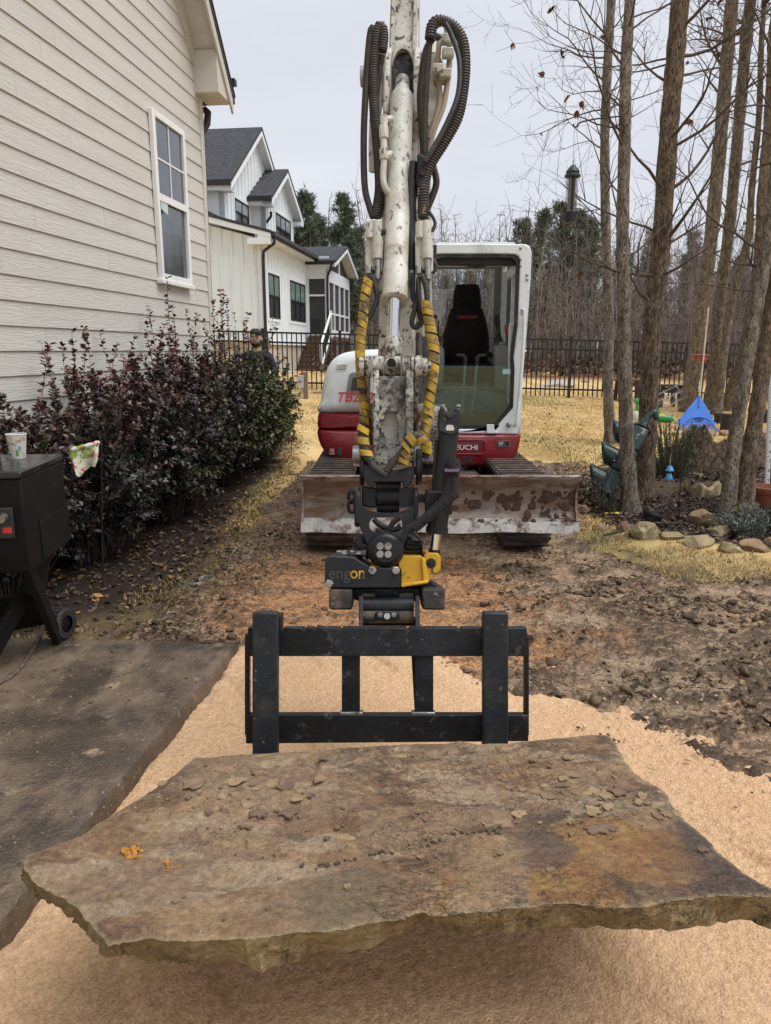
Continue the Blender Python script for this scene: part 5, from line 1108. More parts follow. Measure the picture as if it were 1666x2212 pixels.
# ============================================================ stone slab
ST = thing('stone_slab', 'large rough brown flagstone slab resting on the forks', 'stone slab', stone_p)
m_stone = bpy.data.materials.new('layered_flagstone'); m_stone.use_nodes = True
def stone_mat():
    n = m_stone.node_tree; L = n.links.new; b = n.nodes['Principled BSDF']
    def N(t, **k):
        o = n.nodes.new(t)
        for a, v in k.items(): setattr(o, a, v)
        return o
    tc = N('ShaderNodeTexCoord'); va = N('ShaderNodeVertexColor', layer_name='Col')
    def nz(sc, det=6., r=.6, st=(1, 1, 1)):
        m = N('ShaderNodeMapping'); m.inputs['Scale'].default_value = st; L(tc.outputs['Object'], m.inputs[0])
        z = N('ShaderNodeTexNoise'); z.inputs['Scale'].default_value = sc; z.inputs['Detail'].default_value = det; z.inputs['Roughness'].default_value = r; L(m.outputs[0], z.inputs['Vector']); return z.outputs[0]
    def mr(v, a, c, lo, hi):
        r = N('ShaderNodeMapRange'); [r.inputs[i+1].default_value.__class__ for i in range(4)]
        for i, q in enumerate((a, c, lo, hi)): r.inputs[i+1].default_value = q
        L(v, r.inputs[0]); return r.outputs[0]
    g = mr(nz(46, 9, .78), .3, .7, .58, 2.0); cc = N('ShaderNodeCombineColor'); [L(g, cc.inputs[i]) for i in range(3)]
    x = N('ShaderNodeMix', data_type='RGBA', blend_type='MULTIPLY'); x.inputs[0].default_value = 1; L(va.outputs[0], x.inputs[6]); L(cc.outputs[0], x.inputs[7])
    y = N('ShaderNodeMix', data_type='RGBA'); L(mr(nz(170, 3, .6), .64, .69, 0, .6), y.inputs[0]); L(x.outputs[2], y.inputs[6]); y.inputs[7].default_value = (.34, .26, .17, 1)
    def crack(sc, wd, st, prev, amt):
        a0 = N('ShaderNodeMath', operation='SUBTRACT'); L(nz(sc, 9, .66, st), a0.inputs[0]); a0.inputs[1].default_value = .5
        a1 = N('ShaderNodeMath', operation='ABSOLUTE'); L(a0.outputs[0], a1.inputs[0]); k = mr(a1.outputs[0], 0., wd, amt, 0.)
        gate = mr(nz(3.1, 3, .5), .47, .56, 0., 1.); mm = N('ShaderNodeMath', operation='MULTIPLY'); L(k, mm.inputs[0]); L(gate, mm.inputs[1])
        w = N('ShaderNodeMix', data_type='RGBA'); L(mm.outputs[0], w.inputs[0]); L(prev, w.inputs[6]); w.inputs[7].default_value = (.035, .022, .013, 1); return w.outputs[2]
    cc2 = crack(9, .016, (1, 1.9, 1), y.outputs[2], .9); cc2 = crack(21, .022, (1, 1.7, 1), cc2, .75)
    L(cc2, b.inputs['Base Color']); L(mr(nz(9), .3, .7, .62, .92), b.inputs['Roughness']); b.inputs['Specular IOR Level'].default_value = .35
    h0 = nz(9, 7, .62, (1, 1.5, 1)); sn0 = N('ShaderNodeMath', operation='SNAP'); L(h0, sn0.inputs[0]); sn0.inputs[1].default_value = .045; h1a = nz(55, 8, .7, (1, 1.6, 1)); am0 = N('ShaderNodeMath', operation='MULTIPLY_ADD'); L(sn0.outputs[0], am0.inputs[0]); am0.inputs[1].default_value = 3.; L(h1a, am0.inputs[2]); h1 = am0.outputs[0]; h2 = nz(200, 3, .6); ad = N('ShaderNodeMath', operation='MULTIPLY_ADD'); L(h2, ad.inputs[0]); ad.inputs[1].default_value = .35; L(h1, ad.inputs[2])
    bp = N('ShaderNodeBump'); bp.inputs['Strength'].default_value = 1.; bp.inputs['Distance'].default_value = .016; L(ad.outputs[0], bp.inputs['Height']); L(bp.outputs[0], b.inputs['Normal'])
stone_mat()
top_px = [(418, 1632), (500, 1626), (600, 1620), (700, 1614), (800, 1608), (900, 1603), (1000, 1600), (1045, 1602), (1100, 1600), (1200, 1590), (1300, 1582), (1313, 1582), (1330, 1600), (1350, 1640), (1380, 1670), (1430, 1700), (1460, 1740), (1480, 1765), (1520, 1800), (1560, 1840), (1600, 1870), (1640, 1900), (1672, 1917)]
front_top = [(1678, 1929), (1581, 1928), (1530, 1929), (1468, 1938), (1402, 1948), (1325, 1953), (1248, 1946), (1172, 1946), (1120, 1953), (1044, 1958), (992, 1964), (941, 1970), (908, 1963), (890, 1969), (867, 1977), (781, 1988), (719, 2004), (666, 2006), (646, 2004), (609, 2012), (552, 2019), (495, 2022), (443, 2022), (401, 2025), (333, 2019), (271, 2027), (234, 2038), (198, 1993), (172, 1957), (135, 1931), (94, 1910), (68, 1894), (52, 1868), (50, 1853)]
front_bot = [(1674, 1986), (1581, 1994), (1530, 1997), (1468, 2003), (1402, 2011), (1325, 2003), (1248, 2002), (1172, 2010), (1120, 2012), (1044, 2018), (992, 2022), (941, 1996), (908, 1978), (890, 1998), (862, 2018), (781, 2050), (713, 2058), (661, 2066), (640, 2076), (610, 2085), (566, 2102), (505, 2085), (443, 2084), (395, 2087), (340, 2078), (277, 2058), (234, 2061), (190, 2019), (165, 1992), (128, 1960), (88, 1946), (62, 1934), (50, 1908), (48, 1890)]
left_back = [(62, 1840), (130, 1816), (172, 1801), (234, 1759), (312, 1712), (365, 1676)]
su = Vector((1, 0, 0)); sv = stone_n.cross(su).normalized()
if sv.y < 0: sv = -sv
def s2(p): q = p-stone_p; return (q.dot(su), q.dot(sv))
def s3(u, v, h=0.): return stone_p+su*u+sv*v+stone_n*h
back = top_px; outline = [onplane(x, y, stone_p, stone_n) for x, y in back+front_top+left_back]
nb = len(back); nf = len(front_top)
TH = .098
bot = []
for i, p in enumerate(outline):
    if nb <= i < nb+nf: q = onplane(*front_bot[i-nb], stone_p-stone_n*TH, stone_n)
    else: q = p-stone_n*TH
    bot.append(q)
# refine the outline with small jagged steps
def fine(loop, loopb, n=5, seed=1):
    r = random.Random(seed); A = []; B = []
    for i in range(len(loop)):
        a, b = loop[i], loop[(i+1) % len(loop)]; c, d = loopb[i], loopb[(i+1) % len(loop)]
        for k in range(n):
            t = k/n; j = Vector((r.uniform(-1, 1), r.uniform(-1, 1), 0))*(.0035 if k else 0); A.append(a.lerp(b, t)+j); B.append(c.lerp(d, t)+Vector((r.uniform(-1, 1), r.uniform(-1, 1), 0))*.006)
    return A, B
OT, OB = fine(outline, bot)
O2 = [s2(p) for p in OT]; nO = len(O2)
st = .0068; uu = [p[0] for p in O2]; vv = [p[1] for p in O2]
gu, gv = np.meshgrid(np.arange(min(uu), max(uu), st), np.arange(min(vv), max(vv), st))
gu = gu+(np.random.rand(*gu.shape)-.5)*st*.5; gv = gv+(np.random.rand(*gv.shape)-.5)*st*.5
sdg = polysd(gu, gv, O2); keep = sdg > st*.75
pts2 = [Vector(p) for p in O2]+[Vector((a, b)) for a, b in zip(gu[keep], gv[keep])]
res = geometry.delaunay_2d_cdt(pts2, [(i, (i+1) % nO) for i in range(nO)], [], 1, 1e-6)
pv, pf = res[0], res[2]; imap = {}
for oi_, src_ in enumerate(res[3]):
    for q_ in src_: imap[q_] = oi_
BI = [imap.get(i, i) for i in range(nO)]; print('slab rim remapped', sum(1 for i in range(nO) if BI[i] != i))
U = np.array([p.x for p in pv]); Vv = np.array([p.y for p in pv]); sdp = np.clip(polysd(U, Vv, O2), 0, 9)
def terr(h, n, k=.12):
    q = h*n; f = np.floor(q); r = q-f; return (f+sm(.5-k, .5+k, r))/n
L1 = fbm(U, Vv*1.25, 3.4, 5, 101, .55); L2 = fbm(U*.9, Vv*1.5, 9, 5, 102, .6); L3 = fbm(U, Vv, 34, 4, 103, .6)
z_a, z_b = s2(onplane(1320, 1762, stone_p, stone_n)), s2(onplane(620, 1905, stone_p, stone_n)); zs = (z_a[1]-z_b[1])/(z_a[0]-z_b[0])
Un = U+(fbm(U, Vv, 5, 4, 131)-.5)*.35
smooth_zone = sm(.012, -.012, Vv-z_b[1]-zs*(U-z_b[0])+(L1-.5)*.05+(L2-.5)*.05)         # the cleaner band along the near edge
flaky = (1-smooth_zone)
T1 = terr(L1+(L2-.5)*.18, 13, .05); T2 = terr(L2+(L3-.5)*.25, 9, .05)
hgt = (T1-.5)*.034*(.25+.75*flaky)+(T2-.5)*.020*flaky+(L3-.5)*.005*(.4+flaky)
hgt = hgt*sm(0, .05, sdp)-.010*sm(.03, 0., sdp)*(.4+L2)
hgt -= .010*sm(.02, .0, np.abs(U-(-.22)-.05*(Vv+.2)))*sm(-.30, -.2, Vv)     # old scrape marks where the stone was banded
hgt -= .006*sm(.03, .0, np.abs(U-(.38)+.55*(Vv+.15)))*sm(-.38, -.3, Vv)
cA, cBn, cC = (.235, .145, .082), (.150, .092, .054), (.315, .215, .125)
C = lerpc(cA, cBn, sm(.40, .60, T1)); C = lerpc(C, cC, sm(.50, .60, T2)*.8)
C = lerpc(C, (.235, .17, .115), sm(.45, .62, fbm(U, Vv, 2.1, 3, 105))*.6*flaky)
C = lerpc(C, (.34, .255, .17), sm(.54, .62, fbm(U*.7, Vv*1.8, 8, 4, 104))*flaky*.75)
C = lerpc(C, (.175, .128, .082), smooth_zone*sm(-.05, .1, .16-np.abs(Un+.05)+(L2-.5)*.2))
ora = smooth_zone*sm(.02, .22, Un)*sm(.47, .52, fbm(U, Vv*.7, 4.2, 4, 106)); C = lerpc(C, (.24, .115, .042), ora*.75); C = lerpc(C, (.31, .19, .07), ora*sm(.54, .60, L2)*.6)
drk = smooth_zone*sm(.12, .4, Un)*sm(.50, .56, fbm(U, Vv, 3.6, 4, 107)); C = lerpc(C, (.10, .08, .07), drk*.7)
C = lerpc(C, (.065, .058, .06), sm(.62, .8, U-.4*(Vv+.55))*sm(-.2, -.35, Vv)*.75)
C = lerpc(C, (.30, .20, .095), sm(.60, .68, fbm(U, Vv, 14, 4, 108))*.35)
C = lerpc(C, (.08, .06, .045), sm(.30, .26, L2)*.6)
C = lerpc(C, (.30, .235, .135), sm(.012, .002, sdp)*.8)
top3 = [s3(a, b, h) for a, b, h in zip(U, Vv, hgt)]
# sides: rings from the top outline to the bottom outline with a broken face
rid = [i for i in range(nO)]
verts = [tuple(p) for p in top3]; cols = C.tolist(); faces = [tuple(f) for f in pf]
prev = list(BI); rS = random.Random(5); NR = 12
per = np.cumsum([0]+[(OT[(i+1) % nO]-OT[i]).length for i in range(nO)])
for r in range(1, NR+1):
    t = r/NR; cur = []
    for i in range(nO):
        a, b = top3[BI[i]], OB[i]; p = a.lerp(b, t); d = (OT[(i+1) % nO]-OT[i-1]).normalized(); o = stone_n.cross(d) if False else d.cross(stone_n)
        s_ = per[i]; nn = float(terr(fbm(s_+t*.05, t*.12, 14, 5, 120, .62), 5, .2))-.5; nb_ = float(fbm(s_+.15*t, t*.1, 6, 3, 121))-.5
        fa_ = 1. if nb*5 <= i < (nb+nf)*5 else .3; p = p+o*fa_*(nn*.034*min(1, 3*t, 3.2*(1-t)+.3)+nb_*.03*t)
        cur.append(len(verts)); verts.append(tuple(p)); q = float(fbm(s_, t*.1, 12, 4, 122)); base_ = np.array((.285, .21, .112))*(.65+.75*q)
        if q > .6: base_ = base_*.6+np.array((.33, .27, .16))*.4
        cols.append(base_.tolist())
    for i in range(nO): faces.append((prev[i], prev[(i+1) % nO], cur[(i+1) % nO], cur[i]))
    prev = cur
faces.append(tuple(reversed(prev)))
me = bpy.data.meshes.new('slab_body'); me.from_pydata([tuple(Vector(v)-stone_p) for v in verts], [], faces); me.update()
import bmesh
bm = bmesh.new(); bm.from_mesh(me); bmesh.ops.recalc_face_normals(bm, faces=bm.faces); bm.to_mesh(me); bm.free()
at_ = me.color_attributes.new('Col', 'FLOAT_COLOR', 'POINT'); c4 = np.ones((len(verts), 4), np.float32); c4[:, :3] = np.array(cols)[:, :3]; at_.data.foreach_set('color', c4.ravel())
me.shade_smooth(); me.set_sharp_from_angle(angle=math.radians(38)); me.materials.append(m_stone)
so_ = bpy.data.objects.new('slab_body', me); COL.objects.link(so_); so_.parent = ST; ORG[so_] = stone_p
# loose flakes and crumbs on top
topU = np.array(U); topV = np.array(Vv)
def sh_(u, v): i = int(np.argmin((topU-u)**2+(topV-v)**2)); return float(hgt[i])
m_fl = [M('tan_flake', (.215, .142, .082), .85, var=.25, vs=30, bump=.3, bs=80), M('grey_brown_flake', (.155, .102, .064), .85, var=.25, vs=30, bump=.3, bs=80), M('pale_flake', (.27, .19, .105), .85, var=.25, vs=30, bump=.3, bs=80)]
rf = random.Random(21)
def flake(u, v, size, mat, tilt=.06):
    n = rf.randint(11, 16); a0 = rf.random()*6; el = rf.uniform(.45, .9); lp = []
    ca, sa = math.cos(a0), math.sin(a0)
    for k in range(n):
        a = 2*math.pi*k/n; r = size*rf.uniform(.5, 1.15); x, y = r*math.cos(a), r*math.sin(a)*el; lp.append((x*ca-y*sa, x*sa+y*ca))
    th = rf.uniform(.002, .0045); h0 = sh_(u, v)+.0015; tx, ty = rf.uniform(-tilt, tilt), rf.uniform(-tilt, tilt)
    vs = [s3(u+x, v+y, h0+x*tx+y*ty) for x, y in lp]+[s3(u+x*.93, v+y*.93, h0+th+x*tx+y*ty) for x, y in lp]
    MB().add(vs, [tuple(range(n-1, -1, -1)), tuple(range(n, 2*n))]+[(i, (i+1) % n, n+(i+1) % n, n+i) for i in range(n)]).build('flake', mat, ST, smooth=0)
def spx(x, y): return s2(onplane(x, y, stone_p, stone_n))
for x, y, s_ in ((420, 1704, .05), (560, 1757, .03), (585, 1697, .03), (600, 1812, .035), (640, 1685, .035), (500, 1735, .018), (470, 1668, .03), (690, 1688, .03), (980, 1630, .03), (860, 1640, .03), (1280, 1705, .035), (1215, 1690, .03), (1335, 1712, .03), (1390, 1720, .03), (1180, 1712, .03), (1075, 1775, .05), (1120, 1760, .03), (1385, 1735, .03), (1460, 1752, .025), (1521, 1837, .016), (908, 1853, .012), (752, 1918, .012), (1420, 1765, .022), (350, 1690, .022), (530, 1790, .02), (700, 1640, .022), (780, 1625, .02), (1230, 1640, .022), (450, 1760, .02)):
    flake(*spx(x, y), s_, rf.choice(m_fl))
for _ in range(60):
    x, y = (rf.gauss(520, 110), rf.gauss(1715, 40)) if rf.random() < .55 else (rf.gauss(1290, 90), rf.gauss(1705, 35)); u, v = spx(x, y)
    if polysd(np.array([u]), np.array([v]), O2)[0] > .03: flake(u, v, rf.choice((.008, .012, .018, .026, .034)), rf.choice(m_fl), .03)
for _ in range(260):
    x = rf.uniform(260, 1480); y = rf.uniform(1650, 1990)
    u, v = spx(x, y)
    if polysd(np.array([u]), np.array([v]), O2)[0] > .03 and (y < 1860 or rf.random() < .3): flake(u, v, rf.choice((.002, .002, .003, .003, .004, .006, .011)), rf.choice(m_fl), .2)
def crumbs(name, label, cat, cx, cy, n, spread, smin, smax, mat):
    c0 = s3(*spx(cx, cy), sh_(*spx(cx, cy))); t = thing(name, label, cat, c0)
    for k in range(n):
        u, v = spx(cx+rf.gauss(0, spread), cy+rf.gauss(0, spread*.6)); r = rf.uniform(smin, smax); p = s3(u, v, sh_(u, v)+r*.5)
        o = bpy.data.objects.new('crumb', clods[k % 5].copy()); o.data.materials.clear(); o.data.materials.append(mat); COL.objects.link(o); o.parent = t; o.location = p-c0; o.scale = (r*1.2, r, r*.75); o.rotation_euler = (rf.random()*6, rf.random()*6, 0)
crumbs('clay_crumbs', 'small heap of orange clay crumbs on the left of the stone slab', 'clay', 285, 1837, 34, 11, .003, .008, M('orange_clay', (.42, .19, .035), .9, var=.3, vs=60))
crumbs('clay_crumbs', 'few orange clay crumbs beside dry grass on the stone slab', 'clay', 370, 1868, 7, 8, .003, .006, MATS['orange_clay'])
crumbs('mud_crumbs', 'olive brown mud crumbs at the centre right of the stone slab', 'mud', 1070, 1800, 12, 9, .003, .008, M('olive_mud', (.11, .09, .045), .85, var=.3, vs=60))
gc0 = s3(*spx(850, 1840)); GC = thing('gravel_crumbs', 'line of dark gravel crumbs along the ridge of the stone slab', 'gravel', gc0); m_gv = M('dark_gravel', (.085, .060, .042), .9, var=.4, vs=60)
for k in range(46):
    t = rf.random(); u, v = spx(650+420*t+rf.gauss(0, 5), 1872-78*t+rf.gauss(0, 4)); r = rf.uniform(.002, .0055); o = bpy.data.objects.new('crumb', clods[k % 5].copy()); o.data.materials.clear(); o.data.materials.append(m_gv if k % 4 else m_fl[2]); COL.objects.link(o); o.parent = GC; o.location = s3(u, v, sh_(u, v)+r*.5)-gc0; o.scale = (r*1.3, r, r*.8); o.rotation_euler = (rf.random()*6, rf.random()*6, 0)
# ============================================================ plants
def segmesh(name, segs, n, mat, parent=None, org=None, smooth=True):
    """segs: rows of p0(3) p1(3) r0 r1 -> open n-sided tubes, one mesh"""
    A = np.asarray(segs, float); p0, p1, r0, r1 = A[:, :3], A[:, 3:6], A[:, 6], A[:, 7]; d = p1-p0; d /= np.maximum(1e-9, np.linalg.norm(d, axis=1))[:, None]
    up = np.where((np.abs(d[:, 2]) > .9)[:, None], np.array([[1., 0, 0]]), np.array([[0., 0, 1]])); x = np.cross(d, up); x /= np.linalg.norm(x, axis=1)[:, None]; y = np.cross(d, x)
    m = len(A); V = np.empty((m, 2, n, 3)); ang = 2*np.pi*np.arange(n)/n
    for k in range(n):
        o = x*math.cos(ang[k])+y*math.sin(ang[k]); V[:, 0, k] = p0+o*r0[:, None]; V[:, 1, k] = p1+o*r1[:, None]
    b = np.arange(m)[:, None]*2*n; k = np.arange(n)[None, :]; k2 = (k+1) % n
    Fq = np.stack([b+k, b+k2, b+n+k2, b+n+k], -1).reshape(-1, 4)
    org = np.array(org if org is not None else (0, 0, 0), float)
    V = V.reshape(-1, 3)
    if parent is not None: return npmesh(name, V-org, Fq, mat, parent=parent, smooth=smooth)
    return npmesh(name, V, Fq, mat, smooth=smooth)
def leafmesh(name, P, D, N, Ls, Ws, cols, mat, parent=None, org=(0, 0, 0), fold=.35):
    """leaves folded along the midrib: P base, D direction, N face normal"""
    D = D/np.maximum(1e-9, np.linalg.norm(D, axis=1))[:, None]; S_ = np.cross(D, N); S_ /= np.maximum(1e-9, np.linalg.norm(S_, axis=1))[:, None]; N = np.cross(S_, D)
    m = len(P); V = np.empty((m, 6, 3)); L_ = Ls[:, None]; W_ = Ws[:, None]
    V[:, 0] = P; V[:, 3] = P+D*L_-N*L_*.12
    V[:, 1] = P+D*L_*.3+S_*W_*.5+N*W_*fold*.5; V[:, 2] = P+D*L_*.7+S_*W_*.42+N*W_*fold*.4
    V[:, 5] = P+D*L_*.3-S_*W_*.5+N*W_*fold*.5; V[:, 4] = P+D*L_*.7-S_*W_*.42+N*W_*fold*.4
    b = np.arange(m)[:, None]*6; Fq = np.concatenate([b+np.array([[0, 1, 2, 3]]), b+np.array([[0, 3, 4, 5]])], 1).reshape(-1, 4)
    return npmesh(name, V.reshape(-1, 3)-np.array(org), Fq, mat, np.repeat(cols, 6, 0), smooth=False, parent=parent)
rngp = np.random.default_rng(5)
m_leaf = M('shrub_leaf', rough=.38, var=.25, vs=30, attr=True, spec=.5)
m_stem = M('shrub_stem', (.07, .045, .035), .8, var=.3, vs=20)
def shrub(name, label, X, Y, rx, ry, h, nshoot, seed, green=0., tall=6, group='shrubs along the beige house'):
    g = np.random.default_rng(seed); base = Vector((X, Y, float(gh(X, Y)))); t = thing(name, label, 'shrub', base, group); segs = []; P = []; D = []; C = []; Ls = []
    for i in range(nshoot+tall):
        th = g.uniform(0, 2*np.pi); u = g.uniform(-.85, 1.); ph = math.acos(max(-1, min(1, u))); q = g.uniform(.82, 1.10)
        if i >= nshoot: ph = g.uniform(0, .95); q = g.uniform(1.15, 1.55)
        end = np.array([rx*math.sin(ph)*math.cos(th), ry*math.sin(ph)*math.sin(th), h*.52+h*.48*math.cos(ph)])*np.array([q, q, q if i < nshoot else q*.95])
        st = np.array([rx*.3*math.cos(th)*g.uniform(0, 1), ry*.55*math.sin(th)*g.uniform(0, 1), .03]); mid = st*.42+end*.58+np.array([-end[0]*.05, -end[1]*.05, h*(.20 if i < nshoot else .06)])+g.normal(0, .07, 3)
        n = 22; ts = np.linspace(0, 1, n); pts = ((1-ts)**2)[:, None]*st+(2*ts*(1-ts))[:, None]*mid+(ts**2)[:, None]*end+np.cumsum(g.normal(0, .006, (n, 3)), 0)
        if np.linalg.norm(end-st) < .15: continue
        for a, b, r in zip(pts[:-1:3], pts[3::3], ts[::3]): segs.append([*a, *b, .006*(1-.75*r), .006*(1-.75*(r+.14))])
        L = np.linalg.norm(end-st); nl = int(L*.72/.0125) if i < nshoot else int(L*.5/.021)
        f0 = .30 if i < nshoot else .55
        tl = np.sort(g.uniform(f0, 1.0, nl)); idx = np.minimum((tl*(n-1)).astype(int), n-2); fr_ = tl*(n-1)-idx
        pp = pts[idx]*(1-fr_)[:, None]+pts[idx+1]*fr_[:, None]; dd = pts[idx+1]-pts[idx]; dd /= np.maximum(1e-9, np.linalg.norm(dd, axis=1))[:, None]
        out = g.normal(0, 1, (nl, 3)); out -= dd*(out*dd).sum(1)[:, None]; out /= np.linalg.norm(out, axis=1)[:, None]
        P.append(pp+out*.004); D.append(dd*.5+out+np.array([0, 0, .15])); Ls.append(g.uniform(.028, .056, nl)*(1 if i < nshoot else .95))
        hz = pp[:, 2]/h; red = np.clip((hz-.58)*1.4+g.normal(0, .2)+(.35 if i >= nshoot else 0)-.9*green, 0, 1); k = g.random(nl)
        dark = np.array([.022, .032, .023]); pur = np.array([.048, .026, .028]); rd = np.array([.125, .040, .034]); gn = np.array([.055, .075, .020]); ol = np.array([.12, .115, .030])
        c = dark+(pur-dark)*np.clip(g.normal(.45, .3)+.3*(k-.5), 0, 1)[..., None] if False else dark[None]+(pur-dark)[None]*np.clip(g.normal(.4, .3)+.5*(k-.5), 0, 1)[:, None]
        c = c*(1-red[:, None])+(rd*(.5+.7*k[:, None]))*red[:, None]
        gs = np.clip(green*1.1+g.normal(0, .15)+(.25 if pp[:, 0].mean() > rx*.5 and green > 0 else 0), 0, 1); c = c*(1-gs)+(gn*(1-.6*k[:, None])+ol*.6*k[:, None])*gs
        C.append(c*g.uniform(.75, 1.75, (nl, 1)))
    P = np.concatenate(P); D = np.concatenate(D); C = np.concatenate(C); Ls = np.concatenate(Ls); N = g.normal(0, .55, P.shape)+np.array([0, 0, 1.1])+P/np.array([rx, ry, h])*.6
    tag(leafmesh('foliage', P, D, N, Ls, Ls*g.uniform(.55, .75, len(Ls)), C, m_leaf, parent=t), kind='stuff'); tag(segmesh('stems', segs, 4, m_stem, parent=t, org=(0, 0, 0)), kind='stuff'); return t
SH = [('purple-leaved shrub behind the grill, nearest of the row', -2.45, 4.75, .45, .60, 1.22, 190, 0., 7),
      ('dark purple shrub behind the floral garden flag', -2.28, 5.75, .56, .82, 1.40, 330, 0., 12),
      ('broad purple shrub under the window of the beige house', -2.02, 7.0, .60, .90, 1.50, 360, .02, 12),
      ('reddish shrub left of the standing person', -1.85, 8.3, .56, .80, 1.48, 300, .12, 12),
      ('greenish shrub at the far end of the beige house', -1.66, 9.35, .60, .75, 1.36, 290, .75, 7)]
for i, (lb, X_, Y_, rx, ry, h, n, gn, tl) in enumerate(SH): shrub('flowering_shrub', lb, X_, Y_, rx, ry, h, n, 50+i, gn, tl)
# ---- bare trees
m_bark = M('grey_brown_bark', (.185, .155, .122), .95, var=.4, vs=14, col2=(.29, .25, .20), bump=2., bs=60, stretch=(1.5, 1.5, .5), spec=.15, layers=(((.060, .046, .035), 60, .54, .05, .95, (2.2, 2.2, .45)), ((.36, .34, .28), 11, .66, .05)))
m_bark2 = M('brown_bark', (.165, .122, .085), .95, var=.4, vs=14, col2=(.25, .19, .135), bump=2., bs=56, stretch=(1.5, 1.5, .5), spec=.15, layers=(((.055, .039, .028), 52, .53, .05, .95, (2.2, 2.2, .42)),))
m_twig = M('twig_bark', (.10, .075, .058), .9, var=.3, vs=9)
m_fartw = M('distant_bark', (.19, .16, .14), .95, var=.35, vs=.6)
def grow(segs, p, d, L, r, depth, g, up=.25, tips=None, kids=(3.6, 5)):
    n = max(3, int(L/.16)) if depth < 3 else 3; p = np.array(p, float); d = np.array(d, float); st = L/n
    for i in range(n):
        d = d+g.normal(0, .13, 3)+np.array([0, 0, up*.12]); d /= np.linalg.norm(d); q = p+d*st; ra, rb = r*(1-.8*i/n), r*(1-.8*(i+1)/n)
        segs.append([*p, *q, max(ra, .0016), max(rb, .0014)])
        if depth < 3 and i > 0:
            for _ in range(g.poisson(kids[0]*.22 if depth == 0 else .55)):
                s = g.normal(0, 1, 3); s -= d*s.dot(d); s /= np.linalg.norm(s); a = g.uniform(.6, 1.1); dd = d*math.cos(a)+s*math.sin(a); dd[2] += .15
                grow(segs, q, dd/np.linalg.norm(dd), L*g.uniform(.35, .6), max(ra*.55, .0022), depth+1, g, up, tips, kids)
        p = q
    if tips is not None: tips.append(p.copy())
m_dead = M('dead_leaf', rough=.8, var=.3, vs=30, attr=True)
def maple_leaves(t, pts, g, org, size=(.05, .10)):
    P = []; D = []; L_ = []; C = []
    for p in pts:
        ax_ = g.normal(0, 1, 3); ax_[2] -= 1.0; ax_ /= np.linalg.norm(ax_); s = g.uniform(*size); c = np.array([.13, .055, .035])*g.uniform(.6, 1.6)
        for a in (-.9, -.45, 0, .45, .9):
            sdv = np.cross(ax_, g.normal(0, 1, 3) if a == -.9 else sdv0)if False else None
            if a == -.9: perp = np.cross(ax_, g.normal(0, 1, 3)); perp /= np.linalg.norm(perp)
            P.append(p); D.append(ax_*math.cos(a)+perp*math.sin(a)); L_.append(s*(1-.35*abs(a))); C.append(c)
    P = np.array(P); D = np.array(D); L_ = np.array(L_); N = g.normal(0, 1, P.shape)
    dl = leafmesh('dead_leaves', P, D, N, L_, L_*.38, np.array(C), m_dead, parent=t, org=org, fold=.5); tag(dl, kind='stuff')
def near_tree(label, path, Y0, Y1, rpx, seed, nbr=9, mat=None, blen=(.7, 1.5), zlo=.3, leaves=5, flare=1.5, ext=2.2, fork=None):
    """path: photo points from the foot upward; rpx: half width at foot and top"""
    g = np.random.default_rng(seed); n = len(path); foot = gr(*path[0]) if Y0 is None else at(*path[0], Y0)
    Y0 = foot.y; pts = []
    for i, (x, y) in enumerate(path): pts.append(at(x, y, Y0+(Y1-Y0)*i/(n-1)))
    pts[0] = foot; pts.append(pts[-1]+(pts[-1]-pts[-2]).normalized()*ext); sp = spline(pts, 8); m = len(sp)
    r0 = rpx[0]*Y0/F; r1 = rpx[1]*Y0/F; R = []
    for i in range(m):
        t = i/(m-1); R.append((r0+(r1-r0)*min(1, t*1.1))*(1+(flare-1)*math.exp(-t*26))*(1+.05*math.sin(i*1.3+seed)+.03*math.sin(i*2.9)))
    sp = [sp[0]-Vector((0, 0, .12))]+sp; R = [R[0]*1.15]+R
    t = thing('bare_tree', label, 'tree', foot)
    fo = np.array(foot)
    MB().tube(sp, R, 18).build('trunk', mat or m_bark, t, smooth=70)
    segs = []; tips = []; H = sp[-1].z-foot.z
    for k in range(int(nbr*1.5)):
        f = g.uniform(zlo, .93); i = int(f*(m-1)); p = np.array(sp[i]); a = g.uniform(0, 2*np.pi); el = g.uniform(.05, .75); d = np.array([math.cos(a)*math.cos(el), math.sin(a)*math.cos(el), math.sin(el)])
        limb = []; grow(limb, p, d, g.uniform(*blen), R[i]*g.uniform(.11, .26), 0, g, .3, tips); segmesh('branch', limb, 5, m_twig, parent=t, org=fo)
    if leaves and tips: maple_leaves(t, [tips[j] for j in g.choice(len(tips), min(leaves, len(tips)), replace=False)], g, fo)
    return t
near_tree('slim bare tree behind the tilted traffic signal', [(1320, 957), (1314, 850), (1316, 700), (1309, 500), (1307, 300), (1313, 140), (1321, 0)], None, 11.0, (11, 8), 1, 9, zlo=.35)
near_tree('bare tree standing in front of the traffic signal', [(1362, 1102), (1354, 950), (1350, 800), (1348, 640), (1345, 500), (1350, 300), (1352, 150), (1361, 0)], None, 7.2, (16, 10), 2, 12, zlo=.4, leaves=6)
near_tree('thickest bare tree, brown barked, right of the traffic signal', [(1388, 1072), (1397, 950), (1404, 800), (1411, 678), (1428, 532), (1444, 299), (1457, 150), (1470, 0)], None, 7.6, (20, 17), 3, 14, mat=m_bark2, zlo=.38, leaves=12)
near_tree('bare tree with the blue rake leaning against it', [(1486, 890), (1498, 800), (1515, 678), (1534, 532), (1554, 333), (1569, 150), (1582, 0)], None, 13.5, (15, 10), 4, 10, zlo=.35, leaves=8)
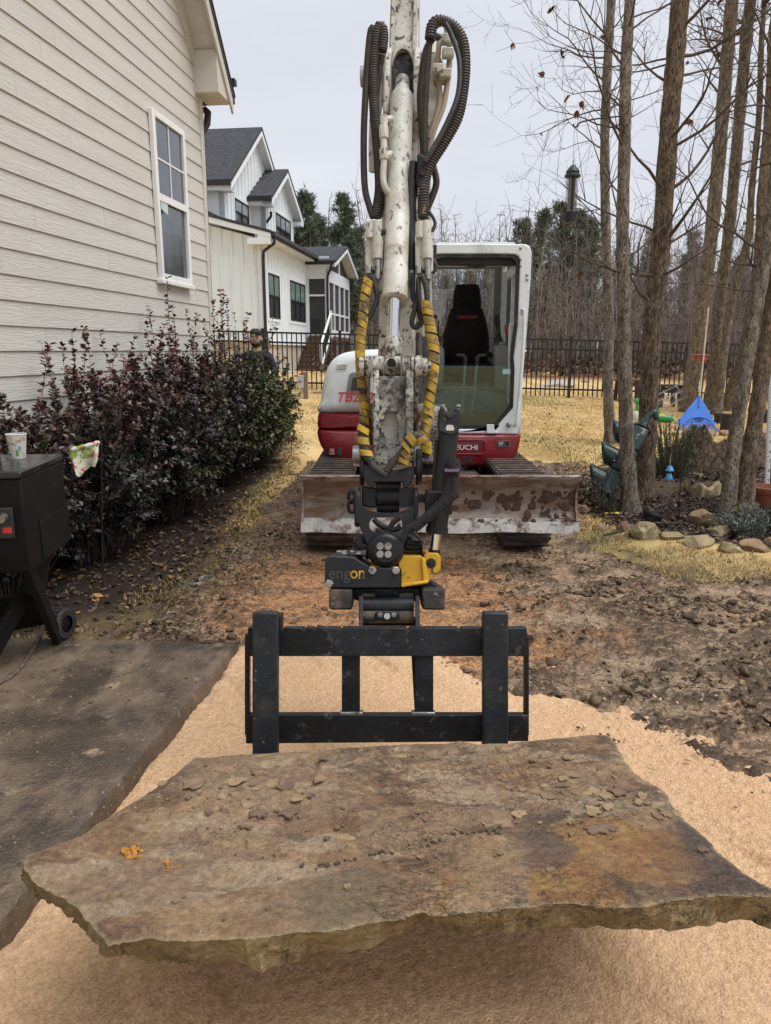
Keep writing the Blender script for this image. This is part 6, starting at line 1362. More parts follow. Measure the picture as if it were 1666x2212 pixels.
near_tree('bare tree just right of the blue rake handle', [(1534, 884), (1543, 780), (1551, 678), (1571, 532), (1591, 333), (1611, 100), (1622, 0)], None, 14.0, (12, 9), 5, 10, zlo=.35, leaves=8)
near_tree('thin leaning bare tree above the black nursery pot', [(1548, 894), (1560, 800), (1577, 678), (1604, 565), (1618, 500), (1625, 400), (1640, 250), (1645, 100), (1652, 0)], None, 13.5, (9, 4), 6, 8, zlo=.4, leaves=8)
near_tree('leaning bare tree left of the scarred double trunk', [(1571, 886), (1588, 820), (1604, 778), (1622, 678), (1640, 560), (1648, 420), (1662, 250), (1672, 80), (1678, 0)], None, 13.0, (12, 7), 7, 8, zlo=.4, leaves=6)
near_tree('left trunk of the pair by the terracotta pot', [(1571, 1112), (1582, 1000), (1594, 910), (1612, 790), (1631, 678), (1646, 600), (1664, 480), (1685, 300), (1700, 100)], None, 7.3, (15, 13), 8, 8, zlo=.5, leaves=5)
near_tree('scarred right trunk of the pair by the terracotta pot', [(1606, 1106), (1618, 1000), (1632, 910), (1648, 800), (1662, 700), (1680, 560), (1700, 380), (1715, 200)], None, 7.5, (18, 14), 9, 4, mat=m_bark2, zlo=.55, leaves=4)
# ---- the wood behind the fence
g = np.random.default_rng(77)
def far_tree_proto(seed, H):
    gg = np.random.default_rng(seed); t = thing('wood_tree', 'bare grey tree in the wood behind the fence', 'tree', (0, 0, 0), 'bare trees of the far wood'); segs = []
    p = np.array([0., 0, -.3]); d = np.array([gg.normal(0, .04), gg.normal(0, .04), 1.]); n = 14; r = H*.009+.02; tp = []
    for i in range(n):
        d = d+gg.normal(0, .03, 3); d /= np.linalg.norm(d); q = p+d*(H/n); tp.append((p.copy(), q.copy(), r*(1-.85*i/n), r*(1-.85*(i+1)/n)))
        if i > 3:
            for _ in range(gg.integers(2, 4)):
                a = gg.uniform(0, 6.28); el = gg.uniform(.2, 1.0); grow(segs, q, [math.cos(a)*math.cos(el), math.sin(a)*math.cos(el), math.sin(el)], gg.uniform(.5, 1.)*H*.24*(1.15-i/n), r*.34*(1-.7*i/n)+.006, 1, gg, .5, None)
        p = q
    segs = [[*s[:6], max(s[6], .007), max(s[7], .006)] for s in segs]
    segmesh('trunk', [[*a, *b, c, e] for a, b, c, e in tp], 7, m_fartw, parent=t); tag(segmesh('branches', segs, 3, m_fartw, parent=t), kind='stuff'); return t
protos = [far_tree_proto(200+i, h) for i, h in enumerate((9.5, 8, 11, 7, 10))]
m_need = M('pine_needles', rough=.7, var=.3, vs=3, attr=True)
def pine_proto(seed, H):
    gg = np.random.default_rng(seed); t = thing('pine_tree', 'dark green pine in the wood behind the fence', 'tree', (0, 0, 0), 'pines of the far wood'); segs = []; P = []; D = []
    for i in range(12): segs.append([0, 0, H*i/12-.3*(i == 0), 0, 0, H*(i+1)/12, .013*H*(1-i/12)+.01, .013*H*(1-(i+1)/12)+.01])
    z = H*.22
    while z < H:
        k = gg.integers(3, 6); top = z/H
        for _ in range(k):
            a = gg.uniform(0, 6.28); L = H*.20*(1.12-top)**.8*gg.uniform(.6, 1.15)+.15; el = gg.uniform(.0, .5)+.4*top; d = np.array([math.cos(a)*math.cos(el), math.sin(a)*math.cos(el), math.sin(el)]); p = np.array([0, 0, z]); n = 5
            for j in range(n):
                d = d+gg.normal(0, .1, 3)+np.array([0, 0, .10]); d /= np.linalg.norm(d); q = p+d*L/n; segs.append([*p, *q, .022*(1-j/n)+.006, .022*(1-(j+1)/n)+.006])
                if j >= 1:
                    for _ in range(4):
                        c = q+gg.normal(0, .10+.03*L, 3); m = 9; P.append(np.repeat(c[None], m, 0)); dd = gg.normal(0, 1, (m, 3))+d*.8+np.array([0, 0, .5]); D.append(dd)
                p = q
        z += H*.035*gg.uniform(.7, 1.3)
    P = np.concatenate(P); D = np.concatenate(D); m = len(P); L_ = gg.uniform(.16, .34, m); c = np.array([.115, .148, .080])[None]*gg.uniform(.55, 1.6, (m, 1)); c[gg.random(m) < .07] = (.11, .075, .035)
    nd = leafmesh('needles', P, D, gg.normal(0, 1, P.shape), L_, L_*.10, c, m_need, parent=t, fold=.1); tag(nd, kind='stuff'); segmesh('trunk', segs, 5, m_fartw, parent=t); return t
pines = [pine_proto(300+i, h) for i, h in enumerate((9.5, 8.0, 11.))]
used = set()
def place(pool, k, X_, Y_, sc, lab=None):
    src = pool[k % len(pool)]
    if src not in used: o = src; used.add(src)
    else: o = copy_tree(src)
    o.location = (X_, Y_, float(gh(X_, Y_))-.05); o.rotation_euler = (0, 0, random.random()*6.28); o.scale = (sc, sc, sc*random.uniform(.95, 1.1)); return o
PL_ = {0: 'pine rising behind the screened porch roof', 1: 'leftmost pine beside the small gable of the farmhouse', 2: 'shorter pine between the gable and the porch', 5: 'second pine from the right edge of the cab roof', 4: 'first pine right of the cab roof', 6: 'tallest pine behind the bird feeder', 7: 'pine just right of the bird feeder', 8: 'pine right behind the slim bare tree'}
def pine_at(px, ytop, Y_, k, w=1.):
    p = at(px, ytop, Y_); Hh = (p.z-float(gh(p.x, Y_)))/(9.5, 8., 11.)[k % 3]; o = place(pines, k, p.x, Y_, Hh); o.scale = (Hh*w, Hh*w, Hh); o['label'] = PL_.get(k, 'dark green pine in the wood behind the fence'); return o
for i, (px, yt, Y_) in enumerate(((744, 432, 36), (658, 425, 40), (690, 470, 42), (775, 500, 44), (1130, 480, 42), (1172, 462, 38), (1215, 450, 42), (1255, 462, 44), (1285, 480, 40), (1105, 530, 46), (1420, 500, 44), (1350, 520, 46), (1500, 510, 46), (1015, 590, 44), (960, 600, 46), (1060, 570, 50), (1600, 560, 48), (820, 520, 50), (720, 520, 47), (1235, 520, 50))): pine_at(px, yt, Y_, i, random.Random(i).uniform(.85, 1.15))
rt = random.Random(12)
for i in range(46):
    px = (655, 700, 985, 955, 1010, 930, 1040)[i] if i < 7 else rt.uniform(600, 1720)
    Y_ = rt.uniform(31, 50); yt = (405, 440, 450, 470, 520, 500, 540)[i] if i < 7 else rt.uniform(420, 600)
    p = at(px, yt, Y_); H_ = (9.5, 8, 11, 7, 10)[i % 5]; place(protos, i, p.x, Y_, max(.4, (p.z-.8)/H_))
# dense brush and saplings that read as one mass
segs = []; N_ = 3000
for i in range(N_):
    Y_ = g.uniform(27.5, 62); X_ = g.uniform(-.28, .62)*Y_
    if X_ < -.02*Y_ and Y_ < 40: continue
    H_ = g.uniform(1.5, 7.5)*(1 if Y_ > 34 else .7); z0 = float(gh(X_, Y_)); p = np.array([X_, Y_, z0-.1]); d = np.array([g.normal(0, .10), g.normal(0, .05), 1]); r = g.uniform(.012, .05)*(H_/5); n = 4
    for j in range(n):
        d = d+g.normal(0, .06, 3); d /= np.linalg.norm(d); q = p+d*H_/n; segs.append([*p, *q, max(.008, r*(1-j/n)), max(.006, r*(1-(j+1)/n))])
        if j:
            for _ in range(5):
                e = d*g.uniform(.2, 1)+g.normal(0, .55, 3); e /= np.linalg.norm(e); L_ = H_*g.uniform(.08, .26); s = p+(q-p)*g.random(); m_ = s+e*L_*.5; e2 = e+g.normal(0, .3, 3); w = m_+e2/np.linalg.norm(e2)*L_*.5
                segs.append([*s, *m_, .010, .008]); segs.append([*m_, *w, .008, .005])
        p = q
brush = segmesh('woodland_brush', segs, 3, M('brush_bark', (.14, .112, .095), .95, var=.45, vs=.5, col2=(.20, .16, .135))); tag(brush, 'tangled grey brown brush and saplings behind the fence', 'brush', kind='stuff')
# low red-brown leaf litter bank under the wood, with a few boulders on the far lawn
P = []; D = []; C = []
for i in range(16000):
    Y_ = g.uniform(26, 60); X_ = g.uniform(-.1, .62)*Y_; P.append((X_, Y_, float(gh(X_, Y_))+abs(g.normal(0, .22)))); D.append(g.normal(0, 1, 3)); C.append(np.array([.12, .066, .042])*g.uniform(.4, 1.3))
P = np.array(P); L_ = g.uniform(.10, .28, len(P)); lf = leafmesh('leaf_litter', P, np.array(D), g.normal(0, 1, P.shape), L_, L_*.7, np.array(C), m_dead); tag(lf, 'brown leaf litter and undergrowth under the far wood', 'leaf litter', kind='stuff')
# ---- grass
def blades(name, n, sampler, hlo, hhi, colf, seed, label, wid=.004):
    gg = np.random.default_rng(seed); X_, Y_ = sampler(gg, n); Z_ = gh(X_, Y_)+(fbm(X_, Y_, 1.3, 4, 3)-.5)*.05*np.exp(-np.maximum(0, Y_-14)/10)-.004; m = len(X_); h = gg.uniform(hlo, hhi, m); a = gg.uniform(0, 6.28, m); ln = gg.uniform(.2, 1.3, m)
    w = wid*(1+Y_*.10); V = np.empty((m, 3, 3)); cx, sx_ = np.cos(a), np.sin(a)
    V[:, 0] = np.stack([X_-sx_*w, Y_+cx*w, Z_], 1); V[:, 1] = np.stack([X_+sx_*w, Y_-cx*w, Z_], 1); V[:, 2] = np.stack([X_+cx*h*ln, Y_+sx_*h*ln, Z_+h], 1)
    c = colf(gg, X_, Y_, m); o = npmesh(name, V.reshape(-1, 3), np.arange(m*3).reshape(-1, 3), MATS['grass_blade'], np.repeat(c, 3, 0), smooth=False); tag(o, label, 'grass', kind='stuff'); return o
M('grass_blade', rough=.85, var=.2, vs=20, attr=True, spec=.2)
def s_lawn(gg, n):
    Y_ = 6.4+13.6*gg.random(n)**1.5; X_ = gg.uniform(-.30, .56, n)*(Y_+1); k = ((polysd(X_, Y_, mud_poly) < -.05) | ((polysd(X_, Y_, mud_poly) < .35) & (X_ > 1.3) & (Y_ > 6.9))) & (polysd(X_, Y_, bed_poly) < 0) & (polysd(X_, Y_, hedge_poly) < 0)
    return X_[k], Y_[k]
def c_lawn(gg, X_, Y_, m):
    k = gg.random(m); c = np.array([.60, .42, .185])*(.6+.7*k[:, None]); gnm = (fbm(X_, Y_, .35, 3, 9) > .62) & (gg.random(m) < .4); c[gnm] = np.array([.13, .14, .04])*(.7+.6*k[gnm][:, None]); return c
blades('lawn_grass', 130000, s_lawn, .012, .035, c_lawn, 61, 'straw coloured dormant lawn grass')
def s_verge(gg, n):
    X_ = gg.uniform(-2.3, 5.5, n); Y_ = gg.uniform(3.4, 8.8, n); a = polysd(X_, Y_, mud_poly); b = polysd(X_, Y_, bed_poly); c = polysd(X_, Y_, hedge_poly)
    k = (a < .06) & (a > -1.0) & (b < .12) & (c < .1) & (fbm(X_, Y_, 3.2, 4, 33) > np.where(X_ < 0, .52, .44)); k &= ~((X_ < -.7) & (Y_ < 3.85)); return X_[k], Y_[k]
def c_verge(gg, X_, Y_, m):
    k = gg.random(m)[:, None]; f = (gg.random(m) < .68)[:, None]; return np.where(f, np.array([.40, .30, .14])*(.45+.8*k), np.array([.13, .125, .045])*(.5+.9*k))
blades('verge_grass', 120000, s_verge, .012, .042, c_verge, 62, 'mixed green and straw grass along the edge of the mud', .0024)
# ============================================================ loose ground matter
def icolumps(name, P, R, cols, mat, label, cat, seed, squash=.65):
    import bmesh
    bm = bmesh.new(); bmesh.ops.create_icosphere(bm, subdivisions=1, radius=1.); bv = np.array([v.co[:] for v in bm.verts]); bf = np.array([[v.index for v in f.verts] for f in bm.faces]); bm.free()
    gg = np.random.default_rng(seed); n = len(P); V = bv[None]*(gg.uniform(.35, 1.5, (n, len(bv), 1))); a = gg.uniform(0, 6.28, n); sc = gg.uniform(.6, 1.5, (n, 3)); sc[:, 2] *= squash; V = V*sc[:, None]*R[:, None, None]
    c, s = np.cos(a)[:, None], np.sin(a)[:, None]; x = V[..., 0]*c-V[..., 1]*s; y = V[..., 0]*s+V[..., 1]*c; V[..., 0] = x; V[..., 1] = y; V += P[:, None]
    Fq = (bf[None]+np.arange(n)[:, None, None]*len(bv)).reshape(-1, 3); o = npmesh(name, V.reshape(-1, 3), Fq, mat, np.repeat(cols, len(bv), 0), smooth=False); tag(o, label, cat, kind='stuff'); return o
gg = np.random.default_rng(91)
n = 20000; X_ = gg.uniform(-1.7, 4.6, n); Y_ = gg.uniform(2.5, 6.6, n)
sdm = polysd(X_, Y_, mud_poly); sds = polysd(X_, Y_, sand_poly); rgt = sm(.3, 1.1, X_+.12*(Y_-4)); lft = sm(-.5, -1.1, X_)
dens = sm(.47, .60, fbm(X_*1.0, Y_*1.6, 3.0, 4, 142, .6))*(.12+.88*np.maximum(rgt*sm(6.3, 5.0, Y_-.0*X_), lft*.7))
k = (sdm > -.15) & (sds < .04) & (gg.random(n) < dens) & ~((X_ < -.72) & (Y_ < 3.8)); X_, Y_ = X_[k], Y_[k]; n = len(X_)
R_ = .0035+.036*gg.random(n)**7
Zc = np.array([mud_h(a, b) for a, b in zip(X_, Y_)])+R_*.15; t_ = gg.random(n)[:, None]
cc = np.where(gg.random(n)[:, None] < .82, np.array([.14, .094, .061])*(.5+1.0*t_), np.array([.26, .17, .10])*(.6+.6*t_))
m_crumb = M('mud_crumb', rough=.9, var=.35, vs=60, attr=True, bump=.6, bs=90, spec=.25)
icolumps('mud_clods', np.stack([X_, Y_, Zc], 1), R_, cc, m_crumb, 'dark loose clods and crumbs scattered over the churned mud', 'clods', 92, .5)
n = 2600; X_ = gg.uniform(-1.3, 3.0, n); Y_ = gg.uniform(1.5, 4.1, n); sds = polysd(X_, Y_, sand_poly); k = (np.abs(sds) < .16+.25*(X_ > .8)) & (gg.random(n) < np.where(X_ > .6, .9, .35)) & ~((X_ < -.75)); X_, Y_ = X_[k], Y_[k]; n = len(X_); R_ = .003+.009*gg.random(n)**3
isand = gg.random(n) < .5; cc = np.where(isand[:, None], np.array([.62, .43, .28]), np.array([.09, .062, .042]))*gg.uniform(.7, 1.2, (n, 1)); icolumps('sand_crumbs', np.stack([X_, Y_, np.full(n, .032)], 1), R_, cc, m_crumb, 'crumbs of sand and soil along the edge of the sand bed', 'crumbs', 93)
# leaf litter and mulch chips under the hedge and in the bed
def litter(name, n, samp, cols, label, cat, seed, L0, L1, dz=.0):
    gg = np.random.default_rng(seed); X_, Y_ = samp(gg, n); m = len(X_); Z_ = np.array([max(float(gh(a, b)), mud_h(a, b)) if -2.6 < a < 5 and 2.4 < b < 9.5 else float(gh(a, b)) for a, b in zip(X_, Y_)])+.004+dz*gg.random(m)
    P = np.stack([X_, Y_, Z_], 1); D = gg.normal(0, 1, (m, 3)); D[:, 2] *= .25; N = gg.normal(0, .35, (m, 3))+np.array([0, 0, 1.]); L_ = gg.uniform(L0, L1, m); pal = np.array(cols); c = pal[gg.integers(0, len(pal), m)]*gg.uniform(.6, 1.3, (m, 1))
    o = leafmesh(name, P, D, N, L_, L_*gg.uniform(.35, .75, m), c, m_dead, fold=.35); tag(o, label, cat, kind='stuff')
def s_hedge(gg, n):
    X_ = gg.uniform(-3., -.75, n); Y_ = gg.uniform(3.75, 11.5, n); k = (polysd(X_, Y_, hedge_poly) > -.35*gg.random(n)) & (X_ > -3.3+HD*Y_); return X_[k], Y_[k]
litter('hedge_litter', 5200, s_hedge, [(.10, .06, .035), (.15, .085, .04), (.06, .035, .03), (.05, .035, .025), (.22, .12, .04)], 'brown fallen leaves under the shrubs', 'leaf litter', 94, .02, .06, .02)
def s_bed(gg, n):
    X_ = gg.uniform(1.6, 6.5, n); Y_ = gg.uniform(5.6, 10., n); k = polysd(X_, Y_, bed_poly) > -.06; return X_[k], Y_[k]
litter('mulch_chips', 15000, s_bed, [(.050, .030, .022), (.075, .045, .03), (.035, .022, .018), (.11, .07, .045), (.14, .095, .06)], 'dark shredded mulch in the garden bed', 'mulch', 95, .02, .065, .03)
def s_lf(gg, n):
    Y_ = gg.uniform(7.5, 17, n); X_ = gg.uniform(-.1, .5, n)*Y_; k = polysd(X_, Y_, mud_poly) < 0; return X_[k], Y_[k]
litter('lawn_leaves', 420, s_lf, [(.13, .075, .04), (.09, .05, .03)], 'scattered brown leaves on the straw lawn', 'leaf litter', 96, .03, .07, .01)
def s_soil(gg, n):
    X_ = 2.3+gg.normal(0, .7, n); Y_ = 8.0+gg.normal(0, .45, n); k = (polysd(X_, Y_, mud_poly) < .5) & (X_ > 1.35) & (polysd(X_, Y_, bed_poly) < .1) & (fbm(X_*.8, Y_*2.2, 2.2, 3, 77) > .42); return X_[k], Y_[k]
litter('torn_turf', 9000, s_soil, [(.09, .058, .036), (.06, .04, .027), (.15, .10, .055), (.25, .17, .075)], 'torn dark turf roots on the lawn beside the right track', 'torn turf', 97, .02, .07, .07)
def s_soil2(gg, n):
    X_ = gg.uniform(-1.9, -.3, n); Y_ = gg.uniform(3.75, 6.6, n); k = (np.abs(polysd(X_, Y_, mud_poly)-.1) < .35) & ~((X_ < -.72) & (Y_ < 3.8)); return X_[k], Y_[k]
litter('torn_roots', 3600, s_soil2, [(.09, .058, .036), (.06, .04, .027), (.15, .09, .05), (.20, .15, .06)], 'torn roots and soil bits along the left edge of the mud', 'torn turf', 98, .012, .04, .03)
def s_roots(gg, n):
    X_ = gg.uniform(.6, 4.4, n); Y_ = gg.uniform(2.9, 5.9, n); k = (polysd(X_, Y_, mud_poly) > 0) & (polysd(X_, Y_, sand_poly) < 0) & (fbm(X_, Y_*1.6, 3.0, 4, 142, .6) > .46); return X_[k], Y_[k]
litter('dead_grass_bits', 5200, s_roots, [(.13, .09, .052), (.07, .047, .03), (.20, .15, .08), (.10, .065, .04)], 'bits of dead grass and root in the churned mud', 'dead grass', 99, .012, .05, .03)
# ============================================================ rocks round the bed
m_rock = [M('lichen_rock', (.31, .24, .13), .9, var=.4, vs=12, bump=1.5, bs=40, layers=(((.20, .15, .09), 6, .55, .1), ((.38, .35, .20), 14, .6, .06))),
          M('brown_rock', (.24, .155, .085), .9, var=.3, vs=8, bump=.8, bs=30, layers=(((.36, .27, .15), 5, .56, .1),)),
          M('red_brown_rock', (.20, .105, .072), .9, var=.3, vs=8, bump=.8, bs=30), M('pale_rock', (.38, .35, .30), .9, var=.2, vs=6, bump=.5, bs=30)]
K7 = lambda cx, cy: (1111.7+.3327*cx, 678+.3327*cy)
def rock(label, cx, cy, w, h, m, seed, dep=1., group='rocks edging the garden bed', Y=None):
    x, y = K7(cx, cy+h*.75); p = gr(x, y) if Y is None else Vector((at(x, y, Y).x, Y, 0)); p.z = float(gh(p.x, p.y)); s = p.y/F*.3327; rr = random.Random(seed); import bmesh
    bm = bmesh.new(); bmesh.ops.create_icosphere(bm, subdivisions=3, radius=1.)
    pl = [(Vector((rr.gauss(0, 1), rr.gauss(0, 1), rr.gauss(.2, .8))).normalized(), rr.uniform(.45, .80)) for _ in range(17)]
    for v in bm.verts:
        c = v.co.copy()
        for n_, d_ in pl:
            e = c.dot(n_)-d_
            if e > 0: c -= n_*e
        v.co = c*(1+.09*(rr.random()-.5)); v.co = Vector((v.co.x*w*s*1.5, v.co.y*w*s*1.2*dep, v.co.z*h*s*1.45+h*s*.4))
    me = bpy.data.meshes.new('rock'); bm.to_mesh(me); bm.free(); me.shade_smooth(); me.set_sharp_from_angle(angle=math.radians(14)); me.materials.append(m_rock[m]); o = bpy.data.objects.new('rock', me); COL.objects.link(o); o.location = p; ORG[o] = p
    tag(o, label, 'rock', group); return o
for i, a in enumerate((('tan rock at the right end of the dozer blade', 440, 1255, 40, 38, 1), ('small orange rock half buried in the verge grass', 560, 1385, 48, 32, 1), ('dark reddish rock left of the pale pointed rock', 700, 1385, 50, 44, 2), ('pale pointed rock below the broken black pot', 830, 1412, 88, 66, 0),
    ('low wedge-shaped mossy rock with the hose beside it', 1015, 1432, 74, 42, 0), ('largest brown rounded boulder in the bed edge', 1205, 1325, 102, 60, 1), ('long flat rock in front of the brown boulder', 1200, 1462, 98, 52, 0), ('cracked yellowish rock right of the brown boulder', 1340, 1405, 74, 40, 0),
    ('mossy green flat rock nearest the grass', 1385, 1505, 84, 48, 0), ('long low rock in front of the lavender', 1560, 1500, 92, 38, 1), ('little tan stone by the lavender', 1468, 1450, 28, 18, 0), ('tan rock at the right edge of the picture', 1648, 1465, 34, 26, 1),
    ('flat mossy stone behind the wind chime', 1180, 1040, 60, 22, 0), ('small tan stone by the shepherd hook foot', 1330, 1440, 22, 14, 2))): rock(*a, seed=400+i)
rock('white boulder on the far lawn by the fence', 275, 455, 80, 24, 3, 450, group='stones on the far lawn'); rock('small tan stone on the far lawn by the fence', 450, 438, 24, 9, 1, 451, group='stones on the far lawn'); rock('grey stone beside the black nursery pot', 1370, 770, 45, 26, 1, 452, group='stones on the far lawn'); rock('tan stone under the blue rake', 1230, 770, 60, 24, 1, 453, group='stones on the far lawn'); rock('grey stone right of the leaning double trunk', 1620, 765, 40, 22, 1, 454, group='stones on the far lawn')
# curved stone trough edge
tq = thing('stone_trough', 'curved mossy stone edging behind the double trunk', 'stone', gr(*K7(1200, 1190)))
pth = [gr(*K7(cx, cy)) for cx, cy in ((1105, 1150), (1150, 1180), (1220, 1192), (1300, 1180), (1345, 1165))]
ls = []
for i, p in enumerate(spline(pth, 5)):
    w = .05+.012*math.sin(i*1.7); hh = .13+.03*math.sin(i*.9); ls.append([p+Vector(q) for q in ((0, -w, -.05), (0, -w*.9, hh*.8), (0, -w*.3, hh), (0, w*.8, hh*.9), (0, w, -.05))])
MB().loft(ls).build('edging', m_rock[0], tq, smooth=40)
# ---- dirt pile with roots
pc = gr(*K7(1270, 1030)); pc.y += .45
import bmesh
def mound(name, label, c, rx, ry, h, mat, seed):
    n = 90; g1 = np.linspace(-1, 1, n); A, B = np.meshgrid(g1, g1); r = np.sqrt(A*A+B*B); z = np.clip(1-r, 0, 1)**.8*h*(.7+.6*fbm(A, B, 2.3, 4, seed))+(fbm(A, B, 9, 5, seed+1, .7)-.5)*.34*h*np.clip(1.2-r, 0, 1)*2; z = np.where(r > .97, -.08, z)
    V = np.stack([c.x+A*rx, c.y+B*ry, float(gh(c.x, c.y))+z], -1).reshape(-1, 3); o = npmesh(name, V, gridfaces(n, n), mat, loc=tuple(c)); tag(o, label, 'soil pile'); return o
mound('dirt_pile', 'brown root-bound dirt pile behind the rosemary', pc, .42, .45, .50, M('rooty_soil', (.055, .035, .022), .95, var=.5, vs=24, col2=(.11, .068, .04), bump=2., bs=60, layers=(((.035, .024, .017), 7, .62, .08),)), 7)
c2 = gr(*K7(1480, 1050)); c2.y += .9; c2.x += .5; mound('dirt_pile', 'low dark dirt pile behind the terracotta pot', c2, .8, .5, .38, MATS['rooty_soil'], 17)
# ============================================================ plants in the bed
def tuft(name, label, cat, c, nst, h, spread, leafL, cols, seed, leafW=.12, per=26, lean=.25, group=None):
    g = np.random.default_rng(seed); t = thing(name, label, cat, c, group); segs = []; P = []; D = []; C = []
    for i in range(nst):
        a = g.uniform(0, 6.28); r = spread*math.sqrt(g.random()); st = np.array([math.cos(a)*r*.5, math.sin(a)*r*.5, -.02]); hh = h*g.uniform(.55, 1.05); en = np.array([math.cos(a)*r*(1+lean), math.sin(a)*r*(1+lean), hh]); n = 8; pts = [st+(en-st)*k/n+g.normal(0, .006, 3)+np.array([0, 0, 0]) for k in range(n+1)]
        for p, q in zip(pts[:-1], pts[1:]): segs.append([*p, *q, .004, .003])
        for k in range(per):
            f = g.uniform(.12, 1)*n; j = min(int(f), n-1); p = pts[j]+(pts[j+1]-pts[j])*(f-j); d = (en-st)/np.linalg.norm(en-st); o = g.normal(0, 1, 3); o -= d*o.dot(d); o /= np.linalg.norm(o); P.append(p); D.append(d*.9+o*.8); C.append(np.array(cols[g.integers(0, len(cols))])*g.uniform(.6, 1.3))
    P = np.array(P); L_ = g.uniform(.6, 1.1, len(P))*leafL; tag(leafmesh('foliage', P, np.array(D), g.normal(0, 1, P.shape), L_, np.maximum(L_*leafW, .003), np.array(C), m_leaf, parent=t), kind='stuff'); tag(segmesh('stems', segs, 4, m_stem, parent=t), kind='stuff'); return t
tuft('rosemary_bush', 'upright green rosemary bush behind the blue wind chime', 'shrub', gr(1452, 1030), 75, .66, .30, .03, [(.10, .145, .05), (.14, .18, .065), (.07, .105, .04)], 501, leafW=.22, per=70)
tuft('rosemary_bush', 'loose taller rosemary stems leaning right beside the dirt pile', 'shrub', gr(1495, 1035), 16, .62, .34, .03, [(.085, .12, .045), (.12, .15, .055)], 502, leafW=.22, per=60, lean=.9)
tuft('lavender_plant', 'silvery lavender in front of the double trunk', 'plant', gr(1603, 1158), 60, .19, .17, .045, [(.17, .22, .19), (.22, .27, .23), (.11, .15, .12)], 503, leafW=.2, per=16, lean=.5)
tuft('lavender_plant', 'silvery lavender at the right edge below the terracotta pot', 'plant', gr(1660, 1142), 60, .20, .18, .045, [(.17, .22, .19), (.20, .25, .20), (.10, .14, .10)], 504, leafW=.2, per=16, lean=.5)
tuft('lavender_plant', 'grey green wispy plant at the foot of the traffic signal', 'plant', gr(1306, 1104), 34, .34, .12, .03, [(.12, .17, .14), (.16, .21, .17), (.08, .12, .09)], 505, leafW=.2, per=22)
tuft('seedling', 'small bright green seedling at the foot of the double trunk', 'plant', gr(1592, 1118), 5, .14, .05, .05, [(.12, .22, .04)], 506, leafW=.45, per=5)
# ============================================================ traffic signal
m_sig = M('dark_green_signal_paint', (.016, .045, .042), .32, var=.15, vs=5, coat=.3, layers=(((.20, .215, .195), 7, .70, .02, .6),)); m_sigp = M('peeled_green_housing', (.014, .034, .032), .5, var=.2, vs=6, layers=(((.28, .28, .26), 9, .62, .02, .7),))
Ys = 7.5; pa, pb = at(1386, 928, Ys), at(1312, 1072, Ys-.25)
TS = thing('traffic_signal', 'dark green traffic signal head leaning tilted between two trees', 'traffic light', gr(1312, 1085))
axd = (pb-pa).normalized(); fd = Vector((-.80, .42, .44)); fd = (fd-axd*fd.dot(axd)).normalized(); sdx = axd.cross(fd).normalized(); Ls_ = (pb-pa).length; hw = .09
for k in range(3):
    c = pa+axd*(Ls_*(k+.5)/3); R3 = Matrix((sdx, axd, fd)).transposed(); h = Ls_/3*.97
    sec = MB().box(c, (hw*2, h, .15), R3).build('signal_section', m_sigp, TS, bevel=.015)
    MB().box(c+fd*.08, (hw*2*.94, h*.93, .02), R3).build('signal_door', m_sig, sec, bevel=.008)
    MB().lathe([(0, .025), (.05, .02), (.085, .0)], c+fd*.092, fd, 24).build('lens', M('dark_signal_lens', (.02, .03, .03), .15), sec)
    vs = []; n = 20; mL = 7
    for j in range(mL+1):
        f = j/mL
        for i in range(n+1):
            a = -3.1416+6.2832*i/n; top_ = .5+.5*math.cos(a); Lv = .10+.11*top_; rr_ = .102-.004*f; vs.append(c+fd*(.085+Lv*f)+(-axd*math.cos(a)+sdx*math.sin(a))*rr_-axd*.015*f)
    fs = [(j*(n+1)+i, j*(n+1)+i+1, (j+1)*(n+1)+i+1, (j+1)*(n+1)+i) for j in range(mL) for i in range(n)]
    vz = MB().add(vs, fs).build('visor', m_sig, TS, smooth=60); so2 = vz.modifiers.new('thick', 'SOLIDIFY'); so2.thickness = .004
    for e in (-1, 1): MB().ball(c+fd*.09+sdx*e*.1+axd*.06, .012, 8, 6).build('wing_nut', m_steel, sec)
MB().lathe([(.10, 0), (.10, .02), (.07, .05), (.045, .07), (.045, .11)], pa-axd*.005, -axd, 18).build('end_cap', m_sig, TS)
MB().tube(spline([pa-axd*.09, pa-axd*.15, pa-axd*.19+Vector((.05, 0, .02)), pa-axd*.15+Vector((.09, 0, -.03))], 5), [.03]*15+[.02], 12).build('pipe_elbow', m_sig, TS)
MB().tube(spline([at(1398, 915, 7.2), at(1410, 950, 7.2), at(1403, 985, 7.2), at(1382, 1006, 7.2), at(1376, 1022, 7.2), at(1385, 1040, 7.2)], 8), .008, 8).build('power_cable', m_rub, TS)
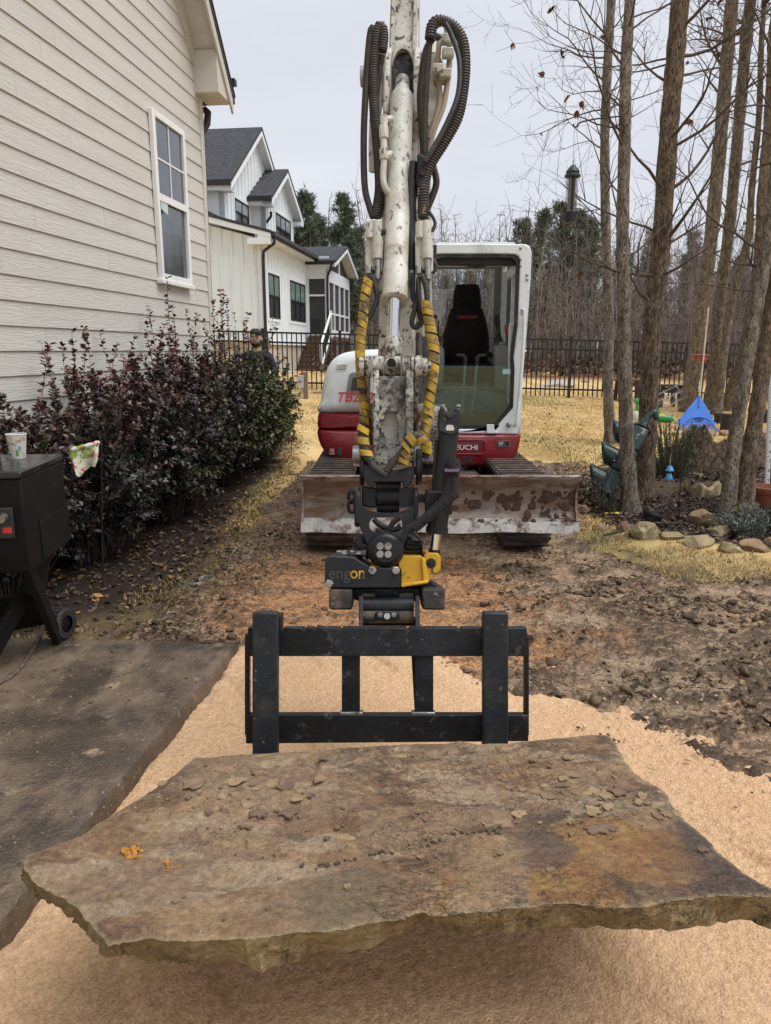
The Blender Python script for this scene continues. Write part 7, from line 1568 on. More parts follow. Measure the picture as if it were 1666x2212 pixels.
# ============================================================ blue rake
RK = thing('leaf_rake', 'blue plastic leaf rake standing head down against a tree', 'rake', gr(1508, 932))
m_blue = M('bright_blue_plastic', (.035, .17, .62), .42, var=.08, vs=5, layers=(((.25, .38, .65), 20, .71, .02),)); Yr = RK.location.y
rp2 = lambda x, y, o=0.: at(x, y, Yr+.25*(932-y)/75.+o)
MB().prism([rp2(*p) for p in ((1509, 856), (1513, 856), (1530, 884), (1546, 915), (1540, 918), (1526, 915), (1510, 913), (1494, 914), (1478, 917), (1461, 917), (1466, 908), (1486, 884))], (0, .012, 0)).build('rake_head', m_blue, RK, bevel=.004)
for k in range(19):
    f = k/18; xt = 1478+62*f; yt = 919-4*math.sin(math.pi*f); xb = 1466+86*f; yb = 926+6*f
    MB().tube([rp2(xt, yt-4, .004), rp2(xb, yb-3, .004), rp2(xb+.6, yb, -.02)], [.010, .009, .006], 6).build('tine', m_blue, RK)
MB().tube([rp2(1484, 910, -.006), rp2(1495, 903, -.006), rp2(1510, 900, -.006), rp2(1525, 903, -.006), rp2(1537, 910, -.006)], .010, 6).build('brace_rib', m_blue, RK)
for k in range(9):
    f = (k+.5)/9-.5; MB().tube([rp2(1510+26*f, 901, -.008), rp2(1510+28*f, 901+11*(1-(2*f)**2), -.008)], .006, 5).build('slot_rib', M('deep_blue_slot', (.012, .05, .22), .5), RK)
MB().cyl(rp2(1510, 880), rp2(1511, 856), .018, 10).build('socket', m_blue, RK)
MB().cyl(rp2(1510.5, 868), rp2(1531, 664), .014, 10).build('handle', M('bleached_wood_handle', (.46, .37, .25), .7, var=.15, vs=6), RK)
RH = thing('red_ornament', 'small red bracket ornament on the tree behind the rake handle', 'ornament', at(1514, 774, 13.2)); MB().box(at(1514, 774, 13.2), (.2, .1, .09)).build('bracket', M('faded_red_paint', (.30, .07, .05), .6), RH, bevel=.02); MB().box(at(1513, 767, 13.2), (.28, .12, .03)).build('roof', M('faded_red_roof', (.24, .08, .06), .6), RH, bevel=.01)
# ============================================================ pots
def pot(name, label, px, py, r, h, mat, flare=1.2, seg=32, soil=True, tilt=0., rimh=.03):
    p = gr(px, py); t = thing(name, label, 'pot', p, None); rt = r*flare
    o = MB().lathe([(0, 0), (r, 0), (r+(rt-r)*.8, h-rimh), (rt*1.02, h-rimh), (rt*1.07, h-rimh*.8), (rt*1.07, h-rimh*.1), (rt*1.04, h), (rt*.97, h), (rt*.95, h-.02), (r*.9, .03)], p, (tilt, 0, 1), seg).build('pot_body', mat, t, smooth=30)
    if soil: MB().lathe([(0, h*.8), (rt*.5, h*.83), (rt*.94, h*.79)], p, (tilt, 0, 1), 20).build('potting_soil', MATS['rooty_soil'], t)
    return t
m_pp = M('black_nursery_plastic', (.018, .018, .019), .5, var=.25, vs=8, layers=(((.06, .055, .05), 9, .62, .06, .8),)); m_terra = M('terracotta', (.27, .085, .042), .75, var=.18, vs=6, layers=(((.36, .19, .12), 7, .62, .1), ((.13, .05, .03), 5, .64, .1)))
pot('terracotta_pot', 'wide terracotta pot with bare soil at the right edge', 1652, 1096, .12, .22, m_terra, 1.35, rimh=.07)
pot('nursery_pot', 'tall black nursery pot beside the blue rake', 1569, 930, .10, .28, m_pp, 1.2, soil=False); pot('nursery_pot', 'small black nursery pot half hidden behind the tall one', 1553, 912, .08, .16, m_pp, 1.2, soil=False); pot('nursery_pot', 'tilted black nursery pot right of the scarred trunk', 1650, 912, .10, .24, m_pp, 1.2, soil=False, tilt=.25); pot('nursery_pot', 'squat black nursery pot tipped among the edging rocks', 1404, 1128, .075, .10, m_pp, 1.2, soil=False, tilt=.35); pot('nursery_pot', 'low black pot rim behind the lavender', 1612, 1120, .09, .05, m_pp, 1.1)
# ---- wind chime on a shepherd hook
SHK = thing('shepherd_hook', 'thin black shepherd hook standing behind the edging rocks', 'garden hook', gr(1467, 1122)); Yh = SHK.location.y
MB().tube(spline([at(1467, 1124, Yh), at(1470, 1050, Yh), at(1473, 985, Yh), at(1470, 966, Yh), at(1462, 959, Yh), at(1453, 962, Yh), at(1449, 972, Yh), at(1450, 979, Yh), at(1453, 976, Yh)], 6), .006, 6).build('rod', m_blk, SHK)
WC = thing('wind_chime', 'wind chime of two bright blue little pots on the garden hook', 'wind chime', at(1446, 1052, Yh)); m_bp = M('mottled_blue_glaze', (.05, .30, .62), .3, var=.2, vs=20, layers=(((.35, .55, .68), 30, .6, .05),))
MB().tube([at(1450, 979, Yh), at(1448, 995, Yh), at(1447, 1050, Yh)], .003, 5).build('cord', M('pale_cord', (.4, .36, .3), .9), WC)
for yt, yb, xc in ((1007, 1017, 1447), (1024, 1035, 1445)):
    a, b = at(xc, yt, Yh), at(xc, yb, Yh); hh = a.z-b.z; MB().lathe([(0, hh), (.022, hh), (.031, hh*.3), (.037, hh*.28), (.037, 0), (.03, 0)], b, (0, 0, 1), 18).build('chime_pot', m_bp, WC)
for dx in (-4, 0, 3): MB().cyl(at(1445+dx, 1034, Yh), at(1445+dx, 1050, Yh), .004, 6).build('chime_tube', m_steel, WC)
# ---- measuring rod
MR = thing('measuring_rod', 'white graduated measuring rod standing at the right edge', 'measuring rod', at(1657, 1047, 7.6)); ma, mb2 = at(1657, 1050, 7.6), at(1668, 800, 7.7); dv = (mb2-ma).normalized(); sx2 = Vector((1, 0, 0)); sx2 = (sx2-dv*sx2.dot(dv)).normalized(); m_rodw = M('white_rod_face', (.62, .62, .60), .5, var=.05)
Lr = (mb2-ma).length; RR = Matrix((sx2, dv, sx2.cross(dv))).transposed()
MB().box((ma+mb2)/2, (.050, Lr, .02), RR).build('rod_body', m_rodw, MR, bevel=.003)
fnv = -(sx2.cross(dv)) if (sx2.cross(dv)).y > 0 else sx2.cross(dv)
for k in range(int(Lr/.02)):
    MB().box(ma+dv*(.02*k+.01)+fnv*.0105-sx2*(.014 if k % 5 else .010), (.014 if k % 5 else .022, .005, .001), RR).build('graduation', m_blk, MR, smooth=0)
for k in range(int(Lr/.1)):
    text('numeral', str(9-k % 10), m_blk, MR, .045, ma+dv*(.1*k+.06)+fnv*.011+sx2*.010, sx2, dv, depth=.0)
# ---- green toy, benches, wire cages
GT = thing('green_toy', 'green plastic ride-on toy lying on the lawn behind the thick tree', 'toy', gr(1440, 912)); m_gp = M('green_plastic', (.012, .30, .09), .4, var=.1); yg = GT.location.y
MB().tube([at(1405, 902, yg), at(1415, 903, yg), at(1440, 904, yg), at(1452, 906, yg), at(1458, 908, yg)], [.03, .07, .075, .05, .01], 12).build('toy_body', m_gp, GT); MB().tube([at(1418, 898, yg-.03), at(1432, 898, yg-.03), at(1442, 901, yg-.03)], [.02, .035, .015], 8).build('seat_patch', M('yellow_plastic', (.65, .52, .05), .5), GT); MB().cyl(at(1376, 905, yg+.2), at(1377, 868, yg+.2), .025, 8).build('toy_post', m_gp, GT); MB().ball(at(1377, 867, yg+.2), .06, 10, 8).build('toy_knob', m_gp, GT); MB().beam(at(1425, 897, yg), at(1419, 872, yg), .03, .03).build('toy_bar', m_gp, GT); MB().ball(at(1374, 899, yg), (.05, .05, .1), 10, 8).build('toy_wheel', M('white_plastic', (.6, .6, .58), .5), GT)
m_plastwood = M('dark_brown_recycled_board', (.062, .040, .036), .6, var=.2, vs=6, stretch=(5, 1, 5))
def bench(label, cx, cy, w, wpx):
    p = gr(cx, cy); t = thing('garden_table', label, 'table', p, 'garden tables near the fence'); s = wpx*p.y/F
    for k in range(4): MB().bb(p.x-s/2, p.x+s/2, p.y-.25+k*.13, p.y-.25+k*.13+.11, p.z+.46, p.z+.50).build('top_slat', m_plastwood, t, bevel=.006)
    for e in (-1, 1):
        for f in (-.2, .2): MB().beam((p.x+e*s*.42, p.y+f, p.z-.03), (p.x+e*s*.36, p.y+f, p.z+.46), .09, .05).build('leg', m_plastwood, t, bevel=.004)
    MB().bb(p.x-s*.4, p.x+s*.4, p.y-.23, p.y-.19, p.z+.34, p.z+.45).build('apron', m_plastwood, t)
bench('dark brown garden table seen left of the thick tree', 1358, 866, 0, 58); bench('dark brown garden table behind the wire cages', 1440, 880, 0, 50)
for i, (cx, cy, h, r, lb) in enumerate(((1447, 888, .8, .22, 'tangled pale wire plant cage lying on its side by the table'), (1468, 890, .7, .2, 'second pale wire plant cage lying nearer the rake'))):
    p = gr(cx, cy); t = thing('wire_cage', lb, 'wire cage', p, 'wire plant cages'); ax2 = Vector((.8, -.2, .45 if i else .55)).normalized(); x, y, d = basis(ax2); m_wire = M('pale_wire', (.42, .41, .40), .5, .4); c0_ = p+Vector((-.3, 0, .12))
    for k in range(4): q = c0_+d*(h*k/3); rr_ = r*(1-.15*k); MB().tube([q+(x*math.cos(a)+y*math.sin(a))*rr_ for a in np.linspace(0, 6.28, 17)], .005, 4).build('wire_ring', m_wire, t)
    for k in range(6): a = k*1.047; MB().tube([c0_+(x*math.cos(a)+y*math.sin(a))*r-d*.1, c0_+(x*math.cos(a)+y*math.sin(a))*r*.55+d*(h+.1)], .005, 4).build('wire_leg', m_wire, t)
# ---- hose and small bits
GH = MB().tube(spline([gr(*q)+Vector((0, 0, .03)) for q in ((1305, 1163), (1330, 1157), (1362, 1148), (1395, 1139), (1425, 1137), (1455, 1138), (1475, 1132))], 6), .010, 8).build('garden_hose', m_rub, loc=gr(1400, 1140), smooth=60); tag(GH, 'black garden hose lying across the edging rocks', 'hose')
GH2 = MB().tube(spline([gr(*q)+Vector((0, 0, .02)) for q in ((1425, 1110), (1445, 1103), (1475, 1103), (1500, 1108))], 6), .008, 8).build('garden_hose', m_rub, loc=gr(1450, 1105), smooth=60); tag(GH2, 'short grey hose end lying on the mulch behind the boulder', 'hose')
YT = thing('hand_trowel', 'little yellow trowel lying in the bed by the tree foot', 'trowel', gr(1328, 1113)); yp = YT.location; MB().ball(yp+Vector((.02, 0, .02)), (.05, .025, .012), 10, 6).build('blade', M('yellow_toy_plastic', (.62, .45, .02), .4), YT); MB().cyl(yp+Vector((-.02, 0, .02)), yp+Vector((-.09, .01, .015)), .009, 8).build('handle', MATS['yellow_toy_plastic'], YT)
# ============================================================ bird feeder hung from the tree
BF = thing('bird_feeder', 'dark green caged tube bird feeder hanging from the tree bracket', 'bird feeder', at(1232, 485, 7.15)); Yb = 7.15; m_gm = M('dark_green_metal', (.018, .042, .04), .4, var=.2)
fa, fb = at(1239, 345, Yb), at(1231.5, 484, Yb); dF = (fb-fa).normalized(); LF = (fb-fa).length
HK = thing('feeder_bracket', 'black hooked bracket arm fixed to the tree, holding the feeder', 'bracket', at(1338, 251, Yb)); MB().tube(spline([at(1346, 250, Yb), at(1320, 253, Yb), at(1285, 257, Yb), at(1255, 264, Yb), at(1246, 273, Yb), at(1240, 273, Yb), at(1239.5, 267, Yb)], 6), .007, 8).build('arm', m_blk, HK)
MB().tube([at(1241, 271, Yb), fa], .0022, 5).build('hanging_wire', m_steel, BF)
u_ = LF/139.
MB().lathe([(.004, 0), (.004, 10*u_), (.02, 12*u_), (.06, 24*u_), (.062, 27*u_), (.055, 29*u_), (.06, 30*u_), (.072, 33*u_), (.072, 37*u_), (.05, 38*u_), (0, 38*u_)], fa, dF, 24).build('cap', m_gm, BF)
MB().lathe([(.034, 36*u_), (.034, 130*u_)], fa, dF, 18).build('seed_tube', M('pale_seed_tube', (.33, .29, .25), .3, var=.2, vs=20, layers=(((.12, .08, .05), 12, .62, .05),)), BF)
MB().lathe([(.012, 36*u_), (.012, 110*u_)], fa+Vector((0, -.036, 0)), dF, 8).build('centre_rod', m_gm, BF)
x, y, d = basis(dF)
for k in range(14): a = k*6.283/14; o = (x*math.cos(a)+y*math.sin(a))*.05; MB().cyl(fa+dF*36*u_+o, fa+dF*136*u_+o, .0016, 4).build('cage_wire', m_blk, BF)
for k in range(22): q = fa+dF*(38+4.4*k)*u_; MB().tube([q+(x*math.cos(a)+y*math.sin(a))*.05 for a in np.linspace(0, 6.283, 13)], .0015, 4).build('cage_ring', m_blk, BF)
MB().lathe([(.042, 112*u_), (.046, 116*u_), (.046, 134*u_), (.05, 137*u_), (0, 138*u_)], fa, dF, 18).build('base', m_blk, BF)
MB().cyl(fa+dF*106*u_+Vector((-.10, 0, .0)), fa+dF*106*u_+Vector((.10, 0, .005)), .004, 6).build('perch', m_blk, BF)
# ============================================================ pellet grill, cup, garden flag
gA, gB, gC, gD = Vector((-1.60, 3.2, 1.085)), Vector((-1.655, 3.76, 1.085)), Vector((-2.0, 3.73, 1.085)), Vector((-1.95, 3.17, 1.085)); 
GR = thing('pellet_grill', 'black pellet grill with hopper and wheel at the left edge of the patio', 'grill', (-1.8, 3.45, .10))
m_gb = M('matt_black_grill', (.006, .0056, .0056), .6, var=.2, vs=5, spec=.25, layers=(((.018, .016, .015), 7, .66, .07, .7),)); m_gbt = M('glossy_black_lid', (.014, .014, .015), .22, var=.2, vs=5, layers=(((.05, .048, .045), 10, .68, .04, .5),))
quad = [gA, gB, gC, gD]; cen = sum(quad, Vector())/4
def gq(z, s=1.): return [Vector((cen.x+(p.x-cen.x)*s, cen.y+(p.y-cen.y)*s, z)) for p in quad]
MB().loft([gq(.62, .97), gq(.64, 1.), gq(1.05, 1.)]).build('hopper', m_gb, GR, bevel=.008); MB().loft([gq(1.05, 1.02), gq(1.078, 1.025), gq(1.085, 1.01)]).build('hopper_lid', m_gbt, GR, bevel=.01)
uAB = (gB-gA).normalized(); nAB = Vector((uAB.y, -uAB.x, 0)); uAD = (gD-gA).normalized(); nAD = Vector((-uAD.y, uAD.x, 0)); nAD = nAD if nAD.y < 0 else -nAD
MB().prism([gA+uAB*a+Vector((0, 0, b))+nAB*.002 for a, b in ((.16, -.45), (.56, -.45), (.56, -.26), (.16, -.26))], nAB*.004).build('clean_out_door', m_gb, GR, bevel=.003)
def ad2(a, z, o=.0): return gA+uAD*a+Vector((0, 0, z))+nAD*o
MB().prism([ad2(a, b, .001) for a, b in ((.045, -.30), (.045, -.16), (.22, -.16), (.22, -.30))], nAD*.012).build('control_panel', M('panel_black', (.02, .02, .022), .4), GR, bevel=.004)
MB().lathe([(0, .03), (.018, .03), (.022, .0)], ad2(.085, -.205, .012), nAD, 18).build('control_knob', m_steel, GR)
MB().prism([ad2(a, b, .0135) for a, b in ((.055, -.275), (.055, -.248), (.095, -.248), (.095, -.275))], nAD*.001).build('red_badge', M('red_badge', (.55, .03, .025), .5), GR)
for (a, b) in (((-1.66, 3.30, .62), (-1.72, 3.66, .10)), ((-1.97, 3.28, .62), (-2.02, 3.62, .10)), ((-1.70, 3.6, .62), (-1.9, 3.2, .105))): MB().beam(a, b, .035, .075).build('leg', m_gb, GR, bevel=.004)
MB().prism([Vector((-1.70, 3.47, .44)), Vector((-1.75, 3.62, .22)), Vector((-2.1, 3.58, .16)), Vector((-2.1, 3.42, .40))], (0, -.012, 0)).build('side_shelf', m_gb, GR, bevel=.003)
wc = Vector((-1.715, 3.70, .19)); wa = Vector((.97, -.22, 0)).normalized()
MB().lathe([(.045, -.035), (.075, -.035), (.088, -.022), (.091, 0), (.088, .022), (.075, .035), (.045, .035)], wc, wa, 32).build('wheel_tyre', m_rub, GR)
MB().lathe([(0, -.02), (.05, -.02), (.056, -.012), (.056, .012), (.05, .02), (.02, .026), (0, .026)], wc, wa, 24).build('wheel_rim', m_gb, GR)
for k in range(22):
    a = k*6.283/22; x, y, d = basis(wa); o = x*math.cos(a)+y*math.sin(a); MB().box(wc+o*.0905, (.055, .012, .006), Matrix((wa, wa.cross(o), o)).transposed()).build('tread_lug', m_rub, GR)
MB().lathe([(0, 0), (.24, 0), (.25, .02), (.25, .9), (0, .92)], (-1.99, 3.5, .92), (-1, 0, 0), 28).build('grill_barrel', m_gb, GR); MB().tube([(-2.02, 3.7, 1.0), (-2.02, 3.74, 1.2), (-2.02, 3.74, 1.3)], [.06, .06, .06], 16).build('chimney', m_gb, GR); MB().cyl((-2.02, 3.74, 1.31), (-2.02, 3.74, 1.33), .085, 18).build('chimney_cap', m_gb, GR)
CU = thing('paper_cup', 'white patterned paper coffee cup standing on the grill hopper', 'cup', (-1.80, 3.60, 1.0855)); cb0 = Vector((-1.80, 3.60, 1.0855)); m_cup = M('woven_print_paper', (.60, .575, .52), .6, var=.06, vs=60, layers=(((.42, .38, .32), 45, .60, .06),))
hC, r0c, r1c = .118, .034, .047
MB().lathe([(0, .004), (r0c, .0), (r1c, hC), (r1c-.001, hC), (r0c-.001, .006), (0, .006)], cb0, (0, 0, 1), 36).build('cup_wall', m_cup, CU, smooth=50)
MB().tube([cb0+Vector((r1c*math.cos(a), r1c*math.sin(a), hC)) for a in np.linspace(0, 6.2832, 37)], .0022, 6).build('rolled_rim', M('white_paper_rim', (.72, .72, .70), .5), CU)
def oncup(a, z): r = r0c+(r1c-r0c)*z/hC+.0004; return cb0+Vector((r*math.cos(a), r*math.sin(a), z))
m_br = M('brown_print', (.16, .085, .05), .6); rc = random.Random(8)
for k in range(15):
    a0 = -2.9+2.7*k/14; z0 = rc.uniform(.070, .098); rad = rc.uniform(.006, .010); tt = rc.random()*6
    MB().tube([oncup(a0+rad*(1-.05*j)*math.cos(tt+j*.42)/.042, z0+rad*(1-.05*j)*math.sin(tt+j*.42)) for j in range(12)], .0009, 4).build('swirl_print', m_br, CU)
def cuppatch(a0, a1, z0, z1, mat, nm): n = 6; MB().add([oncup(a0+(a1-a0)*i/n, z) for z in (z0, z1) for i in range(n+1)], [(i, i+1, n+2+i, n+1+i) for i in range(n)]).build(nm, mat, CU)
m_gp2 = M('green_print', (.10, .34, .08), .6); m_bp2 = M('blue_print', (.05, .30, .48), .6); cuppatch(-2.45, -2.05, .012, .030, m_bp2, 'blue_print'); cuppatch(-2.75, -2.45, .034, .058, m_gp2, 'green_print'); cuppatch(-1.35, -1.02, .014, .042, m_gp2, 'green_print'); cuppatch(-1.0, -.75, .040, .062, m_bp2, 'blue_print'); MB().tube([oncup(-2.42+.09*math.cos(t), .046+.009*math.sin(t)) for t in np.linspace(-1.6, 1.6, 10)], .0013, 4).build('green_print', m_gp2, CU)
FP = thing('flag_pole', 'thin black garden flag pole standing before the shrubs', 'flag pole', gr(222, 1272)); Yp = FP.location.y
MB().tube([at(222, 1275, Yp), at(220, 1100, Yp), at(219, 955, Yp)], .0055, 8).build('pole', m_blk, FP); MB().tube(spline([at(216, 957, Yp), at(223, 950, Yp), at(227, 944, Yp), at(224, 938, Yp), at(219, 942, Yp), at(217, 950, Yp)], 5), .0045, 6).build('scroll', m_blk, FP)
fa1, fa2 = at(219, 953, Yp), at(146, 972, Yp-.12); MB().cyl(fa1, fa2, .0045, 8).build('cross_arm', m_blk, FP); MB().lathe([(0, -.008), (.014, -.008), (.016, 0), (.014, .014), (.006, .02), (0, .02)], fa2, (fa2-fa1), 12).build('rubber_stop', m_rub, FP)
GF = thing('garden_flag', 'white floral garden flag bunched up on the black pole arm', 'flag', (fa1+fa2)/2); nu, nv = 26, 22; vs = []
for j in range(nv+1):
    for i in range(nu+1):
        u = i/nu; v = j/nv; p = fa1.lerp(fa2, .05+.88*u); fold = math.sin(u*9+v*2.2)*.035*v+math.sin(u*17+1)*.012*v; sag = .175*v*(1+.05*math.sin(u*9+2.4)-.10*math.cos(u*6.28)); vs.append(p+Vector((.02*math.sin(v*3+u*6)*v-.015*v, -.012-fold-.03*v, .006-sag)))
m_flag = M('floral_cloth', (.62, .61, .50), .85, var=.06, vs=12, layers=(((.24, .32, .05), 11, .545, .025), ((.10, .17, .03), 23, .60, .02), ((.55, .045, .07), 12.5, .575, .02), ((.62, .22, .22), 15, .68, .02)))
fo_ = MB().add(vs, [(j*(nu+1)+i, j*(nu+1)+i+1, (j+1)*(nu+1)+i+1, (j+1)*(nu+1)+i) for j in range(nv) for i in range(nu)]).build('cloth', m_flag, GF, smooth=80); fo_.modifiers.new('thick', 'SOLIDIFY').thickness = .0015
MB().tube([fa1.lerp(fa2, .04+.9*i/11)+Vector((0, -.008, -.006)) for i in range(12)], [.012+.007*math.sin(i*1.9)**2 for i in range(12)], 12).build('rolled_fold', m_flag, GF, smooth=70)
# dried vine, wire, straps, leaves, offcut
VN = MB().tube(spline([gz(x, y, .10+h) for x, y, h in ((97, 1318, .13), (99, 1335, .10), (92, 1360, .05), (80, 1388, .015), (66, 1410, .012), (48, 1438, .012), (25, 1460, .012), (-10, 1480, .012))], 8), [.011+.003*math.sin(i*1.3) for i in range(57)], 8).build('dried_vine', M('vine_bark', (.12, .085, .065), .9, var=.4, vs=30, bump=.8, bs=60), loc=gz(60, 1420, .1), smooth=60); tag(VN, 'brown dried vine trailing from the grill wheel over the patio', 'vine')
for nm, lb, pts in (('plastic_strap', 'green and white plastic strap standing up out of the clay', ((518, 1183), (506, 1196), (497, 1215), (492, 1240))), ('plastic_strap', 'green and white plastic strap lying looped on the clay', ((378, 1255), (392, 1265), (415, 1269), (432, 1266), (450, 1262), (465, 1254), (440, 1252), (430, 1260)))):
    sp = spline([gr(*q)+Vector((0, 0, .02)) for q in pts], 6); o = MB()
    for a, b in zip(sp[:-1], sp[1:]): o.beam(a, b, .003, .020, up=(0, 0, 1))
    o = o.build(nm, M('striped_strap', (.22, .27, .20), .5, var=.5, vs=40, col2=(.42, .44, .38)), loc=gr(*pts[0])); tag(o, lb, 'strap')
def big_leaf(label, px, py, L, col, seed, Zp=None):
    g1 = np.random.default_rng(seed); p = gr(px, py) if Zp is None else gz(px, py, Zp); p.z += .012; D = np.array([[g1.normal(), g1.normal(), .1]]); o = leafmesh('fallen_leaf', np.array([p[:]]), D, np.array([[0, -.3, 1.]]), np.array([L]), np.array([L*.5]), np.array([col]), m_dead); tag(o, label, 'leaf'); return o
big_leaf('large tan fallen leaf left of the flag pole foot', 203, 1297, .09, (.36, .20, .07), 3); big_leaf('large tan fallen leaf at the flag pole foot', 225, 1292, .09, (.38, .22, .08), 4); big_leaf('small orange leaf lying by the grill wheel', 164, 1330, .04, (.4, .2, .06), 6)
# clod on the patio corner
cp = gz(452, 1388, .105); pcx = bpy.data.objects.new('mud_clod', clods[1].copy()); COL.objects.link(pcx); pcx.location = cp; pcx.scale = (.045, .022, .012); tag(pcx, 'flat brown mud clod on the back corner of the patio', 'clod')
n = 260; X_ = gg.uniform(-2.0, -.85, n); Y_ = gg.uniform(1.9, 3.62, n); k = (polysd(X_, Y_, patio_poly) > .02) & (gg.random(n) < sm(2.2, 3.6, Y_)+.1); X_, Y_ = X_[k], Y_[k]; n = len(X_); icolumps('patio_crumbs', np.stack([X_, Y_, np.full(n, .104)], 1), .002+.008*gg.random(n)**4, np.array([.06, .045, .034])*gg.uniform(.6, 2., (n, 1)), m_crumb, 'mud crumbs scattered on the patio', 'crumbs', 101)
# ---- outlet post, plank, red stake
EB = thing('outlet_post', 'wooden post with grey outlet box and red cap on the lawn', 'utility post', gr(661, 862)); pe = EB.location.copy(); s = pe.y/F
MB().bb(pe.x-.05, pe.x+.05, pe.y-.05, pe.y+.05, pe.z-.1, pe.z+57*s).build('post', M('weathered_post', (.20, .145, .10), .9, var=.3, vs=8, stretch=(4, 4, .6)), EB, bevel=.006); bxp = at(649.5, 824, pe.y-.03); MB().box(bxp, (13.5*s, .09, 27*s)).build('outlet_box', M('grey_outlet_box', (.42, .44, .45), .45), EB, bevel=.01); MB().box(bxp+Vector((-.01, -.05, -.0)), (.05, .02, .03)).build('latch', m_dgrey, EB); MB().cyl(bxp+Vector((.0, 0, 13.5*s)), bxp+Vector((0, 0, 17.5*s)), .028, 12).build('red_cap', M('red_cap', (.5, .02, .03), .4), EB); MB().cyl(bxp+Vector((.02, 0, -13*s)), Vector((bxp.x+.02, bxp.y, pe.z-.05)), .02, 8).build('conduit', M('grey_conduit', (.35, .36, .37), .5), EB)
pq = gr(690, 853); PL = MB().box(pq+Vector((.25, .3, .05)), (.9, .14, .035), Matrix.Rotation(-.12, 3, 'Z')).build('timber_plank', M('raw_plank', (.45, .30, .20), .8, var=.2, vs=6, stretch=(1, 6, 6)), loc=pq, bevel=.004); tag(PL, 'raw timber plank lying on the lawn beside the outlet post', 'plank')
RS = thing('flower_stake', 'small red flower ornament on a stake at the hedge end', 'ornament', gr(628, 985)); q0 = gr(628, 985); q1 = at(631, 948, q0.y); MB().cyl(q0-Vector((0, 0, .05)), q1, .005, 6).build('stake', m_blk, RS)
for k in range(5): a = k*1.257; MB().ball(q1+Vector((.03*math.cos(a), -.01, .03*math.sin(a))), (.022, .010, .022), 8, 6).build('petal', M('red_petal', (.45, .02, .03), .4), RS)
# ============================================================ person behind the shrubs
Yq = 10.35; hd = at(553, 733, Yq); gq0 = float(gh(hd.x, Yq)); PE = thing('person', 'person in a dark navy shirt standing behind the shrubs, head turned slightly', 'person', (hd.x, Yq, gq0))
m_skin = M('skin', (.42, .25, .17), .55, var=.06, vs=20, sub=.1); m_cl = M('navy_shirt', (.018, .020, .034), .85, var=.2, vs=14); m_hair = M('black_hair', (.012, .010, .010), .6, var=.3, vs=60, bump=.6, bs=90); m_trs = M('dark_trousers', (.03, .03, .035), .9, var=.2)
Ht = hd.z+.115-gq0; B_ = lambda x, y, z: Vector((hd.x+x, Yq+y, gq0+z*Ht/1.78))
def skin_mesh(name, verts, edges, radii, mat, root=0):
    me = bpy.data.meshes.new(name); me.from_pydata([tuple(v-Vector((hd.x, Yq, gq0))) for v in verts], edges, []); o = bpy.data.objects.new(name, me); COL.objects.link(o); o.parent = PE
    md = o.modifiers.new('skin', 'SKIN'); md.use_smooth_shade = True
    for i, r in enumerate(radii): sv_ = me.skin_vertices[0].data[i]; sv_.radius = r if isinstance(r, tuple) else (r, r); sv_.use_root = (i == root)
    sb = o.modifiers.new('sub', 'SUBSURF'); sb.levels = sb.render_levels = 2; me.materials.append(mat); return o
bv = [B_(0, 0, .95), B_(0, 0, 1.10), B_(0, -.01, 1.28), B_(0, 0, 1.42), B_(0, 0, 1.50), B_(.17, 0, 1.42), B_(.25, .0, 1.16), B_(.27, -.08, .93), B_(-.17, 0, 1.42), B_(-.25, 0, 1.16), B_(-.27, -.08, .93), B_(.10, 0, .90), B_(.11, -.01, .50), B_(.11, .02, .08), B_(.12, -.13, .04), B_(-.10, 0, .90), B_(-.11, -.01, .50), B_(-.11, .02, .08), B_(-.12, -.13, .04)]
be = [(0, 1), (1, 2), (2, 3), (3, 4), (3, 5), (5, 6), (6, 7), (3, 8), (8, 9), (9, 10), (0, 11), (11, 12), (12, 13), (13, 14), (0, 15), (15, 16), (16, 17), (17, 18)]
skin_mesh('body', bv, be, [(.15, .11), (.15, .11), (.17, .12), (.10, .09), (.062, .062), .072, .052, .036, .072, .052, .036, .09, .065, .045, .04, .09, .065, .045, .04], m_cl)
def face(u):
    q = 1.; f = -u.y
    if f > .3: q *= 1+.16*math.exp(-((u.x/.16)**2+((u.z+.08)/.20)**2))*f+.03*math.exp(-((u.x/.3)**2+((u.z+.55)/.16)**2))-.05*sum(math.exp(-(((u.x-e*.33)/.15)**2+((u.z-.12)/.10)**2)) for e in (-1, 1))
    if u.z < -.1: q *= 1-.16*abs(u.x)*(-u.z)
    return q
hc_ = hd; hdo = MB().ball(hc_, (.078, .098, .118), 36, 28, face).build('head', m_skin, PE, smooth=80)
MB().tube([hc_+Vector((0, .02, -.07)), B_(0, 0, 1.48), B_(0, .01, 1.42)], [.055, .056, .07], 14).build('neck', m_skin, PE)
def hairf(u): return 1.09 if (u.z > .52 or (u.y > -.1 and u.z > -.35)) else .80
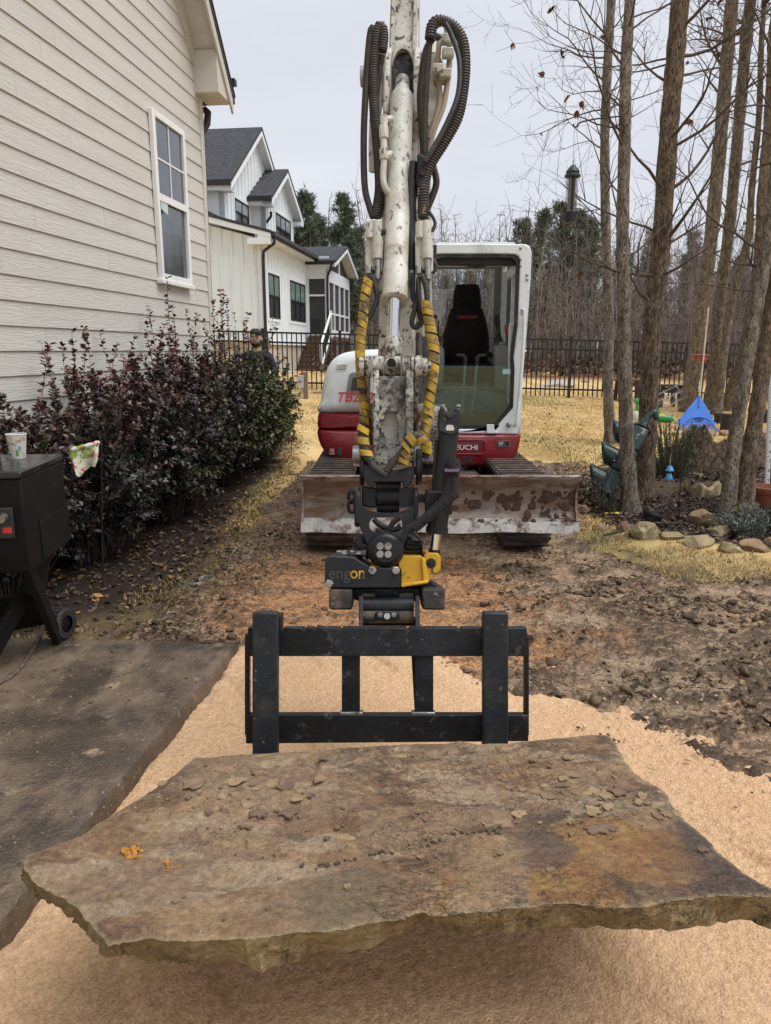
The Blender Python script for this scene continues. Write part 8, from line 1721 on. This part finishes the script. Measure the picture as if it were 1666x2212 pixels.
MB().ball(hc_+Vector((0, .012, .012)), (.083, .102, .120), 32, 26, hairf).build('hair', m_hair, PE, smooth=60)
MB().ball(hc_+Vector((0, -.014, .088)), (.084, .098, .056), 24, 12, lambda u: 1+.12*math.sin(u.x*23)*math.sin(u.y*19)).build('hair_top', m_hair, PE, smooth=60)
def beardf(u): return 1.055 if (u.z < -.38 and u.y < .25 and not (abs(u.x) < .3 and u.z > -.52 and u.y < 0)) or (-.38 <= u.z < -.05 and .25 > u.y > -.55 and abs(u.x) > .7) else .8
MB().ball(hc_, (.079, .099, .119), 36, 28, beardf).build('beard', m_hair, PE, smooth=60)
for e in (-1, 1):
    MB().ball(hc_+Vector((e*.030, -.086, .014)), .011, 10, 8).build('eye', M('eye_white', (.6, .58, .55), .3), PE); MB().ball(hc_+Vector((e*.030, -.0955, .014)), .0055, 8, 6).build('iris', M('dark_iris', (.03, .018, .012), .2), PE); MB().tube([hc_+Vector((e*.014, -.098, .034)), hc_+Vector((e*.03, -.097, .040)), hc_+Vector((e*.05, -.084, .034))], .0055, 6).build('eyebrow', m_hair, PE); MB().ball(hc_+Vector((e*.08, .0, .0)), (.012, .022, .032), 10, 8).build('ear', m_skin, PE)
MB().ball(hc_+Vector((0, -.094, -.052)), (.024, .009, .008), 10, 6).build('mouth', M('lips', (.30, .12, .10), .5), PE)
for e in (-1, 1):
    w0 = B_(e*.27, -.08, .93); hv = [w0, w0+Vector((0, -.01, -.05)), w0+Vector((0, -.02, -.10))]; hb = MB(); hb.tube([hv[0]+Vector((0, 0, .02)), hv[1], hv[2]], [.026, .034, .030], 10)
    for k in range(4):
        o = Vector((0, -.027+.017*k, 0)); L_ = (.075, .085, .08, .065)[k]; b0 = hv[2]+o; hb.tube([b0, b0+Vector((-e*.004, 0, -L_*.5)), b0+Vector((-e*.02, 0, -L_))], [.0095, .009, .007], 7)
    hb.tube([hv[1]+Vector((-e*.005, -.03, .01)), hv[1]+Vector((-e*.015, -.05, -.02)), hv[1]+Vector((-e*.02, -.055, -.055))], [.012, .010, .008], 7); hb.build('hand', m_skin, PE, smooth=60)
